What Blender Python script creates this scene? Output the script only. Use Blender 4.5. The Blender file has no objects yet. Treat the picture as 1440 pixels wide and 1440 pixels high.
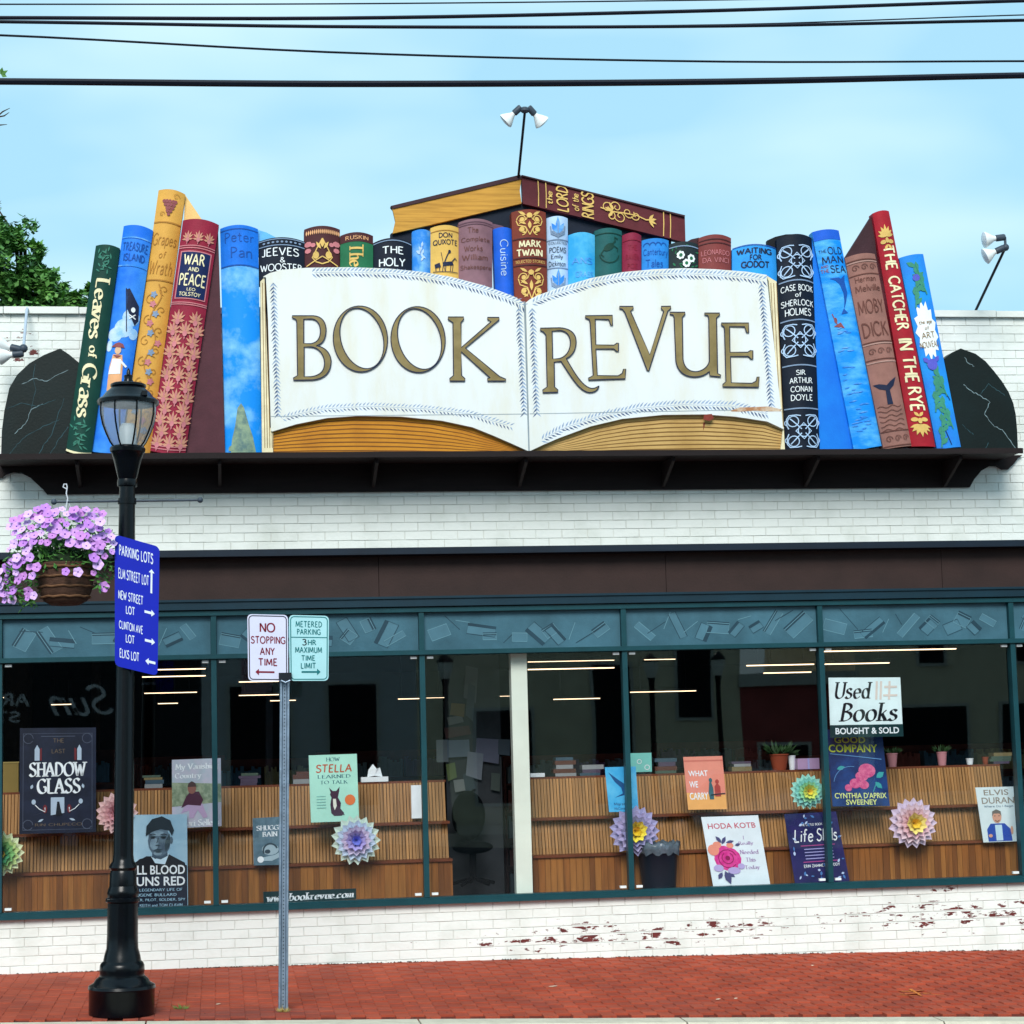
import bpy, math, random
from mathutils import Vector, Matrix
from mathutils.geometry import tessellate_polygon
random.seed(7)
SC = bpy.context.scene
COL = SC.collection
# ------------------------------------------------------------------ camera
F = 2880.0
CAM = Vector((0, -17.0, 1.9))
YAW, PIT, ROL = math.radians(8.225), math.radians(6.33), math.radians(-1.49)
FW = Vector((math.sin(YAW)*math.cos(PIT), math.cos(YAW)*math.cos(PIT), math.sin(PIT)))
_rt = Vector((math.cos(YAW), -math.sin(YAW), 0)); _up = _rt.cross(FW)
RT = _rt*math.cos(ROL) + _up*math.sin(ROL)
UP = _up*math.cos(ROL) - _rt*math.sin(ROL)
cd = bpy.data.cameras.new('camera'); cam = bpy.data.objects.new('camera', cd); COL.objects.link(cam)
cd.sensor_width = 36; cd.lens = 72; cd.clip_start = 0.1; cd.clip_end = 2000
m = Matrix.Identity(4)
for i, c in enumerate((RT, UP, -FW)):
    for j in range(3): m[j][i] = c[j]
m.translation = CAM
cam.matrix_world = m
SC.camera = cam
# ------------------------------------------------------------------ world, sun, exposure
w = bpy.data.worlds.new('World'); SC.world = w; w.use_nodes = True
nt = w.node_tree; N = nt.nodes; L = nt.links; N.clear()
SUN_EL, SUN_AZ = math.radians(36), math.radians(-168)
sky = N.new('ShaderNodeTexSky'); sky.sky_type = 'NISHITA'; sky.sun_disc = False
sky.sun_elevation = SUN_EL; sky.sun_rotation = SUN_AZ; sky.air_density = 1.0; sky.dust_density = 1.6; sky.ozone_density = 1.2
tc = N.new('ShaderNodeTexCoord'); mp = N.new('ShaderNodeMapping'); mp.inputs['Scale'].default_value = (2.2, 2.2, 6.5)
mp.inputs['Rotation'].default_value = (0.0, math.radians(18), 0.0)
nz = N.new('ShaderNodeTexNoise'); nz.inputs['Scale'].default_value = 1.9; nz.inputs['Detail'].default_value = 3; nz.inputs['Roughness'].default_value = .42
rp = N.new('ShaderNodeValToRGB'); rp.color_ramp.elements[0].position = .44; rp.color_ramp.elements[1].position = .70
rp.color_ramp.elements[0].color = (0, 0, 0, 1); rp.color_ramp.elements[1].color = (1, 1, 1, 1)
tint = N.new('ShaderNodeMixRGB'); tint.blend_type = 'MULTIPLY'; tint.inputs[0].default_value = 1; tint.inputs[2].default_value = (0.98, 1.08, 1.0, 1)
mx0 = N.new('ShaderNodeMixRGB'); mx0.inputs[0].default_value = .8; mx0.inputs[2].default_value = (3.7, 6.7, 8.4, 1)
mx = N.new('ShaderNodeMixRGB'); mx.inputs[2].default_value = (5.9, 8.0, 8.9, 1)
bg = N.new('ShaderNodeBackground'); bg.inputs['Strength'].default_value = .1
wo = N.new('ShaderNodeOutputWorld')
L.new(tc.outputs['Generated'], mp.inputs[0]); L.new(mp.outputs[0], nz.inputs['Vector']); L.new(nz.outputs['Fac'], rp.inputs[0])
L.new(sky.outputs[0], tint.inputs[1]); L.new(tint.outputs[0], mx0.inputs[1]); L.new(mx0.outputs[0], mx.inputs[1]); L.new(rp.outputs[0], mx.inputs[0])
L.new(mx.outputs[0], bg.inputs[0]); L.new(bg.outputs[0], wo.inputs[0])
sl = bpy.data.lights.new('sun', 'SUN'); sl.energy = 2.5; sl.angle = math.radians(26); sl.color = (1, .965, .91)
so = bpy.data.objects.new('sun', sl); COL.objects.link(so)
sd = Vector((math.sin(SUN_AZ)*math.cos(SUN_EL), math.cos(SUN_AZ)*math.cos(SUN_EL), math.sin(SUN_EL)))
so.rotation_euler = sd.to_track_quat('Z', 'Y').to_euler()
SC.view_settings.view_transform = 'Standard'; SC.view_settings.look = 'None'; SC.view_settings.gamma = 1
SC.view_settings.use_curve_mapping = False; SC.view_settings.exposure = 0.38
SC.render.engine = 'CYCLES'
SC.cycles.max_bounces = 8; SC.cycles.transparent_max_bounces = 16

# ------------------------------------------------------------------ helpers
def U(px, py, Y):
    """the point of the place at depth plane Y that the camera sees at photo pixel px, py"""
    d = FW*F + RT*(px-720) - UP*(py-720)
    t = (Y-CAM.y)/d.y
    return CAM + d*t
def PXM(px, py, Y):
    return (U(px+1, py, Y)-U(px, py, Y)).length      # metres per photo pixel there
def lin(h):
    h = h.lstrip('#'); r = [int(h[i:i+2], 16)/255 for i in (0, 2, 4)]
    return tuple(c/12.92 if c <= .04045 else ((c+.055)/1.055)**2.4 for c in r)+(1,)
MATS = {}
def mat(name, col, rough=.55, metal=0, var=.12, scale=8, bump=.0, bscale=60, stretch=(1, 1, 1), col2=None, lo=.4, hi=.62, emit=None, spec=.28, coat=0):
    if name in MATS: return MATS[name]
    c = lin(col) if isinstance(col, str) else tuple(col)+(1,)
    M = bpy.data.materials.new(name); M.use_nodes = True; t = M.node_tree; b = t.nodes['Principled BSDF']
    b.inputs['Roughness'].default_value = rough; b.inputs['Metallic'].default_value = metal
    b.inputs['Specular IOR Level'].default_value = spec; b.inputs['Coat Weight'].default_value = coat
    g = t.nodes.new('ShaderNodeNewGeometry'); mp = t.nodes.new('ShaderNodeMapping'); mp.inputs['Scale'].default_value = stretch
    t.links.new(g.outputs['Position'], mp.inputs[0])
    n = t.nodes.new('ShaderNodeTexNoise'); n.inputs['Scale'].default_value = scale; n.inputs['Detail'].default_value = 6; n.inputs['Roughness'].default_value = .6
    t.links.new(mp.outputs[0], n.inputs['Vector'])
    r = t.nodes.new('ShaderNodeValToRGB'); e = r.color_ramp.elements
    if col2:
        e[0].position = lo; e[1].position = hi; e[0].color = c; e[1].color = lin(col2) if isinstance(col2, str) else tuple(col2)+(1,)
    else:
        e[0].position = .3; e[1].position = .7
        e[0].color = tuple(x*(1-var) for x in c[:3])+(1,); e[1].color = tuple(min(1, x*(1+var)) for x in c[:3])+(1,)
    t.links.new(n.outputs['Fac'], r.inputs[0]); t.links.new(r.outputs[0], b.inputs['Base Color'])
    if bump:
        n2 = t.nodes.new('ShaderNodeTexNoise'); n2.inputs['Scale'].default_value = bscale; n2.inputs['Detail'].default_value = 4
        t.links.new(mp.outputs[0], n2.inputs['Vector'])
        bp = t.nodes.new('ShaderNodeBump'); bp.inputs['Strength'].default_value = bump; bp.inputs['Distance'].default_value = .01
        t.links.new(n2.outputs['Fac'], bp.inputs['Height']); t.links.new(bp.outputs[0], b.inputs['Normal'])
    if emit:
        b.inputs['Emission Color'].default_value = lin(emit[0]); b.inputs['Emission Strength'].default_value = emit[1]
    MATS[name] = M
    return M
def tag(o, label=None, cat=None, group=None, kind=None):
    if label: o['label'] = label
    if cat: o['category'] = cat
    if group: o['group'] = group
    if kind: o['kind'] = kind
    return o
def empty(name, loc, label, cat, group=None):
    o = bpy.data.objects.new(name, None); COL.objects.link(o); o.location = loc; o.empty_display_size = .1
    INV[o.name] = Matrix.Translation(Vector(loc)).inverted()
    return tag(o, label, cat, group)
INV = {}
def mesh_obj(name, me, parent=None, loc=None):
    o = bpy.data.objects.new(name, me); COL.objects.link(o)
    if parent: o.parent = parent
    if loc is not None: o.location = loc
    return o
def root_loc(p):
    v = Vector((0, 0, 0))
    while p: v = v + p.location; p = p.parent
    return v
class G:
    """collects faces in world space; build() links them as one mesh object"""
    def __init__(s): s.v = []; s.f = []; s.k = 0
    def add(s, vs, fs):
        b = len(s.v); s.v += [Vector(x) for x in vs]; s.f += [tuple(b+i for i in f) for f in fs]; return s
    def box(s, x0, x1, y0, y1, z0, z1):
        return s.add([(x, y, z) for z in (z0, z1) for y in (y0, y1) for x in (x0, x1)],
                     [(0, 2, 3, 1), (4, 5, 7, 6), (0, 1, 5, 4), (2, 6, 7, 3), (0, 4, 6, 2), (1, 3, 7, 5)])
    def bar(s, a, b, wx, wy, up=Vector((0, 0, 1))):
        a = Vector(a); b = Vector(b); d = (b-a).normalized(); u = Vector(up)
        if abs(d.dot(u)) > .98: u = Vector((0, 1, 0))
        x = d.cross(u).normalized()*wx/2; y = x.cross(d).normalized()*wy/2
        return s.add([p+q for p in (a, b) for q in (-x-y, x-y, x+y, -x+y)], [(0, 3, 2, 1), (4, 5, 6, 7)]+[(i, (i+1) % 4, (i+1) % 4+4, i+4) for i in range(4)])
    def tube(s, pts, r, n=8, caps=True):
        pts = [Vector(p) for p in pts]; rs = r if isinstance(r, (list, tuple)) else [r]*len(pts)
        b = len(s.v); pu = None
        for i, p in enumerate(pts):
            d = (pts[min(i+1, len(pts)-1)]-pts[max(i-1, 0)]).normalized()
            if pu is None:
                pu = Vector((0, 0, 1)) if abs(d.z) < .9 else Vector((1, 0, 0))
            x = d.cross(pu).normalized(); y = x.cross(d).normalized(); pu = y
            for k in range(n):
                a = 2*math.pi*k/n; s.v.append(p+(x*math.cos(a)+y*math.sin(a))*rs[i])
        for i in range(len(pts)-1):
            for k in range(n):
                s.f.append((b+i*n+k, b+i*n+(k+1) % n, b+(i+1)*n+(k+1) % n, b+(i+1)*n+k))
        if caps:
            s.f.append(tuple(b+k for k in range(n))[::-1]); s.f.append(tuple(b+(len(pts)-1)*n+k for k in range(n)))
        return s
    def lathe(s, prof, base, axis=Vector((0, 0, 1)), n=32, a0=0, a1=2*math.pi, ex=None):
        """prof = [(radius, height)...] along axis from base"""
        axis = Vector(axis).normalized(); ex = ex or (Vector((1, 0, 0)) if abs(axis.x) < .9 else Vector((0, 1, 0)))
        x = (ex-axis*ex.dot(axis)).normalized(); y = axis.cross(x); b = len(s.v); base = Vector(base)
        full = abs(a1-a0-2*math.pi) < 1e-6; m = n if full else n+1
        for r, h in prof:
            for k in range(m):
                a = a0+(a1-a0)*k/n; s.v.append(base+axis*h+(x*math.cos(a)+y*math.sin(a))*r)
        for i in range(len(prof)-1):
            for k in range(n):
                k2 = (k+1) % m
                s.f.append((b+i*m+k, b+i*m+k2, b+(i+1)*m+k2, b+(i+1)*m+k))
        return s
    def ball(s, c, r, n=12, sq=(1, 1, 1)):
        c = Vector(c); b = len(s.v); mm = n//2
        for i in range(mm+1):
            t = math.pi*i/mm
            for k in range(n):
                a = 2*math.pi*k/n; s.v.append(c+Vector((r*sq[0]*math.sin(t)*math.cos(a), r*sq[1]*math.sin(t)*math.sin(a), r*sq[2]*math.cos(t))))
        for i in range(mm):
            for k in range(n): s.f.append((b+i*n+k, b+(i+1)*n+k, b+(i+1)*n+(k+1) % n, b+i*n+(k+1) % n))
        return s
    def slab(s, poly, y0, y1):
        """px outline at plane y0, straight back to y1"""
        P = [U(a, b, y0) for a, b in poly]; n = len(P); b = len(s.v)
        s.v += P + [Vector((p.x, y1, p.z)) for p in P]
        tr = tessellate_polygon([P])
        for t in tr:
            s.f.append((b+t[0], b+t[1], b+t[2])); s.f.append((b+n+t[2], b+n+t[1], b+n+t[0]))
        for i in range(n):
            j = (i+1) % n; s.f.append((b+i, b+j, b+n+j, b+n+i))
        return s
    # flat shapes laid on a Surf, in its own pixel units
    def put(s, S, v2, fs, lift=.004, step=True):
        if S.bulge > .015: v2, fs = refine(v2, fs, max(4.5, S.w/7))
        if step: s.k += 1
        l = lift + (.00025*s.k if step else 0)
        return s.add([S.P(x, y, l) for x, y in v2], fs)
    def poly(s, S, pts, lift=.004):
        return s.put(S, pts, [tuple(t) for t in tessellate_polygon([[Vector((x, y, 0)) for x, y in pts]])], lift)
    def rib(s, S, pts, wd, lift=.004, closed=False):
        v, f = ribbon(pts, wd, closed); return s.put(S, v, f, lift)
    def disc(s, S, x, y, rx, ry=None, lift=.004, n=14, rot=0):
        ry = ry or rx; c, q = math.cos(rot), math.sin(rot)
        p = [(rx*math.cos(2*math.pi*k/n), ry*math.sin(2*math.pi*k/n)) for k in range(n)]
        return s.put(S, [(x+a*c-b*q, y+a*q+b*c) for a, b in p], [tuple(range(n))], lift)
    def leaf(s, S, x, y, ang, ln, wd, lift=.004):
        c, q = math.cos(ang), math.sin(ang)
        p = [(0, 0), (.3, .42), (.6, .5), (1, 0), (.6, -.5), (.3, -.42)]
        s.q = (getattr(s, 'q', 0)+1) % 40; return s.put(S, [(x+a*ln*c-b*wd*q, y+a*ln*q+b*wd*c) for a, b in p], [(0, 5, 4, 3, 2, 1)], lift+s.q*.00006, step=False)
    def band(s, S, x0, y0, x1, y1, lift=.004, nu=10, nv=1):
        s.k += 1; l = lift+.00025*s.k
        vs = [S.P(x0+(x1-x0)*i/nu, y0+(y1-y0)*j/nv, l) for j in range(nv+1) for i in range(nu+1)]
        return s.add(vs, [(j*(nu+1)+i, j*(nu+1)+i+1, (j+1)*(nu+1)+i+1, (j+1)*(nu+1)+i) for j in range(nv) for i in range(nu)])
    def build(s, name, m, parent=None, smooth=False, kind=None, label=None):
        o0 = root_loc(parent) if parent else Vector((0, 0, 0))
        loc = None
        if not parent:
            mn = Vector((min(v.x for v in s.v), min(v.y for v in s.v), min(v.z for v in s.v))); mxx = Vector((max(v.x for v in s.v), max(v.y for v in s.v), 0))
            loc = Vector(((mn.x+mxx.x)/2, (mn.y+mxx.y)/2, mn.z)); o0 = loc
        me = bpy.data.meshes.new(name); me.from_pydata([v-o0 for v in s.v], [], s.f); me.materials.append(m)
        if smooth:
            me.polygons.foreach_set('use_smooth', [True]*len(me.polygons))
        me.update()
        o = mesh_obj(name, me, parent, loc)
        if smooth and smooth != 'all':
            try: me.set_sharp_from_angle(angle=math.radians(38))
            except Exception: pass
        if kind: o['kind'] = kind
        if label: o['label'] = label
        return o
def refine(V, Fc, mx):
    """split long edges so flat shapes follow a rounded spine"""
    V = list(V); st = []
    for f in Fc:
        for i in range(1, len(f)-1): st.append((f[0], f[i], f[i+1]))
    out = []; mid = {}
    while st:
        t = st.pop(); L_ = [abs(V[t[i]][0]-V[t[(i+1) % 3]][0]) for i in range(3)]; i = L_.index(max(L_))
        if L_[i] <= mx: out.append(t); continue
        a, b, c = t[i], t[(i+1) % 3], t[(i+2) % 3]; k = (min(a, b), max(a, b))
        if k not in mid: V.append(((V[a][0]+V[b][0])/2, (V[a][1]+V[b][1])/2)); mid[k] = len(V)-1
        m_ = mid[k]; st += [(a, m_, c), (m_, b, c)]
    return V, out
def ribbon(pts, wd, closed=False):
    n = len(pts); v = []; ws = wd if isinstance(wd, (list, tuple)) else [wd]*n
    for i, (x, y) in enumerate(pts):
        if closed: a = pts[i-1]; b = pts[(i+1) % n]
        else: a = pts[max(i-1, 0)]; b = pts[min(i+1, n-1)]
        dx, dy = b[0]-a[0], b[1]-a[1]; l = math.hypot(dx, dy) or 1; h = ws[i]/2
        v += [(x-dy/l*h, y+dx/l*h), (x+dy/l*h, y-dx/l*h)]
    m = n if closed else n-1
    return v, [(2*i, 2*i+1, (2*i+3) % (2*n), (2*i+2) % (2*n)) for i in range(m)]
class Surf:
    """a four-cornered face (photo pixels tl,tr,br,bl at plane Y), with optional arched ends and rounded belly"""
    def __init__(s, tl, tr, br, bl, Y, bulge=0, top=0, bot=0):
        Ys = Y if isinstance(Y, (list, tuple)) else [Y]*4
        s.c = [U(p[0], p[1], y) for p, y in zip((tl, tr, br, bl), Ys)]
        s.w = (math.dist(tl, tr)+math.dist(bl, br))/2; s.h = (math.dist(tl, bl)+math.dist(tr, br))/2
        s.m = PXM(tl[0], tl[1], Ys[0]); s.bulge = bulge; s.top = top; s.bot = bot
        n = (s.c[1]-s.c[3]).cross(s.c[0]-s.c[2]).normalized()
        s.n = n if n.y < 0 else -n
        s.upv = ((s.c[0]-s.c[3])+(s.c[1]-s.c[2])).normalized()
    def P(s, x, y, lift=0):
        u = x/s.w; v = y/s.h
        p = s.c[3]*(1-u)*(1-v)+s.c[2]*u*(1-v)+s.c[1]*u*v+s.c[0]*(1-u)*v
        a = max(0, 4*u*(1-u))
        return p + s.upv*(s.m*a*(s.top*v+s.bot*(1-v))) + s.n*(s.bulge*a+lift)
    def body(s, g, depth=.12, nu=14, nv=6):
        b = len(g.v)
        for j in range(nv+1):
            for i in range(nu+1): g.v.append(s.P(s.w*i/nu, s.h*j/nv))
        W = nu+1
        for j in range(nv):
            for i in range(nu): g.f.append((b+j*W+i, b+j*W+i+1, b+(j+1)*W+i+1, b+(j+1)*W+i))
        ring = [(i, 0) for i in range(nu)]+[(nu, j) for j in range(nv)]+[(nu-i, nv) for i in range(nu)]+[(0, nv-j) for j in range(nv)]
        bb = len(g.v); back = s.c[0]-s.n*depth
        for i, j in ring:
            p = g.v[b+j*W+i]; d = (p-back).dot(s.n); g.v.append(p-s.n*d)
        R = len(ring)
        for k in range(R):
            a = b+ring[k][1]*W+ring[k][0]; k2 = (k+1) % R; c = b+ring[k2][1]*W+ring[k2][0]
            g.f.append((a, bb+k, bb+k2, c))
        g.f.append(tuple(bb+k for k in range(R)))
        return g
# ------------------------------------------------------------------ lettering
SK = {
'A': "M0 0L35 100L72 0M14 36L58 36", 'B': "M8 0L8 100C64 102 60 56 8 54C76 54 70 -2 8 0", 'C': "M68 82C44 114 2 98 2 50C2 0 46 -12 70 18",
'D': "M8 0L8 100C90 104 90 -4 8 0", 'E': "M52 100L8 100L8 0L55 0M8 52L44 52", 'F': "M52 100L8 100L8 0M8 52L44 52", 'G': "M70 82C46 112 2 98 2 50C2 0 50 -12 72 12L72 44L50 44",
'H': "M8 0L8 100M66 0L66 100M8 52L66 52", 'I': "M8 0L8 100", 'J': "M30 100L30 14C28 0 10 -4 2 10", 'K': "M8 0L8 100M60 100L9 48M24 62L66 0", 'L': "M8 100L8 0L52 0",
'M': "M4 0L12 100L44 14L76 100L84 0", 'N': "M8 0L8 100L66 0L66 100", 'O': "M42 100C-14 100 -14 0 42 0C98 0 98 100 42 100", 'P': "M8 0L8 100C68 104 64 44 8 48",
'Q': "M42 100C-14 100 -14 0 42 0C98 0 98 100 42 100M50 22L84 -10", 'R': "M8 0L8 100C68 104 62 48 8 50M30 50L66 0", 'S': "M54 86C38 108 4 102 6 76C8 50 56 56 56 26C54 -6 12 -6 2 16",
'T': "M0 100L66 100M33 100L33 0", 'U': "M8 100L8 30C10 -10 62 -10 64 30L64 100", 'V': "M0 100L34 0L68 100", 'W': "M0 100L24 0L46 84L68 0L94 100", 'X': "M2 0L62 100M2 100L64 0",
'Y': "M0 100L32 50L64 100M32 50L32 0", 'Z': "M4 100L58 100L2 0L60 0", '&': "M66 0L16 72C10 104 52 104 44 74C38 56 4 50 6 22C10 -8 52 -8 62 36",
'a': "M8 50C20 66 44 64 44 42L44 0M44 32C4 40 -4 2 18 0C30 -2 42 6 44 16", 'b': "M6 100L6 2M6 30C10 72 54 70 52 30C50 -8 10 -10 6 26", 'c': "M46 50C30 68 2 60 4 30C4 -4 34 -8 48 12",
'd': "M46 100L46 0M46 30C42 72 0 70 2 30C4 -8 42 -10 46 26", 'e': "M6 32L48 34C48 68 2 70 4 30C6 -8 36 -6 48 12", 'f': "M42 92C30 106 20 98 20 80L20 0M4 60L38 60",
'g': "M46 60L46 -14C44 -36 12 -36 6 -20M46 30C42 72 0 70 2 30C4 -6 42 -8 46 26", 'h': "M8 100L8 0M8 38C14 68 46 70 46 40L46 0", 'i': "M8 60L8 0M8 78L8 86", 'j': "M20 60L20 -16C18 -30 6 -30 0 -22M20 78L20 86",
'k': "M8 100L8 0M42 60L9 28M20 38L46 0", 'l': "M8 100L8 0", 'm': "M6 60L6 0M6 40C10 66 36 68 36 42L36 0M36 40C42 66 68 68 68 42L68 0", 'n': "M8 60L8 0M8 38C14 68 46 70 46 40L46 0",
'o': "M28 62C-6 62 -6 -2 28 -2C62 -2 62 62 28 62", 'p': "M8 60L8 -32M8 30C12 72 54 70 52 30C50 -8 12 -10 8 26", 'q': "M46 60L46 -32M46 30C42 72 0 70 2 30C4 -8 42 -10 46 26", 'r': "M8 60L8 0M8 34C14 58 26 64 38 58",
's': "M40 52C28 66 6 64 8 46C10 30 42 36 42 16C40 -4 10 -6 2 10", 't': "M18 84L18 14C20 -4 34 -4 40 6M2 60L36 60", 'u': "M8 60L8 20C10 -8 44 -8 46 24M46 60L46 0", 'v': "M0 60L24 0L48 60",
'w': "M0 60L18 0L34 50L50 0L68 60", 'x': "M0 0L42 60M0 60L44 0", 'y': "M2 60L26 4M48 60L20 -28C14 -34 6 -34 2 -28", 'z': "M4 60L42 60L2 0L44 0",
'3': "M4 88C20 110 54 96 48 74C44 56 30 54 20 54C40 54 58 46 54 22C48 -6 14 -8 2 12", "'": "M8 100L4 78", '.': "M8 0L8 5", ',': "M10 4L4 -14", '-': "M6 42L38 42", ' ': "",
'1': "M4 80L24 100L24 0", ':': "M8 4L8 10M8 46L8 52"}
_pc = {}
def strokes(ch):
    if ch in _pc: return _pc[ch]
    out = []; d = SK.get(ch, ''); i = 0; toks = []
    num = ''
    for c in d+' ':
        if c in 'MLC ':
            if num: toks.append(float(num)); num = ''
            if c != ' ': toks.append(c)
        else: num += c
    cur = None; i = 0; cmd = ''
    while i < len(toks):
        if isinstance(toks[i], str): cmd = toks[i]; i += 1
        if cmd == 'M': cur = [(toks[i], toks[i+1])]; out.append(cur); i += 2; cmd = 'L'
        elif cmd == 'L': cur.append((toks[i], toks[i+1])); i += 2
        else:
            p0 = cur[-1]; a, b, c = (toks[i], toks[i+1]), (toks[i+2], toks[i+3]), (toks[i+4], toks[i+5]); i += 6
            for k in range(1, 9):
                t = k/8; q = 1-t
                cur.append(tuple(q**3*p0[j]+3*q*q*t*a[j]+3*q*t*t*b[j]+t**3*c[j] for j in (0, 1)))
    _pc[ch] = out; return out
def line_text(s, style='mono', wt=13, slant=0, gap=16, xs=1.0):
    """strokes lettering: (verts, faces) in cap-height = 100 units; serif uses a broad nib"""
    V = []; Fc = []; x = 0
    nib = math.radians(25)
    for ch in s:
        st = strokes(ch); mxx = 0
        if ch == ' ': x += 46; continue
        for p in st:
            mxx = max(mxx, max(q[0] for q in p)); segs = p
            if style == 'mono': v, f = ribbon(corner(segs, wt), wt)
            else:
                pp = corner(segs, wt*.5); ws = []
                for i in range(len(pp)):
                    a = pp[max(i-1, 0)]; b = pp[min(i+1, len(pp)-1)]; dx, dy = b[0]-a[0], b[1]-a[1]; l = math.hypot(dx, dy) or 1
                    ws.append(max(wt*.34, abs(dx/l*math.sin(nib)-dy/l*math.cos(nib))*wt*1.25))
                v, f = ribbon(pp, ws)
            b0 = len(V); V += [(a*xs+x, b) for a, b in v]; Fc += [tuple(b0+k for k in ff) for ff in f]
            if style == 'serif':
                for e, nb in ((p[0], p[1]), (p[-1], p[-2])):
                    dx, dy = abs(e[0]-nb[0]), abs(e[1]-nb[1])
                    if dy > dx*1.1 and (abs(e[1]) < 1 or abs(e[1]-100) < 1 or abs(e[1]-60) < 1) and (len(p) < 9 or dy > 20):
                        h = wt*1.15; q = wt*.2; b0 = len(V)
                        V += [(e[0]*xs+x-h, e[1]-q), (e[0]*xs+x+h, e[1]-q), (e[0]*xs+x+h, e[1]+q), (e[0]*xs+x-h, e[1]+q)]; Fc.append((b0, b0+1, b0+2, b0+3))
        x += mxx*xs+gap
    if slant: V = [(a+b*slant, b) for a, b in V]
    return V, Fc
def corner(p, wd):
    """split hard corners so a ribbon keeps its width there"""
    out = [p[0]]
    for i in range(1, len(p)-1):
        a, b, c = p[i-1], p[i], p[i+1]
        d1 = (b[0]-a[0], b[1]-a[1]); d2 = (c[0]-b[0], c[1]-b[1]); l1 = math.hypot(*d1) or 1; l2 = math.hypot(*d2) or 1
        if (d1[0]*d2[0]+d1[1]*d2[1])/l1/l2 < .75:
            e = min(wd*.1, l1*.4, l2*.4)
            out += [(b[0]-d1[0]/l1*e, b[1]-d1[1]/l1*e), (b[0]+d2[0]/l2*e, b[1]+d2[1]/l2*e)]
        else: out.append(b)
    out.append(p[-1]); return out
def font_text(s, bold=0., shear=0.):
    c = bpy.data.curves.new('t', 'FONT'); c.body = s; c.offset = bold; c.shear = shear; c.resolution_u = 3; c.fill_mode = 'FRONT'
    o = bpy.data.objects.new('t', c); COL.objects.link(o)
    me = o.to_mesh(); V = [(v.co.x*100, v.co.y*100) for v in me.vertices]; Fc = [tuple(p.vertices) for p in me.polygons]
    o.to_mesh_clear(); bpy.data.objects.remove(o); bpy.data.curves.remove(c)
    return V, Fc
def text(g, S, s, box, style='mono', wt=13, rot=0, lift=.005, slant=0, gap=16, bold=0., xs=1., keep=False):
    """fit one line of lettering into box (x0,y0,x1,y1) of the face S (y up)"""
    V, Fc = font_text(s, bold, slant) if style == 'font' else line_text(s, style, wt, slant, gap, xs)
    if not V: return
    xa, xb = min(v[0] for v in V), max(v[0] for v in V); ya, yb = min(v[1] for v in V), max(v[1] for v in V)
    x0, y0, x1, y1 = box
    if keep:      # keep the letters' own proportions, centred
        bw, bh = ((x1-x0), (y1-y0)) if rot == 0 else ((y1-y0), (x1-x0))
        k = min(bw/(xb-xa), bh/(yb-ya)); fw, fh = (xb-xa)*k/bw, (yb-ya)*k/bh
    else: fw = fh = 1
    out = []
    for x, y in V:
        a = (x-xa)/(xb-xa)*fw+(1-fw)/2; b = (y-ya)/(yb-ya)*fh+(1-fh)/2
        if rot == 0: out.append((x0+a*(x1-x0), y0+b*(y1-y0)))
        elif rot == -90: out.append((x0+b*(x1-x0), y1-a*(y1-y0)))
        else: out.append((x1-b*(x1-x0), y0+a*(y1-y0)))
    g.k += 1
    if S.bulge > .015: out, Fc = refine(out, Fc, max(4.5, S.w/7))
    g.add([S.P(x, y, lift+.0002*g.k) for x, y in out], Fc)
def arc(cx, cy, r, a0, a1, n=10, ry=None):
    ry = ry or r
    return [(cx+r*math.cos(math.radians(a0+(a1-a0)*i/n)), cy+ry*math.sin(math.radians(a0+(a1-a0)*i/n))) for i in range(n+1)]
def spiral(cx, cy, r, a0, turns=1.3, d=1, n=16, r1=.15):
    return [(cx+r*(1-(1-r1)*i/n)*math.cos(math.radians(a0+d*360*turns*i/n)), cy+r*(1-(1-r1)*i/n)*math.sin(math.radians(a0+d*360*turns*i/n))) for i in range(n+1)]
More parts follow.
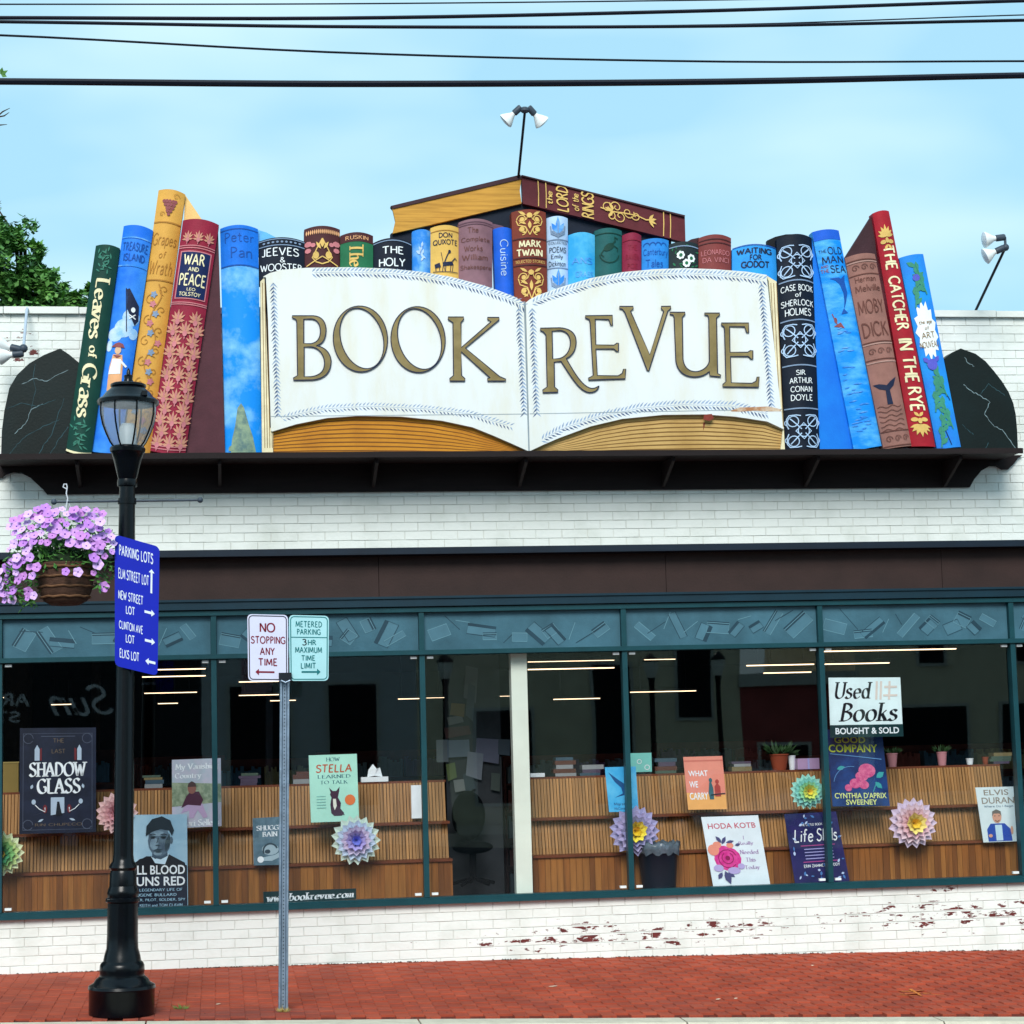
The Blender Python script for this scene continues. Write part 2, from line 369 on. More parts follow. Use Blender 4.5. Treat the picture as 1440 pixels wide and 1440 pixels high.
# ------------------------------------------------------------------ materials
M_paint = mat('white_wall_paint', '#e4e6e0', .6, var=.05, scale=1.6, bump=.25, bscale=40)
def wall_paint():
    """white paint with flakes fallen off down to the red brick"""
    M = mat('painted_brick', '#e6e9e4', .55, var=.04, scale=1.3, bump=.3, bscale=38)
    t = M.node_tree; b = t.nodes['Principled BSDF']
    base = b.inputs['Base Color'].links[0].from_socket
    g = t.nodes.new('ShaderNodeNewGeometry'); s = t.nodes.new('ShaderNodeSeparateXYZ'); t.links.new(g.outputs['Position'], s.inputs[0])
    def mth(op, a, b_=None, c=None):
        n = t.nodes.new('ShaderNodeMath'); n.operation = op
        for i, q in enumerate((a, b_, c)):
            if q is None: continue
            if isinstance(q, (int, float)): n.inputs[i].default_value = q
            else: t.links.new(q, n.inputs[i])
        return n.outputs[0]
    def blob(cx, cz, rx, rz):     # 1 in the middle of a worn patch, 0 outside
        dx = mth('DIVIDE', mth('SUBTRACT', s.outputs[0], cx), rx); dz = mth('DIVIDE', mth('SUBTRACT', s.outputs[2], cz), rz)
        return mth('MAXIMUM', mth('SUBTRACT', 1.0, mth('ADD', mth('MULTIPLY', dx, dx), mth('MULTIPLY', dz, dz))), 0.0)
    m = None
    for a in ((5.9, .34, 1.3, .19), (6.3, .30, 1.2, .2), (2.9, .29, .9, .14), (4.2, .27, 1.0, .15), (3.3, .24, 2.4, .13), (6.05, .54, .22, .06), (-1.65, 5.2, .4, .2)):
        x = blob(*a); m = x if m is None else mth('MAXIMUM', m, x)
    mp = t.nodes.new('ShaderNodeMapping'); mp.inputs['Scale'].default_value = (1, 1, 2.8); t.links.new(g.outputs['Position'], mp.inputs[0])
    n = t.nodes.new('ShaderNodeTexNoise'); n.inputs['Scale'].default_value = 5.5; n.inputs['Detail'].default_value = 8; n.inputs['Roughness'].default_value = .66; t.links.new(mp.outputs[0], n.inputs['Vector'])
    thr = mth('SUBTRACT', .74, mth('MULTIPLY', mth('POWER', m, .6), .215))
    k = mth('MULTIPLY', mth('SUBTRACT', n.outputs['Fac'], thr), 60); k = mth('MINIMUM', mth('MAXIMUM', k, 0), 1)
    fr_ = mth('FRACT', mth('DIVIDE', mth('SUBTRACT', s.outputs[2], .573-7.35), .0735))     # flakes stop at the bed joints
    k = mth('MULTIPLY', k, mth('MULTIPLY', mth('GREATER_THAN', fr_, .13), mth('LESS_THAN', fr_, .88)))
    red = t.nodes.new('ShaderNodeMixRGB'); red.inputs[1].default_value = lin('#7a2c22'); red.inputs[2].default_value = lin('#4a2a30')
    n2 = t.nodes.new('ShaderNodeTexNoise'); n2.inputs['Scale'].default_value = 14; t.links.new(g.outputs['Position'], n2.inputs['Vector']); t.links.new(n2.outputs['Fac'], red.inputs[0])
    mx = t.nodes.new('ShaderNodeMixRGB'); t.links.new(k, mx.inputs[0]); t.links.new(base, mx.inputs[1]); t.links.new(red.outputs[0], mx.inputs[2])
    # soot and damp near the ground and on upper courses
    n3 = t.nodes.new('ShaderNodeTexNoise'); n3.inputs['Scale'].default_value = 3.5; n3.inputs['Detail'].default_value = 8; t.links.new(g.outputs['Position'], n3.inputs['Vector'])
    d = mth('MULTIPLY', mth('MAXIMUM', mth('SUBTRACT', n3.outputs['Fac'], .5), 0), 2.2); d = mth('MINIMUM', d, .5)
    mx2 = t.nodes.new('ShaderNodeMixRGB'); mx2.blend_type = 'MULTIPLY'; t.links.new(d, mx2.inputs[0]); t.links.new(mx.outputs[0], mx2.inputs[1]); mx2.inputs[2].default_value = (.72, .74, .70, 1)
    t.links.new(mx2.outputs[0], b.inputs['Base Color'])
    return M
M_brick = wall_paint()
M_mortar = mat('painted_mortar', '#d6d8d2', .8, var=.12, scale=6, bump=.4)
M_green = mat('green_frame_paint', '#114048', .4, var=.14, scale=5, bump=.08)
M_greend = mat('dark_green_paint', '#0b2c3a', .45, var=.15, scale=4)
M_maroon = mat('brown_fascia_paint', '#33221f', .65, var=.2, scale=3, bump=.1)
M_cornice = mat('cornice_dark', '#0c1c2c', .5, var=.2, scale=4)
M_shelf = mat('shelf_dark_wood', '#1a0f10', .7, var=.3, scale=4, stretch=(1, 1, 8), bump=.15)
M_black = mat('black_gloss_metal', '#020409', .25, var=.3, scale=12, bump=.05, bscale=25)
M_iron = mat('grey_iron', '#3a4450', .45, var=.2, scale=12)
M_galv = mat('galvanised_steel', '#8fa0b2', .42, metal=.7, var=.22, scale=14, bump=.1)
M_wire = mat('black_cable', '#0b1020', .5, var=.2)
M_white = mat('white_enamel', '#e8ecec', .35, var=.05)
M_roof = mat('roof_felt', '#4a4a4a', .9, var=.2)
M_dark = mat('dark_interior', '#0c0d12', .85, var=.4, scale=2)
M_ceil = mat('dark_ceiling', '#1a1a1c', .9, var=.2)
M_conc = mat('kerb_concrete', '#c9c0ac', .85, var=.14, scale=9, bump=.5, bscale=50)
M_asph = mat('asphalt', (.055, .058, .065), .9, var=.35, scale=30, bump=.7, bscale=160)
M_sand = mat('paver_joint', '#702e20', .95, var=.3, scale=20)
M_paver = [mat('paver_red_%d' % i, c, .85, var=.2, scale=2.2, bump=.3, bscale=90) for i, c in enumerate(('#a34831', '#9f452f', '#a64b34', '#9b422d'))]
M_oak = mat('oak_slats', '#a07242', .55, var=.5, scale=3.5, stretch=(16, 1, .35))
M_oak2 = mat('oak_planks', '#8c5424', .5, var=.35, scale=3, stretch=(9, 1, .6))
M_ledge = mat('ledge_wood', '#6e3a24', .4, var=.25, scale=6)
M_cream = mat('cream_paint', '#e4e8dc', .5, var=.06, scale=3)
M_trunk = mat('bark', '#3a2c22', .9, var=.3, scale=10, bump=.6)
M_leaf = mat('tree_leaves', '#6a9c48', .5, var=.5, scale=1.6, col2='#2a5a2a', lo=.35, hi=.7)
M_leaf2 = mat('basket_leaves', '#568a3c', .5, var=.4, scale=14, col2='#28552a', lo=.35, hi=.7)
def glass(name, fac=1.7, tintc=(.97, .985, .98, 1)):
    M = bpy.data.materials.new(name); M.use_nodes = True; t = M.node_tree; t.nodes.clear()
    o = t.nodes.new('ShaderNodeOutputMaterial'); a = t.nodes.new('ShaderNodeBsdfTransparent'); a.inputs[0].default_value = tintc
    g = t.nodes.new('ShaderNodeBsdfGlossy'); g.inputs['Roughness'].default_value = .012
    # Schlick reflectance, the same from both sides of the pane
    gg = t.nodes.new('ShaderNodeNewGeometry'); dt = t.nodes.new('ShaderNodeVectorMath'); dt.operation = 'DOT_PRODUCT'; t.links.new(gg.outputs['Normal'], dt.inputs[0]); t.links.new(gg.outputs['Incoming'], dt.inputs[1])
    ms = []
    for op, v in (('ABSOLUTE', None), ('SUBTRACT', 1), ('POWER', 5), ('MULTIPLY', .96), ('ADD', .04)):
        q = t.nodes.new('ShaderNodeMath'); q.operation = op; ms.append(q)
        if op == 'SUBTRACT': q.inputs[0].default_value = 1
        elif v is not None: q.inputs[1].default_value = v
    t.links.new(dt.outputs['Value'], ms[0].inputs[0]); t.links.new(ms[0].outputs[0], ms[1].inputs[1])
    for a_, b_ in zip(ms[1:], ms[2:]): t.links.new(a_.outputs[0], b_.inputs[0])
    f = ms[-1]; mu = t.nodes.new('ShaderNodeMath'); mu.operation = 'MULTIPLY'; mu.inputs[1].default_value = fac; mu.use_clamp = True
    n = t.nodes.new('ShaderNodeTexNoise'); n.inputs['Scale'].default_value = .8; n.inputs['Detail'].default_value = 0; bp = t.nodes.new('ShaderNodeBump'); bp.inputs['Strength'].default_value = .2; bp.inputs['Distance'].default_value = .01
    ge = t.nodes.new('ShaderNodeNewGeometry'); t.links.new(ge.outputs['Position'], n.inputs['Vector']); t.links.new(n.outputs['Fac'], bp.inputs['Height']); t.links.new(bp.outputs[0], g.inputs['Normal'])
    mi = t.nodes.new('ShaderNodeMixShader'); t.links.new(f.outputs[0], mu.inputs[0]); t.links.new(mu.outputs[0], mi.inputs[0]); t.links.new(a.outputs[0], mi.inputs[1]); t.links.new(g.outputs[0], mi.inputs[2]); t.links.new(mi.outputs[0], o.inputs[0])
    return M
M_glass = glass('shop_glass', 2.2)
M_globe = glass('lantern_glass', 1.6, (.86, .9, .92, 1))
_t = M_globe.node_tree; _mi = [n for n in _t.nodes if n.type == 'MIX_SHADER'][0]; _o = [n for n in _t.nodes if n.type == 'OUTPUT_MATERIAL'][0]
_tr = _t.nodes.new('ShaderNodeBsdfTranslucent'); _tr.inputs[0].default_value = (.8, .84, .88, 1); _df = _t.nodes.new('ShaderNodeBsdfDiffuse'); _df.inputs[0].default_value = (.7, .74, .78, 1)
_m1 = _t.nodes.new('ShaderNodeMixShader'); _m1.inputs[0].default_value = .5; _t.links.new(_tr.outputs[0], _m1.inputs[1]); _t.links.new(_df.outputs[0], _m1.inputs[2])
_m2 = _t.nodes.new('ShaderNodeMixShader'); _m2.inputs[0].default_value = .33; _t.links.new(_mi.outputs[0], _m2.inputs[1]); _t.links.new(_m1.outputs[0], _m2.inputs[2]); _t.links.new(_m2.outputs[0], _o.inputs[0])
def box_mesh(name, dx, dy, dz, bev, mt):
    """a brick or paver: front (or top) face proud with chamfered edges, base at y=0 growing to -y"""
    me = bpy.data.meshes.new(name); x, z = dx/2, dz/2; b = bev
    v = [(-x, 0, -z), (x, 0, -z), (x, 0, z), (-x, 0, z), (-x, -dy+b, -z), (x, -dy+b, -z), (x, -dy+b, z), (-x, -dy+b, z), (-x+b, -dy, -z+b), (x-b, -dy, -z+b), (x-b, -dy, z-b), (-x+b, -dy, z-b)]
    f = [(8, 9, 10, 11)]+[(4+i, 4+(i+1) % 4, 8+(i+1) % 4, 8+i) for i in range(4)]+[(i, (i+1) % 4, 4+(i+1) % 4, 4+i) for i in range(4)]
    me.from_pydata(v, [], f); me.materials.append(mt); me.update(); return me
# ------------------------------------------------------------------ ground
def gz(x, y):      # height of the pavement, falling to the right and a little to the street
    zw = .147-.0065*max(-4, min(x, 12)+1.75)-.00125*max(0, x+1.75)**2 if x < 9 else -.06-.02*(x-9)
    zw = min(zw, .16)
    zk = .117-.0345*(min(x, 14)+1.47)-.0006*max(0, x+1.47)**2
    t = min(1, max(0, -y/2.75)); return zw*(1-t)+zk*t
X0, X1 = -6.0, 13.0
def sheet(name, xs, ys, zf, mt, kind='structure'):
    g = G(); n = len(xs)
    g.v = [Vector((x, y, zf(x, y))) for y in ys for x in xs]
    g.f = [(j*n+i, j*n+i+1, (j+1)*n+i+1, (j+1)*n+i) for j in range(len(ys)-1) for i in range(n-1)]
    return g.build(name, mt, kind=kind)
fr = lambda a, b, n: [a+(b-a)*i/n for i in range(n+1)]
sheet('ground', fr(-150, 150, 30), fr(-150, 150, 30), lambda x, y: -1.4, mat('earth', '#4b5040', .95, var=.3, scale=.2))
rz = lambda x, y: (gz(max(-6, min(13, x)), -2.75)-.13) - (0 if -6 < x < 13 else 0)
sheet('road', fr(-40, 45, 85), [-26.0, -14.5, -3.02], lambda x, y: rz(x, y), M_asph)
sidewalk = sheet('sidewalk', fr(X0, X1, 76), fr(.02, -2.75, 8), lambda x, y: gz(x, y)-.012, M_sand)
so_ = sidewalk.location.copy()
for M_ in M_paver:      # grey damp stain round the lamp foot and along the kerb
    t = M_.node_tree; b_ = t.nodes['Principled BSDF']; src = b_.inputs['Base Color'].links[0].from_socket
    ge = t.nodes.new('ShaderNodeNewGeometry'); mp_ = t.nodes.new('ShaderNodeMapping'); mp_.vector_type = 'POINT'; mp_.inputs['Location'].default_value = (.25, 2.45, -.1); mp_.inputs['Scale'].default_value = (1/1.15, 1/.34, 1/2)
    mp_.vector_type = 'POINT'; mp_.inputs['Location'].default_value = (.05/1.15, 2.45/.34, 0)
    t.links.new(ge.outputs['Position'], mp_.inputs[0]); ln_ = t.nodes.new('ShaderNodeVectorMath'); ln_.operation = 'LENGTH'; t.links.new(mp_.outputs[0], ln_.inputs[0])
    nn = t.nodes.new('ShaderNodeTexNoise'); nn.inputs['Scale'].default_value = 5; nn.inputs['Detail'].default_value = 6; t.links.new(ge.outputs['Position'], nn.inputs['Vector'])
    a1 = t.nodes.new('ShaderNodeMath'); a1.operation = 'MULTIPLY_ADD'; a1.inputs[1].default_value = 1.6; t.links.new(nn.outputs['Fac'], a1.inputs[0]); t.links.new(ln_.outputs['Value'], a1.inputs[2])
    rr_ = t.nodes.new('ShaderNodeMapRange'); rr_.inputs['From Min'].default_value = 1.0; rr_.inputs['From Max'].default_value = 1.9; rr_.inputs['To Min'].default_value = .55; rr_.inputs['To Max'].default_value = 0; t.links.new(a1.outputs[0], rr_.inputs['Value'])
    # scattered older stains everywhere
    n5 = t.nodes.new('ShaderNodeTexNoise'); n5.inputs['Scale'].default_value = 1.7; n5.inputs['Detail'].default_value = 9; n5.inputs['Roughness'].default_value = .7; t.links.new(ge.outputs['Position'], n5.inputs['Vector'])
    r5 = t.nodes.new('ShaderNodeMapRange'); r5.inputs['From Min'].default_value = .5; r5.inputs['From Max'].default_value = .72; r5.inputs['To Max'].default_value = .38; t.links.new(n5.outputs['Fac'], r5.inputs['Value'])
    mxm = t.nodes.new('ShaderNodeMath'); mxm.operation = 'MAXIMUM'; t.links.new(rr_.outputs[0], mxm.inputs[0]); t.links.new(r5.outputs[0], mxm.inputs[1])
    m5 = t.nodes.new('ShaderNodeMixRGB'); m5.inputs[2].default_value = lin('#6a3c38'); t.links.new(mxm.outputs[0], m5.inputs[0]); t.links.new(src, m5.inputs[1]); t.links.new(m5.outputs[0], b_.inputs['Base Color'])
pm = []
for i in range(4):
    me = box_mesh('paver', .1012, .05, .201, .0014, M_paver[i]); me.transform(Matrix.Rotation(math.radians(-90), 4, 'X')); pm.append(me)
rest = G(); cands = []
for i in range(int((X1-X0)/.1025)):
    x = X0+.052+i*.1025; off = (i % 2)*.1015
    for j in range(16):
        y = .05-off-j*.2025
        if y-.1 < -2.74: continue
        if y > .06: continue
        cands.append((x, y))
def vis(p, m=0):
    d = Vector(p)-CAM; k = d.dot(FW)
    return k > 0 and -m < 720+d.dot(RT)/k*F < 1440+m and -m < 720-d.dot(UP)/k*F < 1440+m
cands = [(x, y) for x, y in cands if vis((x, y, gz(x, y)), 60)]
cands.sort(key=lambda c: c[1]+random.uniform(-.02, .02))
for n_, (x, y) in enumerate(cands):
    z = gz(x, y)-.05+random.uniform(-.0012, .0012); tl_ = gz(x+.05, y)-gz(x-.05, y)
    if n_ < 300:
        o = mesh_obj('paver', random.choice(pm), sidewalk, Vector((x, y, z))-so_)
        o.rotation_euler = (random.uniform(-.004, .004), -tl_/.1+random.uniform(-.006, .006), random.uniform(-.008, .008))
    else:
        me = pm[n_ % 4]; e = Matrix.Translation((x, y, z)) @ Matrix.Rotation(-tl_/.1+random.uniform(-.01, .01), 4, 'Y') @ Matrix.Rotation(random.uniform(-.012, .012), 4, 'Z')
        rest.add([e @ v.co for v in me.vertices], [tuple(p.vertices) for p in me.polygons])
o = rest.build('pavers', M_paver[0], sidewalk, kind='stuff')
for q in M_paver[1:]: o.data.materials.append(q)
nf = 9
for i, p in enumerate(o.data.polygons): p.material_index = ((i//nf)*7 % 11) % 4
g = G(); rg = random.Random(77)
for k in range(1500):
    x = rg.uniform(-2.2, 7.4); y = (-.012-abs(rg.gauss(0, .012))) if k < 950 else (-2.74+abs(rg.gauss(0, .02)) if k < 1300 else rg.uniform(-2.7, 0)); z = gz(x, y)+.0015; q = rg.uniform(.003, .012) if k < 950 else rg.uniform(.002, .006)
    if k < 950 and math.sin(x*2.1)+math.sin(x*5.3+1) < rg.uniform(-1.6, .6): continue
    g.add([(x-q, y-q*.5, z), (x+q, y-q*.6, z), (x+q*.2, y+q*.5, z), (x, y-q*.1, z+q*.9)], [(0, 1, 3), (1, 2, 3), (2, 0, 3)])
g.build('grit', mat('grit_dark', '#3c2c28', .95, var=.4, scale=40), sidewalk, kind='stuff')
# kerb of long stones
kerb = empty('kerb', (0, -2.85, 0), None, None); kerb['kind'] = 'structure'
x = X0
while x < X1:
    l = 1.83; g = G(); a, b = x+.006, min(x+l, X1)-.006
    for y0, y1 in ((-2.745, -2.98),):
        g.add([(a, y0, gz(a, -2.75)), (b, y0, gz(b, -2.75)), (b, y1+.02, gz(b, -2.75)-.004), (a, y1+.02, gz(a, -2.75)-.004), (b, y1, gz(b, -2.75)-.024), (a, y1, gz(a, -2.75)-.024), (b, y1-.02, gz(b, -2.75)-.3), (a, y1-.02, gz(a, -2.75)-.3), (a, y0, -.5), (b, y0, -.5)],
              [(0, 1, 2, 3), (3, 2, 4, 5), (5, 4, 6, 7), (0, 8, 9, 1), (0, 3, 5, 7, 8), (1, 9, 6, 4, 2)])
    g.build('kerb_stone', M_conc, kerb); x += l
# ------------------------------------------------------------------ the shop building
ZC1, ZC0 = 3.501, 3.444        # cornice top / bottom
ZF = 3.102; ZH = 3.010; ZT1 = 2.971; ZT0 = 2.655; ZB0 = 2.613; ZS1 = .625; ZS0 = .573
ZP = 5.49
shop = empty('bookshop_building', (2.4, 0, 0), 'white painted brick bookshop with long green framed display window', 'building')
g = G(); g.box(X0, X1, .012, .3, -.6, ZS0-.002); g.build('lower_wall', M_mortar, shop)
g = G(); g.box(X0, X1, .012, .3, ZC0, ZP); upw = g.build('upper_wall', M_mortar, shop)
g = G(); g.box(X0, X1, .3, 24, ZP-.35, ZP-.3); g.build('roof', M_roof, shop)
g = G(); g.box(X0, X1, .302, 24, 3.3, 3.34); g.build('ceiling', M_ceil, shop)
g = G(); g.box(X0, X1, .302, 24, .02, .06); g.build('floor', mat('dark_floor', '#23252c', .35, var=.2), shop)
g = G(); g.box(X0, X1, 24.002, 24.3, -.6, ZP); g.build('rear_wall', M_dark, shop)
for x in (X0-.3, X1): g = G(); g.box(x, x+.3-.002, .012, 24.3, -.6, ZP); g.build('side_wall', M_dark, shop)
# coping stones
x = X0
while x < X1:
    g = G(); l = .61; g.box(x+.003, x+l-.003, -.035, .33, ZP, ZP+.055+random.uniform(-.004, .004)); g.build('coping_tile', M_paint, shop); x += l
# bricks
BH, BL = .0735, .222
bmesh_ = [box_mesh('brick', BL-.004-k*.001, .007, BH-.004, .0025, M_brick) for k in range(3)]
bl = []
def course(ztop, zbot, flip=0):
    k = 0; z = ztop-BH/2
    while z-BH/2 > zbot-BH*.9:
        for i in range(int((X1-X0)/BL)):
            x = X0+.11+i*BL+(BL/2 if (k+flip) % 2 else 0)
            if not vis((x, 0, z), 60): continue
            if z+BH/2 < min(gz(x, 0), gz(x+.1, 0))-.03: continue
            bl.append((x, z, k))
        k += 1; z -= BH
course(ZS0, -.1); nlow = len(bl)
course(ZP, ZC1+.004, 1)
inside = lambda z: 3.55 < z < 4.15
low = bl[:nlow]; up = bl[nlow:]
up.sort(key=lambda b: (0 if b[1] < 3.98 else 1, -b[1]))
rest = G(); so_ = shop.location
for n_, (x, z, k) in enumerate(low+up):
    me = bmesh_[n_ % 3]; yy = .012+random.uniform(-.0012, .0012)
    ro = (random.uniform(-.02, .02), random.uniform(-.006, .006), random.uniform(-.012, .012))
    if n_ < 300:
        o = mesh_obj('brick', me, shop, Vector((x, yy, z))-so_); o.rotation_euler = ro
    else:
        e = Matrix.Translation((x, yy, z)) @ Matrix.Rotation(ro[1], 4, 'Y') @ Matrix.Rotation(ro[2], 4, 'Z')
        rest.add([e @ v.co for v in me.vertices], [tuple(p.vertices) for p in me.polygons])
rest.build('bricks', M_brick, shop, kind='stuff')
# cornice, fascia, header
g = G(); g.box(X0, X1, -.16, .0, ZC0+.012, ZC1); g.box(X0, X1, -.175, -.002, ZC0, ZC0+.010); g.build('cornice', M_cornice, shop)
x = X0
while x < X1: g = G(); g.box(x+.002, x+2.438, -.02, .3, ZF+.002, ZC0-.002); g.build('fascia_board', M_maroon, shop); x += 2.44
g = G(); g.box(X0, X1, -.07, .3, ZH+.008, ZF); g.box(X0, X1, -.085, -.071, ZF-.02, ZF-.001); g.build('header_beam', M_greend, shop)
g = G(); g.box(X0, X1, -.045, .06, ZT1, ZH); g.build('top_rail', M_green, shop)
g = G(); g.box(X0, X1, -.04, .06, ZB0, ZT0); g.box(X0, X1, -.055, -.041, ZB0+.004, ZB0+.014); g.build('transom_bar', M_green, shop)
g = G(); g.box(X0, X1, -.05, .3, ZS0, ZS1-.012); g.box(X0, X1, -.03, .07, ZS1-.0115, ZS1+.004); g.build('window_sill', M_green, shop)
MX = [-.045+1.712*n for n in range(-3, 8)]
for x in MX:
    g = G(); g.box(x-.022, x+.022, -.035, .055, ZS1+.005, ZB0-.001); g.box(x-.022, x+.022, -.035, .055, ZT0+.001, ZT1-.001); g.build('mullion', M_green, shop)
M_paper = mat('transom_film', '#3f6473', .3, var=.35, scale=1.8, bump=.1)
M_strip = mat('film_dark_stroke', '#1e3d4c', .5, var=.2, scale=5)
M_strip2 = mat('film_pale_stroke', '#5f8997', .5, var=.1, scale=5)
for n in range(len(MX)-1):
    xa, xb = MX[n]+.024, MX[n+1]-.024
    g = G(); g.add([(xa, .02, ZS1+.006), (xb, .02, ZS1+.006), (xb, .02, ZB0-.002), (xa, .02, ZB0-.002)], [(0, 1, 2, 3)]); g.build('window_pane', M_glass, shop)
    g = G(); g.box(xa, xb, .012, .018, ZT0+.002, ZT1-.002); tp = g.build('transom_pane', M_paper, shop)
    if -2 < xa < 8:
        # faded drawings of loose pages on the transom film: dark spine strips and pale sheet outlines
        rnd = random.Random(n*5+1); gd = G(); gp = G(); gl_ = G()
        for k in range(13):
            cx = xa+.1+(xb-xa-.2)*(k+.5*rnd.random())/13; cz = (ZT0+ZT1)/2+rnd.uniform(-.09, .09); a = rnd.uniform(-1.2, 1.2); ln = rnd.uniform(.1, .24); wd = rnd.choice((.006, .024, .034))
            dx, dz = math.cos(a)*ln/2, math.sin(a)*ln/2; nx, nz_ = -math.sin(a)*wd/2, math.cos(a)*wd/2; yy = .0112-.0002*k
            if abs(dz)+.03 > .14: dz *= .6; dx *= .8
            cz = max(ZT0+abs(dz)+.03, min(ZT1-abs(dz)-.03, cz))
            (gd if wd > .01 or k % 2 else gp).add([(cx-dx-nx, yy, cz-dz-nz_), (cx+dx-nx, yy, cz+dz-nz_), (cx+dx+nx, yy, cz+dz+nz_), (cx-dx+nx, yy, cz-dz+nz_)], [(0, 1, 2, 3)])
            if wd > .01 or k % 3 == 0:
                q = rnd.uniform(.06, .12); px_, pz_ = math.sin(a)*q, -math.cos(a)*q*.8
                if cz+pz_-abs(dz) < ZT0+.02: px_, pz_ = -px_, -pz_
                pt = [(cx-dx, cz-dz), (cx+dx, cz+dz), (cx+dx+px_, cz+dz+pz_), (cx-dx+px_, cz-dz+pz_)]
                pt = [(p, min(ZT1-.01, max(ZT0+.01, q_))) for p, q_ in pt]
                v, f = ribbon(pt, .006, True); gd.add([(p, yy-.0001, q_) for p, q_ in v], f) if k % 2 else gp.add([(p, yy-.0001, q_) for p, q_ in v], f)
                gl_.add([(p, .0116-.00003*k, q_) for p, q_ in pt], [(0, 1, 2, 3)])
        gd.build('page_drawing', M_strip, tp, kind='stuff'); gp.build('page_outline', M_strip2, tp, kind='stuff'); gl_.build('page_sheet', mat('film_sheet', '#4a7282', .4, var=.12, scale=4), tp, kind='stuff')
    for sx in (xa+.045, xb-.045):
        for z in (ZS1+.02, ZB0-.028):
            g = G(); g.box(sx-.026, sx+.026, -.012, .018, z, z+.019); g.build('glazing_clip', M_white, shop)
# pillar inside the glass
P = U(737, 1255, .14); g = G(); g.box(P.x-.068, P.x+.068, .1, .22, .3, 3.25)
tag(g.build('window_pillar', M_cream), 'slim cream pillar just behind the glass beside the aisle gap', 'pillar')
# ------------------------------------------------------------------ the bracketed shelf that carries the giant books
YS = -.52
zs = U(720, 634, YS).z
xl, xr = U(-8, 640, YS).x, U(1438, 634, YS).x
shelf = empty('sign_shelf', ((xl+xr)/2, 0, zs-.4), 'long dark brown wall shelf with scroll cut ends under the giant books', 'shelf')
g = G(); g.box(xl, xr, YS, -.002, zs-.035, zs); g.box(xl, xr, YS-.012, YS-.001, zs-.048, zs-.004); g.build('shelf_board', M_shelf, shelf)
def vy(y): return y
val = [(-8, 645), (-8, 671), (2, 672), (8, 667), (18, 664), (30, 665), (42, 671), (54, 682), (60, 688), (66, 695), (1364, 685), (1370, 674), (1380, 662), (1392, 655), (1402, 655), (1410, 660), (1418, 660), (1426, 652), (1432, 644), (1438, 640)]
g = G(); g.slab(val, -.03, -.001); g.build('valance_board', M_shelf, shelf)
for px in (108, 309, 530, 740, 947, 1151, 1351):
    a = U(px, 652, -.45); b = U(px, 685, -.05); g = G()
    zt = zs-.05; g.add([(a.x-.013, -.46, zt), (a.x+.013, -.46, zt), (a.x+.013, -.032, zt), (a.x-.013, -.032, zt), (a.x-.013, -.46, zt-.035), (a.x+.013, -.46, zt-.035), (a.x+.013, -.032, b.z), (a.x-.013, -.032, b.z)],
        [(0, 3, 2, 1), (0, 1, 5, 4), (4, 5, 6, 7), (0, 4, 7, 3), (1, 2, 6, 5), (2, 3, 7, 6)])
    g.build('bracket', M_shelf, shelf)
# ------------------------------------------------------------------ painted book colours
def bm(name, c, c2=None, **k):
    k.setdefault('rough', .6); k.setdefault('spec', .22); k.setdefault('scale', 7); k.setdefault('var', .17)
    if c2: k['col2'] = c2
    return mat(name, c, bump=.12, bscale=50, **k)
C_forest = bm('spine_forest', '#0f3d34'); C_treas = bm('spine_sea_blue', '#1a70e2', '#4aa0f0', lo=.42, hi=.75, scale=3)
C_gold = bm('spine_gold', '#d9a24a', var=.1); C_goldl = bm('cover_gold_pale', '#ecc27a'); C_crim = bm('spine_crimson', '#8e1f38'); C_mar = bm('cover_maroon', '#4d2730')
C_pan = bm('spine_sky', '#128ef0', '#9ad8f4', lo=.46, hi=.78, scale=4.2); C_panb = bm('spine_band_blue', '#1672dc'); C_panl = bm('cover_sky_pale', '#66b4ea')
C_navy = bm('spine_navy', '#0a1628'); C_brown = bm('spine_dark_brown', '#4b2428'); C_jade = bm('spine_green', '#256b48'); C_mauve = bm('spine_mauve', '#84606a')
C_mauved = bm('spine_mauve_dark', '#6a4a58'); C_lblue = bm('spine_light_blue', '#2f86e0', '#8cc3ee', lo=.45, hi=.75, scale=9); C_yell = bm('spine_yellow', '#e0b45c', var=.1); C_cui = bm('spine_royal', '#1c5fd2')
C_rust = bm('spine_rust', '#7a3527'); C_pale = bm('spine_pale_blue', '#b4cfee'); C_cyan = bm('spine_cyan', '#2fa0dc', '#62c2e8', lo=.4, hi=.7, scale=6); C_teal = bm('spine_teal', '#1c5a5a')
C_wine = bm('spine_wine', '#8c2440'); C_cant = bm('spine_azure', '#2a86d8'); C_char = bm('spine_charcoal', '#1e2a2e'); C_brick = bm('spine_brick', '#7e3a38'); C_god = bm('spine_bright_blue', '#2b94e4')
C_sea = bm('spine_ocean', '#0c8cee', '#7ad4f6', lo=.45, hi=.8, scale=3.4, stretch=(1, 1, 2.4)); C_sead = bm('cover_ocean_deep', '#0c6cd8', '#1486e8', lo=.3, hi=.7, scale=2); C_moby = bm('spine_dusty_brown', '#96695f'); C_mobyd = bm('moby_line', '#6a4038')
C_red = bm('spine_red', '#a31a2a'); C_dk = bm('cover_dark_brown', '#3c2229'); C_nou = bm('spine_nouveau_blue', '#1f94ea', '#2a78dc', lo=.4, hi=.7, scale=4)
C_cream = bm('paint_cream', '#efe3b8'); C_wht = bm('paint_white', '#edf2f4', var=.04); C_gilt = bm('paint_gilt', '#dfb868'); C_ink = bm('paint_ink', '#1b2440'); C_black = bm('paint_black', '#0c0f16')
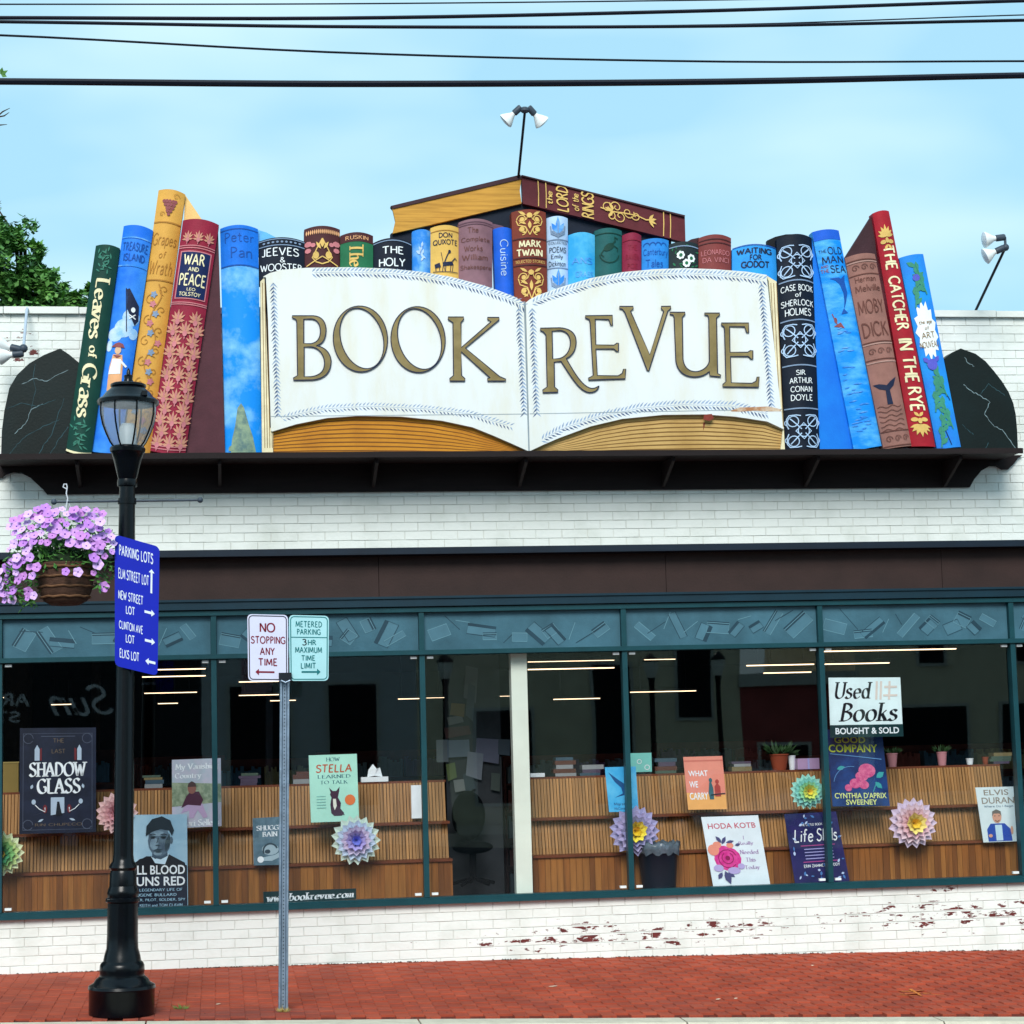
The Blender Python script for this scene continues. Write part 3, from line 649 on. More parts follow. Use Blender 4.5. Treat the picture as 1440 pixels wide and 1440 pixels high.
C_lblack = bm('panel_midnight', '#122250'); C_pink = bm('paint_pink', '#c87a80'); C_rose = bm('paint_rose', '#e3a878'); C_dgold = bm('paint_old_gold', '#8a6a34'); C_vine = bm('paint_vine', '#b27c34'); C_plum = bm('paint_plum', '#8a4a4e')
C_grey = bm('paint_grey_blue', '#7f94b0'); C_sage = bm('paint_sage', '#3f8f74'); C_lsage = bm('paint_leaf_dim', '#3a7a68'); C_rock = bm('paint_rock', '#8fa488', '#5f7a78', scale=14); C_skin = bm('paint_skin', '#d8b090'); C_faint = bm('paint_faint_red', '#5c2030'); C_blind = bm('paint_blue_dark', '#1450a4')
C_marble = bm('marble_dark', '#03100f', '#081c1d', lo=.35, hi=.75, scale=2.2, rough=.5); C_vein = bm('marble_vein', '#7f959a'); C_veind = bm('marble_vein_dim', '#2c4c54')
def book(label, spine, m, Y, bulge=.05, top=0, bot=0, side=None, sm=None, depth=.1, sY=None, group=None):
    """a giant cut-out book: rounded painted spine and, where one shows, its side cover"""
    S = Surf(*spine, Y, bulge, top, bot)
    base = (S.c[2]+S.c[3])/2
    r = empty('giant_book', (base.x, Y+.05, base.z), label, 'book', 'giant painted books on the shop sign')
    g = S.body(G(), depth); g.build('spine', m, r, smooth=True)
    if side: g = G(); g.slab(side, Y+.02 if sY is None else sY, (Y+.02 if sY is None else sY)+.05); g.build('side_cover', sm, r)
    return S, r
def T(S, r, lines, m, name='title_lettering', **k):
    g = G()
    if k.get('lift') == .0015: k['lift'] = getattr(S, 'lay', .0006); S.lay = k['lift']+.0004+.0002*len(lines)
    for ln in lines:
        kk = dict(k)
        if len(ln) > 2: kk.update(ln[2])
        text(g, S, ln[0], ln[1], **kk)
    g.build(name, m, r, kind='stuff')
def bands(S, r, ys, m, hw=1.2, name='raised_band', x0=0, x1=None):
    for y in ys:
        g = G(); g.band(S, x0, y-hw, S.w if x1 is None else x1, y+hw, .006); g.build(name, m, r)
def orn(r, g, m, name='ornament', kind=None):
    o = g.build(name, m, r)
    if kind: o['kind'] = kind
# green leaning book
S, r = book('dark green leaning book lettered downwards, against the left marble bookend', [(134.8, 345.6), (168.6, 349.4), (128.3, 640), (92.8, 634)], C_forest, -.40, .04, 2, -3)
T(S, r, [('Leaves', (S.w*.22, S.h*.545, S.w*.80, S.h*.845)), ('of', (S.w*.34, S.h*.455, S.w*.70, S.h*.515)), ('Grass', (S.w*.18, S.h*.17, S.w*.80, S.h*.43))], C_cream, style='serif', wt=17, rot=-90, gap=10)
for y0, y1 in ((.86, .98), (.03, .15)):
    g = G()
    for k in range(26): g.leaf(S, S.w*random.uniform(.15, .7), S.h*random.uniform(y0, y1), random.uniform(0, 6.3), random.uniform(6, 10), 2.2, .006)
    orn(r, g, C_lsage, 'leaf_ornament', 'stuff')
g = G(); g.band(S, 0, 0, S.w, 3, .006); g.build('page_edge', C_cream, r)
# treasure
S, r = book('bright blue leaning book painted with a pirate and black flag, behind the street lamp', [(174, 318), (215.3, 324.6), (168.6, 637), (129, 635)], C_treas, -.375, .04, 3, -2)
T(S, r, [('TREASURE', (3, S.h*.885, S.w-3, S.h*.925)), ('ISLAND', (6, S.h*.84, S.w-5, S.h*.875))], C_blind, wt=16)
bands(S, r, [S.h*.945, S.h*.82], C_lblue, .9)
g = G()
for cx, cy, rr in ((.5, .50, 13), (.7, .55, 12), (.25, .47, 10), (.85, .48, 8), (.1, .42, 8)): g.disc(S, S.w*cx if rr < 11 or cx != .7 else S.w*.7, S.h*cy+14, min(rr, S.w*cx, S.w*(1-cx)), rr, .0015, 16)
orn(r, g, bm('cloud_pale', '#8fc0ea', '#d4e6f2', lo=.35, hi=.65, scale=9), 'painted_cloud', 'stuff')
g = G(); fx, fy = S.w*.42, S.h*.72
g.k = 10; g.poly(S, [(fx, fy-2), (fx+4, fy), (fx+14, fy-14), (fx+20, fy-22), (fx+22, fy-42), (fx+18, fy-50), (fx+10, fy-38), (fx+4, fy-28), (fx+2, fy-12)]); g.rib(S, [(fx-1, fy), (fx+8, fy-60)], 1.2); g.build('flag', C_ink, r)
g = G(); g.disc(S, fx+13, fy-29, 3, 3.6, .008); g.rib(S, [(fx+8, fy-36), (fx+18, fy-41)], 1.4, .008); g.rib(S, [(fx+9, fy-42), (fx+17, fy-35)], 1.4, .008); g.build('skull_mark', C_wht, r)
g = G(); px, py = S.w*.42, S.h*.44
g.poly(S, [(px-8, py-55), (px+12, py-55), (px+10, py-20), (px+7, py-4), (px-6, py-4), (px-9, py-22)], .005); g.build('painted_shirt', C_rose, r)
g = G(); g.poly(S, [(px-6, py-10), (px+6, py-10), (px+8, py-30), (px-9, py-32)], .007); g.rib(S, [(px+5, py-12), (px+15, py-20)], 3, .007); g.build('painted_vest', C_wht, r)
g = G(); g.disc(S, px, py+2, 4.5, 5.5, .007); g.build('painted_face', C_skin, r)
g = G(); g.poly(S, [(px-10, py+6), (px+9, py+6), (px+6, py+11), (px, py+13), (px-5, py+11)], .009); g.poly(S, [(px-6, py-5), (px+6, py-5), (px, py-9)], .009); g.build('painted_hat', C_plum, r)
# golden
S, r = book('tall golden yellow leaning book with painted grapevine, highest on the left', [(223, 267.7), (260.5, 273.5), (210.6, 639.6), (171, 639.6)], C_gold, -.35, .04, 2.5, -2,
            side=[(260, 273.5), (284.4, 309.4), (290, 330), (258, 330)], sm=C_goldl, sY=-.31)
T(S, r, [('Grapes', (2, S.h*.775, S.w-3, S.h*.835)), ('of', (S.w*.35, S.h*.738, S.w*.62, S.h*.765)), ('Wrath', (3, S.h*.675, S.w-4, S.h*.73))], C_vine, wt=10, slant=.15)
bands(S, r, [S.h*.875, S.h*.655], C_vine, 1)
g = G()
for i in range(5):
    for j in range(5-i): g.disc(S, S.w*.5+(j-(4-i)/2)*4.2+random.uniform(-.6, .6), S.h*.955-i*4.6, 2.5, 2.5, .006, 9)
orn(r, g, C_plum, 'painted_grapes', 'stuff')
g = G(); rnd = random.Random(3)
g.rib(S, [(S.w*.5+6*math.sin(k*.9), S.h*.64-k*9) for k in range(26)], 1.6, .006)
for k in range(16): g.rib(S, spiral(S.w*(.28 if k % 2 else .72), S.h*.62-k*14.5, 7.5, 90 if k % 2 else 270, 1.1, 1 if k % 2 else -1), 1.0, .006)
g.rib(S, spiral(S.w*.7, S.h*.975, 5, 0, 1), .8, .006); g.rib(S, spiral(S.w*.25, S.h*.905, 4, 0, 1), .8, .006)
orn(r, g, C_vine, 'vine_scroll')
for mm, o_ in ((C_grey, 0), (C_pink, 1)):
    g = G()
    for k in range(o_, 16, 2):
        cx, cy = S.w*(.25+.5*rnd.random()), S.h*.6-k*13.5
        for a in (0, 1.2, 2.4, 3.7, 5): g.leaf(S, cx, cy, a, 5.5, 3.6, .008)
    orn(r, g, mm, 'vine_leaf', 'stuff')
# crimson
S, r = book('crimson damask patterned book with dark blue title panel, right of the street lamp', [(257.3, 310), (307.8, 316.4), (260.5, 638.2), (211.5, 633.8)], C_crim, -.43, .05, 3, -3,
            side=[(306.5, 316.4), (316.5, 637), (262, 637), (262, 600)], sm=C_mar, sY=-.40)
g = G(); g.band(S, 3.5, S.h*.655, S.w-3.5, S.h*.862, .006); g.build('title_panel_edge', C_pink, r)
g = G(); g.band(S, 5, S.h*.66, S.w-5, S.h*.857, .008); g.build('title_panel', C_lblack, r)
T(S, r, [('WAR', (9, S.h*.80, S.w-11, S.h*.85)), ('AND', (S.w*.34, S.h*.772, S.w*.64, S.h*.792)), ('PEACE', (7, S.h*.71, S.w-7, S.h*.765)), ('LEO', (S.w*.38, S.h*.69, S.w*.62, S.h*.703)), ('TOLSTOY', (9, S.h*.667, S.w-11, S.h*.684))], C_cream, wt=15, lift=.012)
bands(S, r, [S.h*.885, S.h*.875, S.h*.64, S.h*.632, 5, 9], C_pink, .7)
gp = G(); gq = G()
def fleur(S, gp, gq, cx, cy, q, rot=0):
    for a in (-.9, -.45, 0, .45, .9): gp.leaf(S, cx, cy, math.pi/2+a, 12.5*q*(1-.22*abs(a)), 2.5*q, .006)
    for a in (-1.5, 1.5): gp.leaf(S, cx, cy-1, math.pi/2+a, 8*q, 3*q, .006)
    gq.disc(S, cx, cy-2*q, 2.6*q, 3.4*q, .008, 9); gq.leaf(S, cx, cy+1, math.pi/2, 8*q, 1.8*q, .008); gq.leaf(S, cx, cy-3*q, -math.pi/2, 6*q, 1.5*q, .008)
for row in range(12):
    for c in ((.25, .75) if row % 2 else (.02, .5, .98)):
        cx = S.w*c
        if c < .1: cx = 8
        if c > .9: cx = S.w-8
        fleur(S, gp, gq, cx, 12+row*15.6, 1.25)
for c in (.2, .5, .8): fleur(S, gp, gq, S.w*c, S.h*.915, .95)
orn(r, gp, bm('damask_gold', '#c98c74'), 'damask_petals', 'stuff'); orn(r, gq, C_pink, 'damask_buds', 'stuff')
# sky-blue
S, r = book('broad sky blue book with painted clouds and sea rock, touching the open book', [(309.6, 322), (362.7, 322.3), (368.5, 638), (316.6, 638)], C_pan, -.38, .05, 4, 0,
            side=[(362, 323), (375, 327), (390, 335), (390, 360), (363, 360)], sm=C_panl, sY=-.335)
g = G(); g.band(S, 0, S.h*.825, S.w, S.h, .003); g.build('title_band', C_panb, r)
T(S, r, [('Peter', (6, S.h*.925, S.w-6, S.h*.972)), ('Pan', (14, S.h*.855, S.w-9, S.h*.905))], C_blind, wt=9, lift=.006)
bands(S, r, [S.h*.822, S.h*.983], C_blind, .7)
g = G()
for pts in ([(8, 0), (44, 0), (40, 22), (34, 40), (28, 62), (24, 68), (19, 62), (15, 38), (10, 18)],): g.poly(S, pts)
for k in range(10): g.leaf(S, 5+4*k, 3, 1.5+random.uniform(-.8, .8), 10, 7, .006)
orn(r, g, C_rock, 'painted_rock', 'stuff')
# Jeeves
def rowbook(label, x0, x1, ytop, yb, m, Y, top=4, bulge=.04, x0b=None, x1b=None, **k):
    return book(label, [(x0, ytop), (x1, ytop), (x1b or x1, yb), (x0b or x0, yb)], m, Y, bulge, top, 0, **k)
S, r = rowbook('short navy book lettered in white capitals, first left above the open page', 364, 428.3, 340, 400, C_navy, -.36, 5)
g = G(); g.slab([(366, 395), (385, 395), (386, 635), (368, 635)], -.35, -.27); g.build('lower_spine', C_navy, r)
T(S, r, [('JEEVES', (4, 36, S.w-8, 47)), ('&', (S.w*.46, 27, S.w*.57, 34)), ('WOOSTER', (2, 16, S.w-3, 26))], C_wht, wt=12)
bands(S, r, [58, 50], C_grey, .6)
g = G()
for k in range(9): g.disc(S, 7+k*6.3, 54, 1.9, 1.4, .008, 8)
orn(r, g, C_grey, 'dot_row', 'stuff')
S, r = rowbook('dark brown book with tan floral shapes and fluted top, second above the left page', 427.8, 478, 323, 398, C_brown, -.35, 4)
g = G()
for k in range(17): g.leaf(S, 3+k*2.85, 64, math.pi/2, 7, 2.2, .006)
orn(r, g, C_rose, 'fluted_top', 'stuff')
g = G()
for sx in (-1, 1):
    cx = S.w/2
    for q in ((20, 52, 6, 4), (13, 50, 4, 3), (20, 43, 5, 3.5)): g.disc(S, cx+sx*q[0], q[1], q[2]*.9, q[3], .006, 7)
orn(r, g, C_pink, 'painted_blossoms', 'stuff')
g = G()
for sx in (-1, 1):
    cx = S.w/2; g.rib(S, [(cx, 58), (cx+sx*7, 46), (cx+sx*14, 33), (cx+sx*9, 27), (cx, 24)], 1.6, .008); g.disc(S, cx+sx*9, 36, 4.4, 5, .006); g.leaf(S, cx+sx*2, 44, math.pi/2-sx*.6, 12, 4, .01); g.rib(S, [(cx, 34), (cx+sx*22, 22)], 1.4, .012)
g.leaf(S, S.w/2, 46, math.pi/2, 12, 6, .012)
orn(r, g, C_gilt, 'tulip_ornament')
S, r = rowbook('green book with brown band and large yellow word reading downwards', 478.5, 524.6, 332, 396, C_jade, -.365, 4)
g = G(); g.band(S, 0, 52, S.w, S.h, .003); g.build('title_band', C_brown, r)
T(S, r, [('The', (S.w*.26, 18, S.w*.7, 48))], C_gilt, rot=-90, wt=17, style='serif', lift=.006)
T(S, r, [('RUSKIN', (7, 54.5, S.w-7, 60))], C_rose, name='author_lettering', lift=.008)
S, r = rowbook('black book with two white words in capitals, under the left end of the lying book', 524.6, 578.5, 342, 396, C_navy, -.35, 6)
T(S, r, [('THE', (13, 34, S.w-12, 44)), ('HOLY', (8, 18, S.w-9, 29))], C_wht, wt=14)
bands(S, r, [51], C_grey, .6)
S, r = rowbook('narrow light blue book with a white winged figure, left of the yellow book', 579.5, 605.7, 326, 400, C_lblue, -.335, 2)
g = G()
for k in range(9): g.leaf(S, 12+random.uniform(-4, 4), 42+random.uniform(-8, 10), random.uniform(0, 6.3), 8, 3, .006)
orn(r, g, C_pale, 'painted_wisp', 'stuff')
S, r = rowbook('yellow book with a dark ink sketch of a rider, above the left page', 605.4, 645.6, 321, 408, C_yell, -.345, 3)
T(S, r, [('DON', (11, 70, 30, 77)), ('QUIXOTE', (3, 60, S.w-3, 68))], C_ink, wt=15)
g = G(); cx = 24; g.rib(S, [(18, 34), (22, 44), (25, 50)], 1.6, .006); g.disc(S, 26, 51, 2, 2.4, .006); g.poly(S, [(16, 36), (30, 38), (32, 33), (17, 31)], .006)
for a in (17, 21, 28, 31): g.rib(S, [(a, 33), (a-1, 24)], .9, .006)
g.rib(S, [(30, 38), (34, 43), (36, 40)], 1.5, .006); g.rib(S, [(14, 50), (19, 26)], .8, .006); g.poly(S, [(5, 34), (12, 36), (14, 30), (6, 29)], .006); g.rib(S, [(7, 29), (7, 25)], 1, .006); g.rib(S, [(12, 30), (12, 25)], 1, .006); g.rib(S, [(3, 24), (38, 23)], .9, .006)
orn(r, g, C_ink, 'ink_sketch', 'stuff')
bands(S, r, [80], C_vine, .5)
S, r = rowbook('wide mauve brown book with five lines of dark lettering', 645, 692.3, 313, 418, C_mauve, -.355, 4, side=[(691, 314), (706, 317.5), (719, 325), (719, 345), (692, 345)], sm=C_mauved, sY=-.30)
T(S, r, [('The', (12, 86, 27, 94)), ('Complete', (3, 73, S.w-4, 81)), ('Works', (7, 61, 33, 69)), ('William', (4, 49, S.w-7, 57)), ('Shakespere', (2, 35, S.w-2, 43))], C_mobyd, wt=11)
bands(S, r, [101, 98], C_mauved, .5)
S, r = rowbook('royal blue book with pale word reading downwards, left of the rust book', 693, 720.5, 323, 424, C_cui, -.335, 2, x1b=724, x0b=697)
T(S, r, [('Cuisine', (8, 34, 20, 84))], C_pale, rot=-90, wt=9)
def scrollwork(S, y0, y1, g, full=True):
    cx = S.w/2; h = y1-y0; ym = (y0+y1)/2
    for sx in (-1, 1):
        g.rib(S, spiral(cx+sx*S.w*.22, y0+h*.72, S.w*.15, 90-sx*90, 1.2, sx), 1.3, .006); g.rib(S, spiral(cx+sx*S.w*.22, y0+h*.28, S.w*.15, 270, 1.2, -sx), 1.3, .006)
        g.rib(S, [(cx, y0+2), (cx+sx*S.w*.12, ym-h*.1), (cx+sx*S.w*.33, ym), (cx+sx*S.w*.38, ym+h*.2)], 1.4, .006)
        g.rib(S, [(cx, y1-2), (cx+sx*S.w*.1, ym+h*.2), (cx+sx*S.w*.3, ym+h*.06)], 1.2, .006)
        for k in (.12, .5, .88): g.leaf(S, cx+sx*S.w*.1, y0+h*k, math.pi/2-sx*1.0, S.w*.26, 3.6, .007)
        for k in (.3, .72): g.disc(S, cx+sx*S.w*.22, y0+h*k, 3.2, 3.2, .009, 9)
    g.disc(S, cx, y1-h*.13, 4.2, 3.6, .009, 9); g.leaf(S, cx, y0+h*.3, math.pi/2, h*.34, 5, .009)
S, r = rowbook('rust brown book with gold scrollwork and gold capitals, above the open book gutter', 719, 767.3, 299, 430, C_rust, -.375, 3, x0b=724, x1b=770)
T(S, r, [('MARK', (8, 79, S.w-8, 89)), ('TWAIN', (5, 67, S.w-6, 77))], C_cream, wt=20)
T(S, r, [('SELECTED STORIES', (3, 57.5, S.w-3, 61.5))], C_gilt, name='subtitle_lettering')
g = G(); scrollwork(S, 94, 127, g); orn(r, g, C_gilt, 'scroll_ornament', 'stuff')
g = G(); scrollwork(S, 6, 50, g); orn(r, g, C_gilt, 'scroll_ornament', 'stuff')
bands(S, r, [91.5, 64.5, 54.5], C_brown, .8)
S, r = rowbook('pale blue narrow book with iris flowers painted above and below', 768.3, 798.3, 307.3, 418, C_pale, -.335, 2, x0b=770, x1b=799)
T(S, r, [('COLLECTED', (2, 72, S.w-2, 75.5)), ('POEMS', (3, 60, S.w-3, 68)), ('Emily', (5, 50, S.w-8, 58)), ('Dickinson', (2, 41, S.w-4, 49))], C_ink, wt=12)
bands(S, r, [78, 39], C_grey, .7)
for yy in (82, 10):
    g = G()
    for a, ll in ((0, 24), (.5, 18), (-.5, 18)): g.leaf(S, S.w/2, yy+4, math.pi/2+a, ll, 6, .006)
    orn(r, g, C_lblue, 'iris_flower', 'stuff')
    g = G()
    for sx in (-1, 1): g.rib(S, [(S.w/2, yy), (S.w/2+sx*9, yy+5), (S.w/2+sx*10, yy+16)], 1.8, .008); g.leaf(S, S.w/2, yy+2, math.pi/2+sx*.9, 12, 3, .008)
    g.rib(S, [(S.w/2, yy-3), (S.w/2, yy+22)], 1, .009); orn(r, g, C_grey, 'iris_stem', 'stuff')
S, r = rowbook('bright cyan book with faint pale lettering, left of the teal book', 799.3, 836.5, 331, 412, C_cyan, -.36, 3)
T(S, r, [('ANS', (4, 38, S.w-4, 47)), ('GRASS', (9, 20, S.w-3, 28))], C_lblue, wt=12)
S, r = rowbook('dark teal book with a leaping animal emblem, below the lying red book', 836, 874.3, 325, 404, C_teal, -.35, 3)
g = G(); g.disc(S, 19, 53, 8, 4.5, .006, rot=.5); g.rib(S, [(24, 57), (28, 62), (27, 67), (32, 65)], 2.2, .006); g.rib(S, [(12, 50), (8, 44), (12, 40)], 1.6, .006); g.rib(S, [(26, 55), (32, 52), (31, 48)], 1.5, .006); g.rib(S, arc(20, 46, 14, 190, 350), 1.3, .006)
orn(r, g, C_forest, 'animal_emblem', 'stuff')
bands(S, r, [72], C_forest, .6)
S, r = rowbook('narrow wine red book with dim lettering, between the teal and azure books', 875, 901.7, 331.5, 402, C_wine, -.36, 3)
T(S, r, [('THE', (7, 47, S.w-7, 54)), ('RAVEN', (4, 34, S.w-4, 42)), ('POE', (6, 22, S.w-6, 29))], C_crim, wt=14)
bands(S, r, [61], C_crim, .6)
S, r = rowbook('azure blue book with darker handwritten title, right part of the row', 902.3, 940.3, 338.5, 398, C_cant, -.345, 2)
T(S, r, [('Canterbury', (2, 34, S.w-2, 46)), ('Tales', (5, 20, S.w-9, 31))], C_blind, wt=10)
g = G()
for k in range(4): g.rib(S, arc(6+k*8, 50, 4, 0, 180), 1, .006)
orn(r, g, C_blind, 'zigzag_ornament', 'stuff')
S, r = rowbook('small charcoal book with three white round flowers', 940.7, 981.7, 344, 396, C_char, -.36, 3)
g = G()
for x, y in ((15, 34), (30, 30), (23, 23)):
    for a in range(7): g.disc(S, x+3.6*math.cos(a*.9), y+3.6*math.sin(a*.9), 2.2, 2.2, .006, 8)
orn(r, g, C_wht, 'white_flower', 'stuff')
g = G()
for x, y in ((15, 34), (30, 30), (23, 23)): g.disc(S, x, y, 2.4, 2.4, .012)
for k in range(18): g.leaf(S, random.uniform(4, 37), random.uniform(14, 46), random.uniform(0, 6), 6, 2, .004)
orn(r, g, C_jade, 'flower_leaf', 'stuff')
bands(S, r, [46], C_grey, .7)
S, r = rowbook('dull brick red book with dark lettering, left of the last light blue one', 982.3, 1028, 335, 396, C_brick, -.345, 4, side=[(964, 341), (972, 336.5), (983, 334), (983, 350), (964, 350)], sm=C_dk, sY=-.31)
T(S, r, [('LEONARDO', (3, 34, S.w-3, 41)), ('DA VINCI', (5, 24, S.w-4, 31))], C_pink, wt=10)
bands(S, r, [55, 50], C_brown, .6)
S, r = rowbook('light blue book with three lines of navy capitals, beside the tall black book', 1029.6, 1092.3, 351, 400, C_god, -.36, 5)
T(S, r, [('WAITING', (5, 38, S.w-8, 46)), ('FOR', (23, 30, 40, 37)), ('GODOT', (11, 20, S.w-12, 29))], C_ink, wt=19)
bands(S, r, [49.5], C_blind, .6)
# tall black
S, r = book('tall black book with white knotwork squares and white lettering', [(1092, 337), (1141.3, 334.8), (1152.3, 633), (1104.8, 633.5)], C_navy, -.40, .05, 5, 0,
            side=[(1079, 338), (1090, 333), (1105, 329.5), (1125, 329), (1125, 345), (1079, 350)], sm=C_black, sY=-.345)
def knot(S, g, cx, cy, q):
    for sx in (-1, 1):
        for sy in (-1, 1):
            g.rib(S, arc(cx+sx*q*.62, cy+sy*q*.62, q*.33, 0, 360, 14)[:-1], 1.3, .006, True); g.rib(S, [(cx+sx*q*.12, cy+sy*q*.12), (cx+sx*q*.8, cy+sy*q*.8)], 1.5, .008)
            g.rib(S, arc(cx+sx*q*.95, cy+sy*q*.55, q*.16, 90, 270) if sx < 0 else arc(cx+q*.95, cy+sy*q*.55, q*.16, -90, 90), 1.2, .006)
            g.rib(S, [(cx+sx*q*.15, cy+sy*q*.95), (cx+sx*q*.42, cy+sy*q), (cx+sx*q*.85, cy+sy*q), (cx+sx*q, cy+sy*q*.8), (cx+sx*q, cy+sy*q*.4), (cx+sx*q*.9, cy+sy*q*.15)], 1.4, .01)
    g.rib(S, arc(cx, cy, q*.36, 0, 360, 18)[:-1], 1.3, .012, True); g.rib(S, [(cx-q*.5, cy), (cx, cy+q*.5), (cx+q*.5, cy), (cx, cy-q*.5)], 1.3, .014, True)
for f_ in (.875, .505, .085):
    g = G(); knot(S, g, S.w/2, S.h*f_, 22); orn(r, g, C_pale, 'knotwork', 'stuff')
T(S, r, [('CASE BOOK', (2, S.h*.735, S.w-2, S.h*.765)), ('of', (20, S.h*.705, 29, S.h*.728)), ('SHERLOCK', (1.5, S.h*.665, S.w-2, S.h*.695)), ('HOLMES', (6, S.h*.62, S.w-6, S.h*.655))], C_wht, wt=13)
T(S, r, [('SIR', (17, S.h*.343, S.w-18, S.h*.367)), ('ARTHUR', (8, S.h*.305, S.w-8, S.h*.333)), ('CONAN', (9, S.h*.265, S.w-9, S.h*.293)), ('DOYLE', (9, S.h*.225, S.w-9, S.h*.255))], C_wht, name='author_lettering', wt=13)
bands(S, r, [S.h*.785, S.h*.60, S.h*.39, S.h*.19], C_grey, .9)
# ocean
S, r = book('ocean blue leaning book with a leaping marlin over waves', [(1141.8, 326.7), (1179.2, 324.3), (1239.8, 627), (1201, 634.4)], C_sea, -.42, .035, 1.5, 0,
            side=[(1141.3, 327), (1203, 634.4), (1153, 633), (1147, 480)], sm=C_sead, sY=-.385)
g = G(); g.band(S, 0, S.h*.955, S.w, S.h, .003); g.build('title_band', C_cui, r)
T(S, r, [('THE', (3, S.h*.895, 13, S.h*.91)), ('OLD', (15, S.h*.885, S.w-2, S.h*.92)), ('MAN', (5, S.h*.845, S.w-3, S.h*.878)), ('SEA', (14, S.h*.80, S.w-2, S.h*.835))], C_ink, wt=12)
T(S, r, [('AND', (2, S.h*.828, 12, S.h*.84)), ('THE', (1, S.h*.805, 12, S.h*.822))], C_plum, name='small_lettering', wt=13)
g = G(); yy = S.h*.70
g.poly(S, [(10, yy+24), (24, yy+24), (31, yy+18), (32, yy+2), (27, yy-12), (22, yy-22), (25, yy-10), (26, yy+2), (23, yy+14), (18, yy+20)]); g.poly(S, [(26, yy+22), (33, yy+28), (31, yy+18)]); g.poly(S, [(22, yy-20), (17, yy-28), (27, yy-27)])
g.build('marlin', C_blind, r)
g = G(); yy = S.h*.60; g.poly(S, [(4, yy-12), (18, yy-17), (14, yy-8)]); g.rib(S, [(9, yy-10), (5, yy+6)], 1.2); g.disc(S, 8, yy-4, 2, 4); g.build('small_boat', C_plum, r)
g = G(); rnd = random.Random(9)
for k in range(34): xx = rnd.uniform(2, S.w-16); g.leaf(S, xx, S.h*rnd.uniform(.08, .55), rnd.uniform(-.15, .15), rnd.uniform(6, 14), 1.8, .005)
orn(r, g, C_lblue, 'wave_crests', 'stuff')
# dusty brown whale
S, r = book('dusty brown leaning book with a whale tail and carved looking title', [(1188, 363), (1230.2, 357.3), (1281.8, 627), (1242.5, 632.3)], C_moby, -.44, .045, 2, 0)
T(S, r, [('Herman', (6, S.h*.855, S.w-7, S.h*.885)), ('Melville', (4, S.h*.805, S.w-3, S.h*.84)), ('MOBY', (3, S.h*.69, S.w-3, S.h*.765)), ('DICK', (3, S.h*.57, S.w-3, S.h*.65))], C_mobyd, wt=12)
bands(S, r, [S.h*.97, S.h*.895, S.h*.545, S.h*.455, S.h*.085, S.h*.01], C_mobyd, .7)
bands(S, r, [S.h*.96, S.h*.535, S.h*.44], bm('moby_light', '#b08a80'), .9)
g = G()
for yy in (.93, .495, .045):
    for k in range(3): g.rib(S, spiral(9+k*12, S.h*yy, 5, 0, 1.3), .9, .008)
orn(r, g, C_mobyd, 'curl_ornament', 'stuff')
g = G(); yy = S.h*.30; g.poly(S, [(16, yy-22), (24, yy-22), (23, yy-2), (30, yy+4), (36, yy+16), (26, yy+10), (20, yy+5), (10, yy+8), (2, yy+8), (9, yy+1), (17, yy-2)]); g.build('whale_tail', C_ink, r)
g = G()
for k in range(6): g.rib(S, [(2+i*3.4, S.h*.21-k*6.5+1.6*math.sin(i*1.3+k)) for i in range(11)], .9, .006)
orn(r, g, C_mobyd, 'wave_lines', 'stuff')
# red tall
S, r = book('tall narrow red book with gold capitals reading downwards', [(1226.7, 300.4), (1250, 297), (1315.5, 628.5), (1281.5, 628)], C_red, -.425, .03, 1.5, 0,
            side=[(1227.5, 300.4), (1188, 363), (1194, 395), (1236, 395)], sm=C_dk, sY=-.385)
T(S, r, [('THE', (S.w*.18, S.h*.75, S.w*.84, S.h*.85)), ('CATCHER', (S.w*.18, S.h*.49, S.w*.84, S.h*.72)), ('IN', (S.w*.18, S.h*.405, S.w*.84, S.h*.455)), ('THE', (S.w*.18, S.h*.27, S.w*.84, S.h*.38)), ('RYE', (S.w*.18, S.h*.15, S.w*.84, S.h*.25))], C_cream, wt=17, rot=-90, gap=12)
for y0, sg in ((S.h*.90, 1), (S.h*.08, -1)):
    g = G()
    for k in range(7): g.leaf(S, S.w*.5, y0-sg*4, sg*(math.pi/2+(k-3)*.42), 18-abs(k-3)*1.6, 4.6, .006)
    for sx in (-1, 1): g.disc(S, S.w*.5+sx*6, y0-sg*11, 4.4, 3, .006); g.leaf(S, S.w*.5, y0-sg*15, -sg*math.pi/2+sx*.7, 9, 4, .006)
    g.disc(S, S.w*.5, y0-sg*9, 2.6, 4, .008)
    orn(r, g, C_gilt, 'palmette', 'stuff')
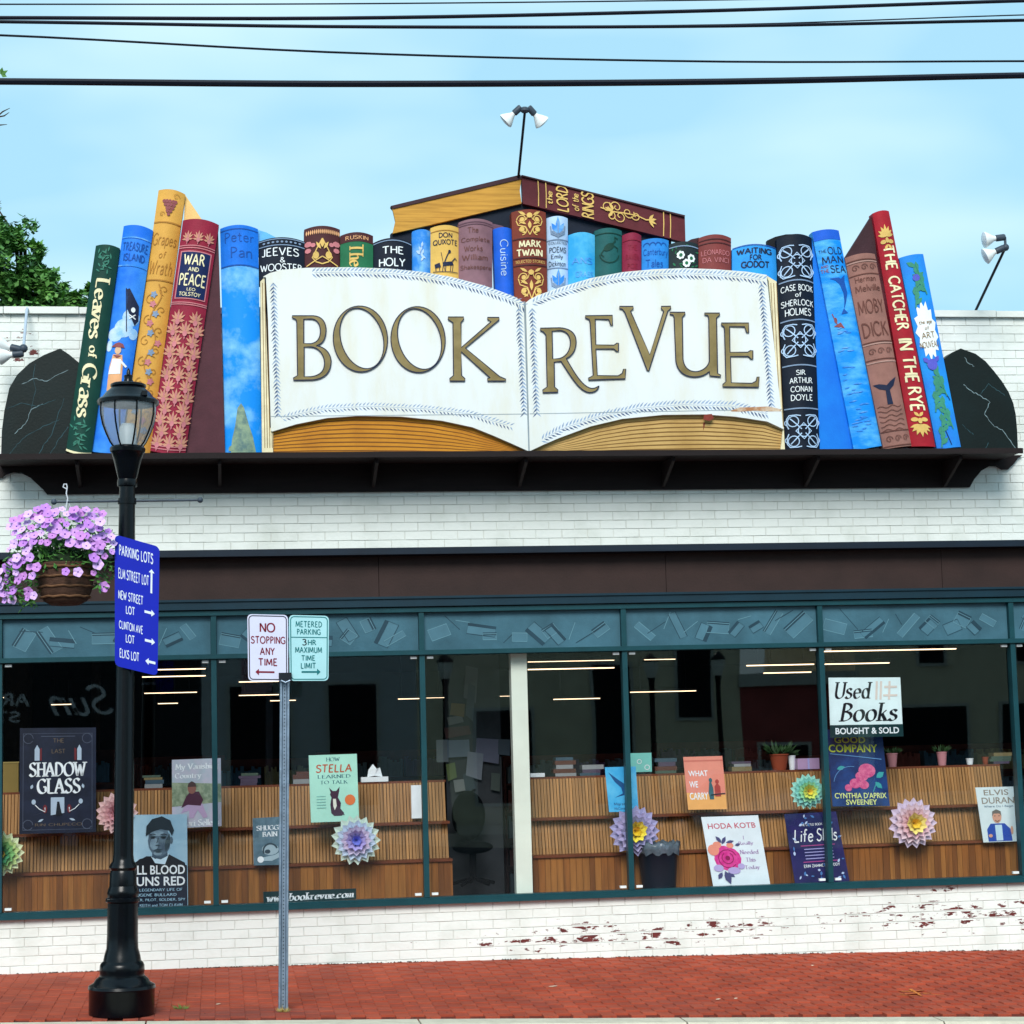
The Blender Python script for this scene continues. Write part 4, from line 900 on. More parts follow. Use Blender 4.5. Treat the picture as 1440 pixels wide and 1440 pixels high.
# nouveau
S, r = book('blue leaning book with green acanthus leaves and white splash, against the right bookend', [(1264.3, 363), (1298.2, 357.3), (1351.2, 628.5), (1317.7, 632.3)], C_nou, -.40, .03, 1, 0)
g = G(); cy = S.h*.605; n = 26
g.poly(S, [(S.w*.5+(S.w*.45 if k % 2 else S.w*.34)*math.cos(k*2*math.pi/n), cy+(44 if k % 2 else 34)*math.sin(k*2*math.pi/n)) for k in range(n)]); g.build('white_splash', C_wht, r)
T(S, r, [('the age', (8, cy+8, 26, cy+15)), ('of', (14, cy+1, 20, cy+6)), ('ART', (8, cy-11, 26, cy-2)), ('NOUVEAU', (4, cy-24, 30, cy-15))], C_dgold, wt=12, lift=.008)
g = G(); rnd = random.Random(5)
for x0, y0, sgn in ((6, 16, 1), (27, 40, -1), (7, 66, 1), (27, 86, -1), (8, S.h*.78, 1), (27, S.h*.84, -1)):
    for k in range(7): g.leaf(S, max(3, min(S.w-3, x0+sgn*k*1.5)), y0+k*6-10, math.pi/2+sgn*(-.9+.45*(k % 3)), 14, 6.5, .006)
    g.rib(S, [(x0, y0-14), (x0+sgn*4, y0+6), (x0+sgn*8, y0+30)], 1.8, .008)
orn(r, g, C_sage, 'acanthus_leaf', 'stuff')
g = G(); g.disc(S, 15, S.h*.43, 7, 8, .009); g.leaf(S, 11, S.h*.44, 2.2, 11, 6, .009); g.leaf(S, 19, S.h*.44, .9, 11, 6, .009); g.disc(S, 16, S.h*.88, 5, 5, .009); orn(r, g, bm('paint_violet', '#5a5cc8'), 'thistle_flower', 'stuff')
g = G(); g.rib(S, [(20, 60), (14, 30), (20, 4)], 1.2, .005); g.rib(S, [(15, S.h*.4), (24, S.h*.3), (31, S.h*.24)], 1.2, .005); orn(r, g, C_lblack, 'stem_outline', 'stuff')
# marble bookends
for lab, poly, veins in (
    ('left black marble bookend with pale veins, beside the green book', [(1.5, 641), (2.5, 606), (6, 578), (13, 546), (24, 527), (41, 511), (62, 499), (84.6, 490), (98, 499), (111, 510), (102, 580), (93, 641)],
     [[(30, 540), (48, 532), (66, 536), (96, 520)], [(20, 610), (36, 596), (44, 575), (60, 568)], [(70, 640), (80, 622), (96, 600)], [(49, 512), (47, 530), (50, 548), (44, 575)], [(13, 640), (24, 625), (38, 612), (60, 600), (84, 590)], [(54, 640), (62, 625), (72, 612), (90, 560)], [(10, 575), (30, 566), (52, 572), (78, 562)]]),
    ('right black marble bookend with branching pale veins, at the shelf end', [(1349.8, 631.5), (1339, 565), (1328, 504.6), (1339, 495.5), (1351, 490), (1371.7, 497.3), (1386, 508), (1398, 522), (1409, 536), (1418.3, 551), (1425, 567), (1428.5, 583), (1430.5, 606), (1431.5, 631.5)],
     [[(1357, 503), (1362, 511), (1370, 515)], [(1355, 541), (1368, 551), (1377, 556), (1392, 565), (1384, 582), (1396, 598), (1410, 605), (1428, 630)], [(1377, 556), (1390, 540), (1402, 548), (1413, 556)], [(1353, 596), (1362, 606), (1369, 611)], [(1386, 631), (1390, 622)]])):
    g = G(); g.slab(poly, -.36, -.2); c = U(poly[0][0], 637, -.3)
    r = empty('marble_bookend', (U(50 if poly[0][0] < 100 else 1390, 637, -.28)), lab, 'bookend', 'marble bookends'); g.build('end_block', C_marble, r)
    for i, v in enumerate(veins):
        g = G(); fine = []
        for j in range(len(v)-1):
            for k in range(5): t = k/5; fine.append((v[j][0]*(1-t)+v[j+1][0]*t+random.uniform(-.8, .8), v[j][1]*(1-t)+v[j+1][1]*t+random.uniform(-.8, .8)))
        fine.append(v[-1]); vv, ff = ribbon(fine, [random.uniform(.3, 1.1) for _ in fine]); g.add([U(a, b, -.3604-.0002*i) for a, b in vv], ff); g.build('vein', C_vein if i < 2 else C_veind, r)
# backing board behind the middle row, navy for the shade under the lying book
g = G(); g.slab([(549, 329), (560, 322), (735, 284), (944, 338), (944, 352), (735, 352), (549, 352)], -.25, -.2)
r = empty('lying_book', U(757, 340, -.24), 'large red and gold book lying flat on top of the row, spine facing right', 'book', 'giant painted books on the shop sign'); g.build('shade_backing', C_navy, r)
g = G(); g.slab([(549.5, 289.5), (732, 245.5), (733.5, 251.5), (553, 293.5)], -.30, -.22); g.build('top_cover', C_dk, r)
g = G(); g.slab([(552, 293.5), (733.2, 251.6), (731, 268), (733.5, 286), (552, 328.5), (556, 311)], -.29, -.252); g.build('page_block', bm('pages_ochre', '#d0983e', '#a8762c', lo=.4, hi=.7, scale=4, stretch=(.6, 1, 14)), r)
g = G(); S = Surf((733.4, 246), (963, 303), (964, 341), (735.5, 286.5), -.30, .01, 0, 0); S.body(g, .07); g.build('spine', C_rust if False else bm('spine_oxblood', '#5e2229'), r, smooth=True)
g = G(); g.slab([(733.8, 245.8), (733.6, 247.6), (963, 304.8), (963.5, 302.6)], -.325, -.302); g.build('cover_edge', C_dk, r)
T(S, r, [('the', (35, 8, 43, 26)), ('LORD', (48, 2, 66, 37)), ('of the', (71, 7, 81, 31)), ('RINGS', (84, 1, 103, 37))], C_gilt, wt=15, rot=90, gap=10, lift=.012)
g = G()
for k, (cx, cy, rr, a, d) in enumerate(((122, 22, 9, 0, 1), (135, 26, 8, 180, -1), (140, 14, 9, 200, 1), (152, 22, 9, 20, -1), (163, 20, 7, 200, 1), (127, 12, 7, 90, -1))): g.rib(S, spiral(cx, cy, rr, a, 1.2, d), 1.3, .012)
g.rib(S, [(112, 20), (128, 18), (145, 20), (165, 21), (178, 18), (186, 20)], 1.6, .012)
for a in (-.9, -.3, .3, .9): g.leaf(S, 182, 19, a, 12, 3.5, .013)
for a in (2, 3, 4.2): g.leaf(S, 130, 20, a, 12, 4, .013)
orn(r, g, C_gilt, 'flourish', 'stuff')
for x in (22, 33, 203, 213):
    g = G(); g.rib(S, [(x, 1), (x+1, 20), (x+1, S.h-1)], 1.3, .012); g.build('gold_line', C_gilt, r)
# ------------------------------------------------------------------ the open book
YO = -.47
ob = empty('open_book_sign', U(740, 636, YO), 'big white open book sign with raised bronze capital lettering', 'shop sign')
LTOP = [(366.5, 396), (370, 389), (379, 384), (396, 379.5), (431, 376.5), (489.6, 375.7), (548, 377.7), (591.7, 382), (635, 389.4), (679, 401), (705, 410), (725, 418), (736.5, 425.5)]
RTOP = [(739.4, 425.5), (745, 421), (755.4, 415.6), (787.5, 404), (831, 391), (875, 382.7), (918.7, 378.6), (962.5, 377), (1006, 378.6), (1050, 382), (1078, 386.5)]
LBOT = [(743, 634.4), (720, 624), (693.7, 612.5), (664.6, 600.8), (621, 591.5), (562.5, 585.7), (504, 584.8), (460.4, 587.7), (416.7, 596.5), (383, 606.7)]
RBOT = [(1102.5, 603.7), (1079, 592.7), (1035, 586), (991.7, 582.7), (933, 583.3), (875, 589), (831, 599.4), (787.5, 615.4), (765, 625), (745, 634.4)]
M_page = bm('page_white', '#dddbcd', '#e3e7e9', lo=.3, hi=.6, scale=1.6, stretch=(3, 1, .8)); M_stk = bm('page_stack_orange', '#d18c26', '#b8741c', lo=.35, hi=.7, scale=3); M_stk2 = bm('page_stack_tan', '#cfa868', '#b89052', lo=.35, hi=.7, scale=3); M_stkl = bm('page_line', '#7a4a14')
M_stkl2 = bm('page_line_tan', '#7d5a2c'); M_edge = bm('page_edge_cream', '#e6d9b4')
g = G(); g.slab(LTOP[1:]+LBOT+[(381, 606), (377, 450), (374, 390)], YO, YO+.045); g.build('left_page', M_page, ob)
g = G(); g.slab(RTOP+[(1090, 500), (1101, 600)]+RBOT, YO, YO+.045); g.build('right_page', M_page, ob)
g = G(); g.slab([(366, 396), (372, 390), (379, 600), (384, 606.5), (384, 637), (368.5, 638.5)], YO+.02, YO+.07); g.build('left_page_stack_side', M_edge, ob)
g = G(); g.slab([(368.7, 637.8), (370, 600), (384, 607)]+LBOT[::-1][1:]+[(744, 637.6)], YO+.046, YO+.09); g.build('left_page_stack', M_stk, ob)
g = G(); g.slab(RBOT[::-1]+[(1103.5, 632.5), (745, 637.2)], YO+.046, YO+.09); g.build('right_page_stack', M_stk2, ob)
g = G(); g.slab([(1076.5, 386.5), (1092, 396), (1098, 520), (1103.8, 632), (1098, 632), (1101, 604), (1090, 500), (1081, 395)], YO+.02, YO+.07); g.build('right_page_stack_side', M_edge, ob)
def lerpl(A, B, t): return [(a[0]*(1-t)+b[0]*t, a[1]*(1-t)+b[1]*t) for a, b in zip(A, B)]
for side, bot, ex, mm in ((0, LBOT[::-1], (370, 743), M_stkl), (1, RBOT[::-1], (746, 1103), M_stkl2)):
    n = len(bot)
    for k in range(1, 9):
        t = k/8.6; flat = [(ex[0]+(ex[1]-ex[0])*i/(n-1), 637.4-(4.5 if side else 0)*i/(n-1)) for i in range(n)]
        if not side: cur = [(372+(q[0]-383)*(371/360), q[1]) for q in bot]
        else: cur = bot
        line = lerpl(cur, flat, t)
        line = [(p[0]*.9+q[0]*.1, p[1]) for p, q in zip(line, flat)]
        mid = []
        for j in range(len(line)-1):
            for u in (0, .5): mid.append((line[j][0]*(1-u)+line[j+1][0]*u, line[j][1]*(1-u)+line[j+1][1]*u+random.uniform(-.25, .25)))
        mid.append(line[-1]); nn = len(mid)
        v, f = ribbon(mid, [.5+1.3*math.sin(math.pi*min(1, (i if not side else nn-1-i)/nn*1.1+.12)) for i in range(nn)])
        g = G(); g.add([U(a, b, YO+.0455-.0001*k) for a, b in v], f); g.build('page_line', mm, ob)
for xs, nm in (((369, 372.5, 376, 379.5), 0), ((1084, 1088, 1092), 1)):
    for x in xs:
        a, b = ((x, 398), (x+3.5, 630)) if not nm else ((x, 398), (x+9.5, 600))
        v, f = ribbon([a, b], .9); g = G(); g.add([U(p, q, YO+.0195) for p, q in v], f); g.build('side_page_line', M_stkl2, ob)
# panel seam, gutter, stains
M_seam = bm('seam_grey', '#8d9aa2'); M_stain = bm('rust_stain', '#b07a54', '#d8c4ac', lo=.4, hi=.65, scale=14)
g = G(); v, f = ribbon([(381, 585.6), (744, 582.2)], 1.0); g.add([U(a, b, YO-.0008) for a, b in v], f); v, f = ribbon([(745, 582), (1100, 575.5)], 1.0); g.add([U(a, b, YO-.0008) for a, b in v], f); g.build('panel_seam', M_seam, ob)
g = G(); v, f = ribbon([(737.8, 424), (740.5, 520), (744, 634)], 2.0); g.add([U(a, b, YO-.001) for a, b in v], f); g.build('gutter_line', M_seam, ob)
g = G(); v, f = ribbon([(1028, 578), (1040, 576), (1060, 575), (1080, 575), (1098, 577)], [1, 6, 5, 7, 3]); g.add([U(a, b, YO-.0012) for a, b in v], f); g.build('rust_stain', M_stain, ob)
g = G(); g.add([U(a, b, YO-.001) for a, b in ((990, 583), (1001, 582), (1004, 588), (998, 592), (989, 590))], [(0, 1, 2, 3, 4)]); g.add([U(a, b, YO+.043) for a, b in ((989, 594), (992, 594), (989, 606))], [(0, 1, 2)]); g.build('peeling_patch', bm('peel_red', '#7c3328'), ob, kind='stuff')
# olive leaf border
M_lf1 = bm('border_leaf_dark', '#44587e'); M_lf2 = bm('border_leaf_pale', '#8ea4c2')
def resample(P, step):
    out = [P[0]]; acc = 0
    for a, b in zip(P, P[1:]):
        d = math.dist(a, b); t = step-acc
        while t < d: out.append((a[0]+(b[0]-a[0])*t/d, a[1]+(b[1]-a[1])*t/d, math.atan2(b[1]-a[1], b[0]-a[0]))); t += step
        acc = (acc+d) % step
    return out[1:]
paths = [([(p[0]+2, p[1]+7) for p in LTOP[4:]], 1), ([(384, 392), (387, 480), (391, 585)], 1), ([(729, 428), (733, 500), (737, 580)], 1), ([(393, 590), (420, 582), (455, 575), (520, 571), (600, 575), (660, 582), (720, 600)], .8),
         ([(p[0]-1, p[1]+8) for p in RTOP[1:]], 1), ([(748, 428), (751, 500), (755, 582)], 1), ([(1070, 394), (1077, 480), (1085, 575)], 1), ([(757, 622), (790, 603), (840, 586), (900, 574), (960, 569), (1030, 571), (1080, 582)], 1)]
for P_, q in paths:
    gd = G(); gl = G()
    for i, (x, y, a) in enumerate(resample(P_, 5.4)):
        for sgn in (-1, 1):
            b = a+sgn*.75; l = 9.6*q*random.uniform(.8, 1.15); wv = 2.3*q; c_, s_ = math.cos(b), math.sin(b); x0, y0 = x-sgn*1.2*math.sin(a)*-1, y+sgn*1.0*math.cos(a)
            pt = [(0, 0), (.4, .5), (1, 0), (.4, -.5)]
            h = gd if sgn > 0 and i % 5 else gl
            h.add([U(x0+u*l*c_-v_*wv*s_, y0+u*l*s_+v_*wv*c_, YO-.0006) for u, v_ in pt], [(0, 3, 2, 1)])
    v, f = ribbon([(p[0], p[1]) for p in resample(P_, 9)], .5); gl.add([U(a, b, YO-.0004) for a, b in v], f)
    gd.build('leaf_border', M_lf1, ob, kind='stuff'); gl.build('leaf_border', M_lf2, ob, kind='stuff')
# bronze letters traced as outlines (R3 / R4 drawing units, origin offset, 3.4286 units to a photo pixel)
def svg(d, ox, oy):
    toks = d.replace('M', ' M ').replace('L', ' L ').replace('C', ' C ').replace('Z', ' ').split(); out = []; i = 0; cmd = ''
    while i < len(toks):
        if toks[i] in 'MLC': cmd = toks[i]; i += 1
        if cmd == 'M': cur = [(float(toks[i]), float(toks[i+1]))]; out.append(cur); i += 2; cmd = 'L'
        elif cmd == 'L': cur.append((float(toks[i]), float(toks[i+1]))); i += 2
        else:
            q = [float(t) for t in toks[i:i+6]]; i += 6; p0 = cur[-1]
            for k in range(1, 13):
                t = k/12; s_ = 1-t; cur.append(tuple(s_**3*p0[j]+3*s_*s_*t*q[j]+3*s_*t*t*q[2+j]+t**3*q[4+j] for j in (0, 1)))
    return [[(ox+x/3.4286, oy+y/3.4286) for x, y in c] for c in out]
def ell(cx, cy, rx, ry, rot, n=44):
    c, s_ = math.cos(math.radians(rot)), math.sin(math.radians(rot))
    return [(300+(cx+rx*math.cos(2*math.pi*k/n)*c-ry*math.sin(2*math.pi*k/n)*s_)/3.4286, 280+(cy+rx*math.cos(2*math.pi*k/n)*s_+ry*math.sin(2*math.pi*k/n)*c)/3.4286) for k in range(n)]
GL = [svg("M380 562 L480 562 C545 565 545 625 543 640 C540 690 515 700 496 707 C540 712 568 745 568 785 C565 850 520 872 460 872 L386 873 L386 862 L406 850 L402 595 L398 580 L380 572 M436 578 L436 695 L470 697 C510 690 516 660 516 635 C514 600 500 578 470 577 M438 712 L438 855 L470 856 C515 850 535 830 536 790 C534 745 505 714 470 712", 300, 280),
      [ell(709, 674, 131, 159, -4), ell(716, 671, 101, 150, -17)], [ell(987, 677, 131, 159, -4), ell(994, 674, 101, 150, -17)],
      svg("M1132 568 L1207 568 L1207 580 L1194 595 L1196 715 L1340 590 L1322 580 L1322 570 L1378 570 L1378 582 L1215 718 L1380 855 L1410 868 L1410 877 L1322 877 L1322 865 L1335 862 L1195 735 L1197 850 L1213 865 L1213 877 L1140 877 L1140 865 L1158 850 L1155 595 L1132 580", 300, 280),
      svg("M205 622 L300 620 C360 625 378 655 378 690 C376 740 350 760 330 768 C370 840 410 905 450 912 C470 914 480 905 488 900 C484 922 465 933 440 932 C390 925 350 850 305 782 L272 785 L274 905 L290 920 L290 931 L217 933 L217 920 L238 905 L232 655 L220 640 L205 633 M262 636 L265 770 L300 768 C335 755 350 725 350 690 C348 655 330 635 300 633", 700, 280),
      svg("M422 562 L553 560 L553 610 L545 608 L535 580 L470 578 L473 702 L560 704 L575 694 L582 694 L582 735 L572 733 L560 722 L473 722 L480 850 L580 852 L600 840 L606 820 L617 818 L615 866 L437 872 L437 863 L460 850 L445 595 L440 580 L422 572", 700, 280),
      svg("M587 517 L653 517 L653 530 L640 540 L733 750 L800 540 L788 528 L788 517 L834 516 L834 528 L820 540 L728 830 L720 825 L612 545 L600 530 L587 528", 700, 280),
      svg("M830 545 L903 545 L903 556 L890 570 L893 770 C898 815 925 832 955 832 C985 830 1015 810 1020 780 L1017 575 L1012 560 L997 558 L997 549 L1070 549 L1070 560 L1055 572 L1060 840 L1075 848 L1075 857 L1022 852 L1020 830 C1000 850 975 857 945 857 C890 855 862 820 858 775 L850 570 L845 558 L830 555", 700, 280),
      svg("M1078 597 L1210 597 L1210 645 L1200 643 L1190 615 L1118 614 L1120 738 L1205 738 L1218 730 L1230 730 L1230 772 L1220 770 L1208 758 L1122 758 L1126 885 L1225 888 L1245 878 L1250 858 L1260 856 L1258 907 L1085 905 L1085 893 L1100 880 L1093 630 L1090 615 L1078 608", 700, 280)]
M_brz = bm('letter_bronze', '#968458', '#76663e', lo=.35, hi=.7, scale=5, rough=.35)
for loops in GL:
    g = G(); y0, y1 = YO-.012, YO-.001
    P3 = [[U(a, b, y0) for a, b in lp] for lp in loops]; tr = tessellate_polygon(P3); flat = [p for lp in P3 for p in lp]
    g.add(flat, [tuple(t) for t in tr])
    for lp in P3:
        n = len(lp); g.add(lp+[Vector((p.x, y1, p.z)) for p in lp], [(i, (i+1) % n, n+(i+1) % n, n+i) for i in range(n)])
    o = g.build('letter', M_brz, ob)
    g = G()
    for lp in loops:
        v, f = ribbon(lp, 1.45, True); g.add([U(a, b, y0-.0008) for a, b in v], f)
    g.build('letter_outline', C_ink, o) if len(loops) == 1 else g.build('letter_outline', C_ink, o, kind='stuff')
# ------------------------------------------------------------------ street lamp
YL = -2.42
base = Vector((U(171, 1420, YL).x, YL, gz(U(171, 1420, YL).x, YL))); k_ = PXM(171, 1420, YL)
ltop = U(181, 490, YL); ax = (ltop-base).normalized()
lamp = empty('street_lamp', base, 'black acorn lantern street lamp post at the left kerb, nearest the camera', 'street lamp')
HB = 1421.0
def prof(ps): return [(hw*k_, (HB-y)*k_) for hw, y in ps]
def lat(name, ps, mt, n=32, smooth=True, parent=lamp):
    g = G(); g.lathe(prof(ps), base, ax, n); return g.build(name, mt, parent, smooth=smooth)
lat('base_drum', [(46, 1421), (46.5, 1418), (46.5, 1386), (48, 1384), (47, 1380), (40, 1376), (37, 1371), (32, 1367), (31.5, 1363), (32, 1360), (31.5, 1352), (30, 1349), (26, 1345)], M_black, 32)
lat('post', [(27, 1346), (25.5, 1338), (22.6, 1328), (22, 1310), (21.6, 1262)], M_black)
lat('collar', [(21.6, 1264), (24.5, 1262), (24.5, 1258), (21.5, 1256), (22.5, 1250), (21.5, 1246), (19.5, 1240)], M_black)
lat('post', [(19.5, 1242), (19, 1222), (17.5, 1218), (20, 1214), (18.5, 1209), (15.5, 1205), (15, 1201), (14.3, 1196), (12.4, 760), (11.4, 660)], M_black)
for y in (1202, 1199):
    g = G()
    for a in range(8):
        d = Matrix.Rotation(a*math.pi/4, 3, ax) @ Vector((1, 0, 0)); g.ball(base+ax*((HB-y)*k_)+d*15.4*k_, .006, 6)
lat('neck_ring', [(11.4, 662), (14.3, 661), (15, 656), (14.3, 651), (12, 650)], M_black)
g = G(); P0 = prof([(12, 652), (14, 648), (17, 636), (20.5, 622), (23.5, 612), (25.5, 610), (26, 605), (24, 602), (21, 601)])
g.lathe(P0, base, ax, 32); fit_ = g.build('fitter', M_black, lamp, smooth=True)
gprof = [(20.5, 603), (26, 596), (32, 584), (37.5, 570), (40.5, 556), (41, 545), (40.5, 536)]
lat('lantern_globe', gprof, M_globe, 40)
for a in range(8):
    dd = Matrix.Rotation(a*math.pi/4+.35, 3, ax) @ Vector((1, 0, 0))
    g = G(); g.tube([base+ax*((HB-y)*k_)+dd*(hw+.8)*k_ for hw, y in gprof], .0065, 6); g.build('rib', M_black, lamp)
lat('lantern_cap', [(40, 540), (44.5, 539), (45, 534), (42, 531), (38, 529), (33, 522), (26, 516), (24.5, 514), (26, 512.5), (26, 509.5), (23, 508), (8, 506.5), (6, 501), (6.8, 496), (3.2, 494), (2.6, 489), (1.6, 486), (0, 484)], M_black, 40)
lat('lamp_socket', [(0, 603), (13, 603), (12.5, 574), (9, 568), (0, 567)], M_white, 24)
g = G()
for a in range(2): d = Matrix.Rotation(a*math.pi-.9, 3, ax) @ Vector((1, 0, 0)); p = base+ax*((HB-527)*k_)+d*40*k_; g.box(p.x-.02, p.x+.02, p.y-.02, p.y+.02, p.z-.02, p.z+.012)
g.build('cap_latch', M_black, lamp, kind='stuff')
ac = base+ax*((HB-683)*k_); al, ar = ac-Vector((.505, 0, 0)), ac+Vector((.51, 0, .004))
g = G(); g.tube([al, ar], .0085, 10); g.ball(al, .021, 12); g.ball(ar, .021, 12); g.build('banner_arm', M_iron, lamp, smooth=True)
g = G(); g.lathe([(13.5*k_, -.02), (13.5*k_, .02)], ac, ax, 20); g.build('arm_collar', M_black, lamp, smooth=True)
# ------------------------------------------------------------------ hanging petunia basket
hk = U(92, 684, YL); hk.y = YL
cb = U(92, 815, YL)
basket = empty('hanging_basket', U(92, 850, YL), 'hanging basket of lilac petunias over a brown woven bowl, on the lamp arm', 'flower basket')
M_hook = mat('hook_white', '#cfd2da', .4)
g = G(); g.tube([hk+Vector((.012, 0, -.02)), hk+Vector((-.016, 0, -.004)), hk+Vector((-.010, 0, .016)), hk+Vector((.008, 0, .016)), hk+Vector((.012, 0, -.004)), hk+Vector((.006, 0, -.05)), hk+Vector((.016, 0, -.09))], .0045, 6); g.build('hook', M_hook, basket, smooth=True)
apex = hk+Vector((.014, 0, -.09)); kk = PXM(92, 800, YL)
for a in (0.3, 2.4, 4.5):
    g = G(); g.tube([apex, cb+Vector((math.cos(a)*.19, math.sin(a)*.19, .09))], .003, 5); g.build('hanger', M_hook, basket)
M_wick = mat('woven_bowl', '#4a3226', .8, var=.35, scale=22, stretch=(1, 1, 3), bump=.5)
bp = [(0, 852), (20, 851), (31, 845), (37, 832), (40, 815), (41, 800), (42, 793), (40, 791), (37, 793)]
g = G(); g.lathe([(hw*kk, (852-y)*kk) for hw, y in bp], U(92, 852, YL), (0, 0, 1), 28); g.build('bowl', M_wick, basket, smooth=True)
for y, hw in ((840, 35), (826, 39), (812, 41.5), (799, 43)):
    g = G(); c = U(92, y, YL); g.tube([c+Vector((hw*kk*math.cos(t*math.pi/14), hw*kk*math.sin(t*math.pi/14), .004*math.sin(t*2.2))) for t in range(29)], .008, 6); g.build('coil', mat('woven_coil', '#6a4a32', .8, var=.3, scale=20), basket, smooth=True)
def petal_flower(name, r, mt):
    me = bpy.data.meshes.new(name); v = [(0, 0, -r*.55)]; f = []; n = 20
    for k in range(n):
        a = 2*math.pi*k/n; v.append((math.cos(a)*r*.16, math.sin(a)*r*.16, -r*.12))
    for k in range(n):
        a = 2*math.pi*k/n; rr = r*(.95+.08*math.cos(a*5)+random.uniform(-.03, .03)); v.append((math.cos(a)*rr, math.sin(a)*rr, r*.08*math.cos(a*5)+random.uniform(-.03, .03)*r))
    for k in range(n):
        q = (k+1) % n; f += [(0, 1+k, 1+q), (1+k, 1+n+k, 1+n+q, 1+q)]
    me.from_pydata(v, [], f)
    for mm in mt: me.materials.append(mm)
    for p in me.polygons: p.material_index = 0 if len(p.vertices) == 3 else 1
    me.update(); return me
M_pt = [mat('petunia_%d' % i, c, .55, var=.12, scale=40) for i, c in enumerate(('#be80da', '#cf9be6', '#dcb4ee', '#c888d4'))]; M_pth = mat('petunia_throat', '#7a4aa8', .6)
g = G(); g.ball(cb+Vector((0, 0, .10)), .2, 18, (1, 1, .62)); g.build('soil_mound', mat('soil_green', '#1a2c16', .95, var=.4, scale=30, bump=.6), basket, smooth='all')
fm = [petal_flower('petunia', .036, (M_pth, mm)) for mm in M_pt]
# where the flowers grow: px blobs (x, y, rx, ry, count)
rnd = random.Random(11); fl = []
blobs = [(90, 735, 52, 20, 30), (60, 745, 34, 18, 16), (120, 755, 38, 16, 16), (30, 740, 20, 16, 8), (28, 775, 18, 14, 7), (30, 800, 22, 16, 11), (10, 815, 14, 20, 8), (8, 838, 10, 8, 3), (148, 765, 14, 20, 8), (92, 800, 4, 4, 1), (109, 803, 4, 4, 1), (138, 788, 8, 8, 4), (134, 808, 5, 5, 2), (40, 835, 8, 12, 4), (148, 828, 5, 4, 1), (70, 722, 40, 9, 12), (110, 722, 34, 9, 8), (45, 760, 20, 10, 7)]
for bx, by, rx, ry, n in blobs:
    for _ in range(n):
        for _t in range(30):
            a = rnd.uniform(0, 6.3); q = math.sqrt(rnd.random()); x, y = bx+rx*q*math.cos(a), by+ry*q*math.sin(a)
            if all(math.dist((x, y), (p[0], p[1])) > 8.5 for p in fl): break
        else: continue
        fl.append((x, y))
for x, y in fl:
    e = (x-92)/80; dy = -.26*math.sqrt(max(0, 1-e*e))+rnd.uniform(-.03, .05); p = U(x, y, YL+dy)
    o = mesh_obj('petunia', rnd.choice(fm), basket, p-basket.location)
    d = (p-(cb+Vector((0, .0, -.02)))).normalized()*.6+Vector((rnd.uniform(-.35, .35), -.75, rnd.uniform(-.2, .5)))
    o.rotation_euler = d.normalized().to_track_quat('Z', 'Y').to_euler(); sc_ = rnd.uniform(.62, 1.18); o.scale = (sc_, sc_, sc_)
g = G()
def leafq(g, p, d, up, l, wd):
    s_ = d.cross(up).normalized()*wd/2; g.add([p, p+d*l*.5+s_-up*l*.08, p+d*l, p+d*l*.5-s_-up*l*.08], [(0, 1, 2, 3)])
for bx, by, rx, ry, n in [(90, 778, 60, 20, 1100), (90, 750, 60, 26, 500), (40, 790, 34, 26, 220), (20, 820, 18, 26, 120), (140, 800, 18, 28, 150), (50, 832, 14, 18, 70), (35, 845, 10, 10, 30), (145, 770, 18, 25, 80)]:
    for _ in range(n):
        a = rnd.uniform(0, 6.3); q = math.sqrt(rnd.random()); x, y = bx+rx*q*math.cos(a), by+ry*q*math.sin(a)
        e = max(-1, min(1, (x-92)/85)); dy = rnd.uniform(-.20, .20)*math.sqrt(max(.05, 1-e*e)); p = U(x, y, YL+dy)
        if 55 < x < 130 and y > 800 and dy > -.19: continue
        d = Vector((rnd.uniform(-1, 1), rnd.uniform(-1, .3), rnd.uniform(-.8, .8))).normalized(); leafq(g, p, d, Vector((rnd.uniform(-.5, .5), -.5, 1)).normalized(), rnd.uniform(.035, .065), rnd.uniform(.018, .03))
g.build('foliage', M_leaf2, basket, kind='stuff')
# ------------------------------------------------------------------ blue parking sign on the lamp post
M_blue = mat('sign_blue', '#0a1fae', .45, var=.06, scale=4); M_sw = mat('sign_white', '#dfe6f5', .4, var=.03)
def rounded(w_, h_, r, n=5, ins=0):
    out = []
    for cx, cy, a in ((w_-r-ins, r+ins, -90), (w_-r-ins, h_-r-ins, 0), (r+ins, h_-r-ins, 90), (r+ins, r+ins, 180)): out += arc(cx, cy, r, a, a+90, n)
    return out
def plate(name, S, r, mt, parent, th=.003, lift=0, ins=0):
    g = G(); pt = rounded(S.w, S.h, r, 5, ins); n = len(pt)
    A = [S.P(x, y, lift) for x, y in pt]; B = [S.P(x, y, lift-th) for x, y in pt]; b = 0; g.v = A+B
    g.f = [tuple(t) for t in tessellate_polygon([[Vector((x, y, 0)) for x, y in pt]])]+[(n+i, n+(i+1) % n, (i+1) % n, i) for i in range(n)]; g.f.append(tuple(n+i for i in range(n)))
    return g.build(name, mt, parent)
S = Surf((161.5, 751.5), (224.5, 769), (221.5, 950.5), (161.5, 936), [YL-.10, YL-.055, YL-.055, YL-.10], .0, 0, 0)
r = empty('parking_sign', U(192, 950, YL-.08), 'blue parking lots sign with white lettering and arrows strapped to the lamp post', 'sign')
plate('sign_plate', S, 7, M_blue, r)
W_, H_ = S.w, S.h
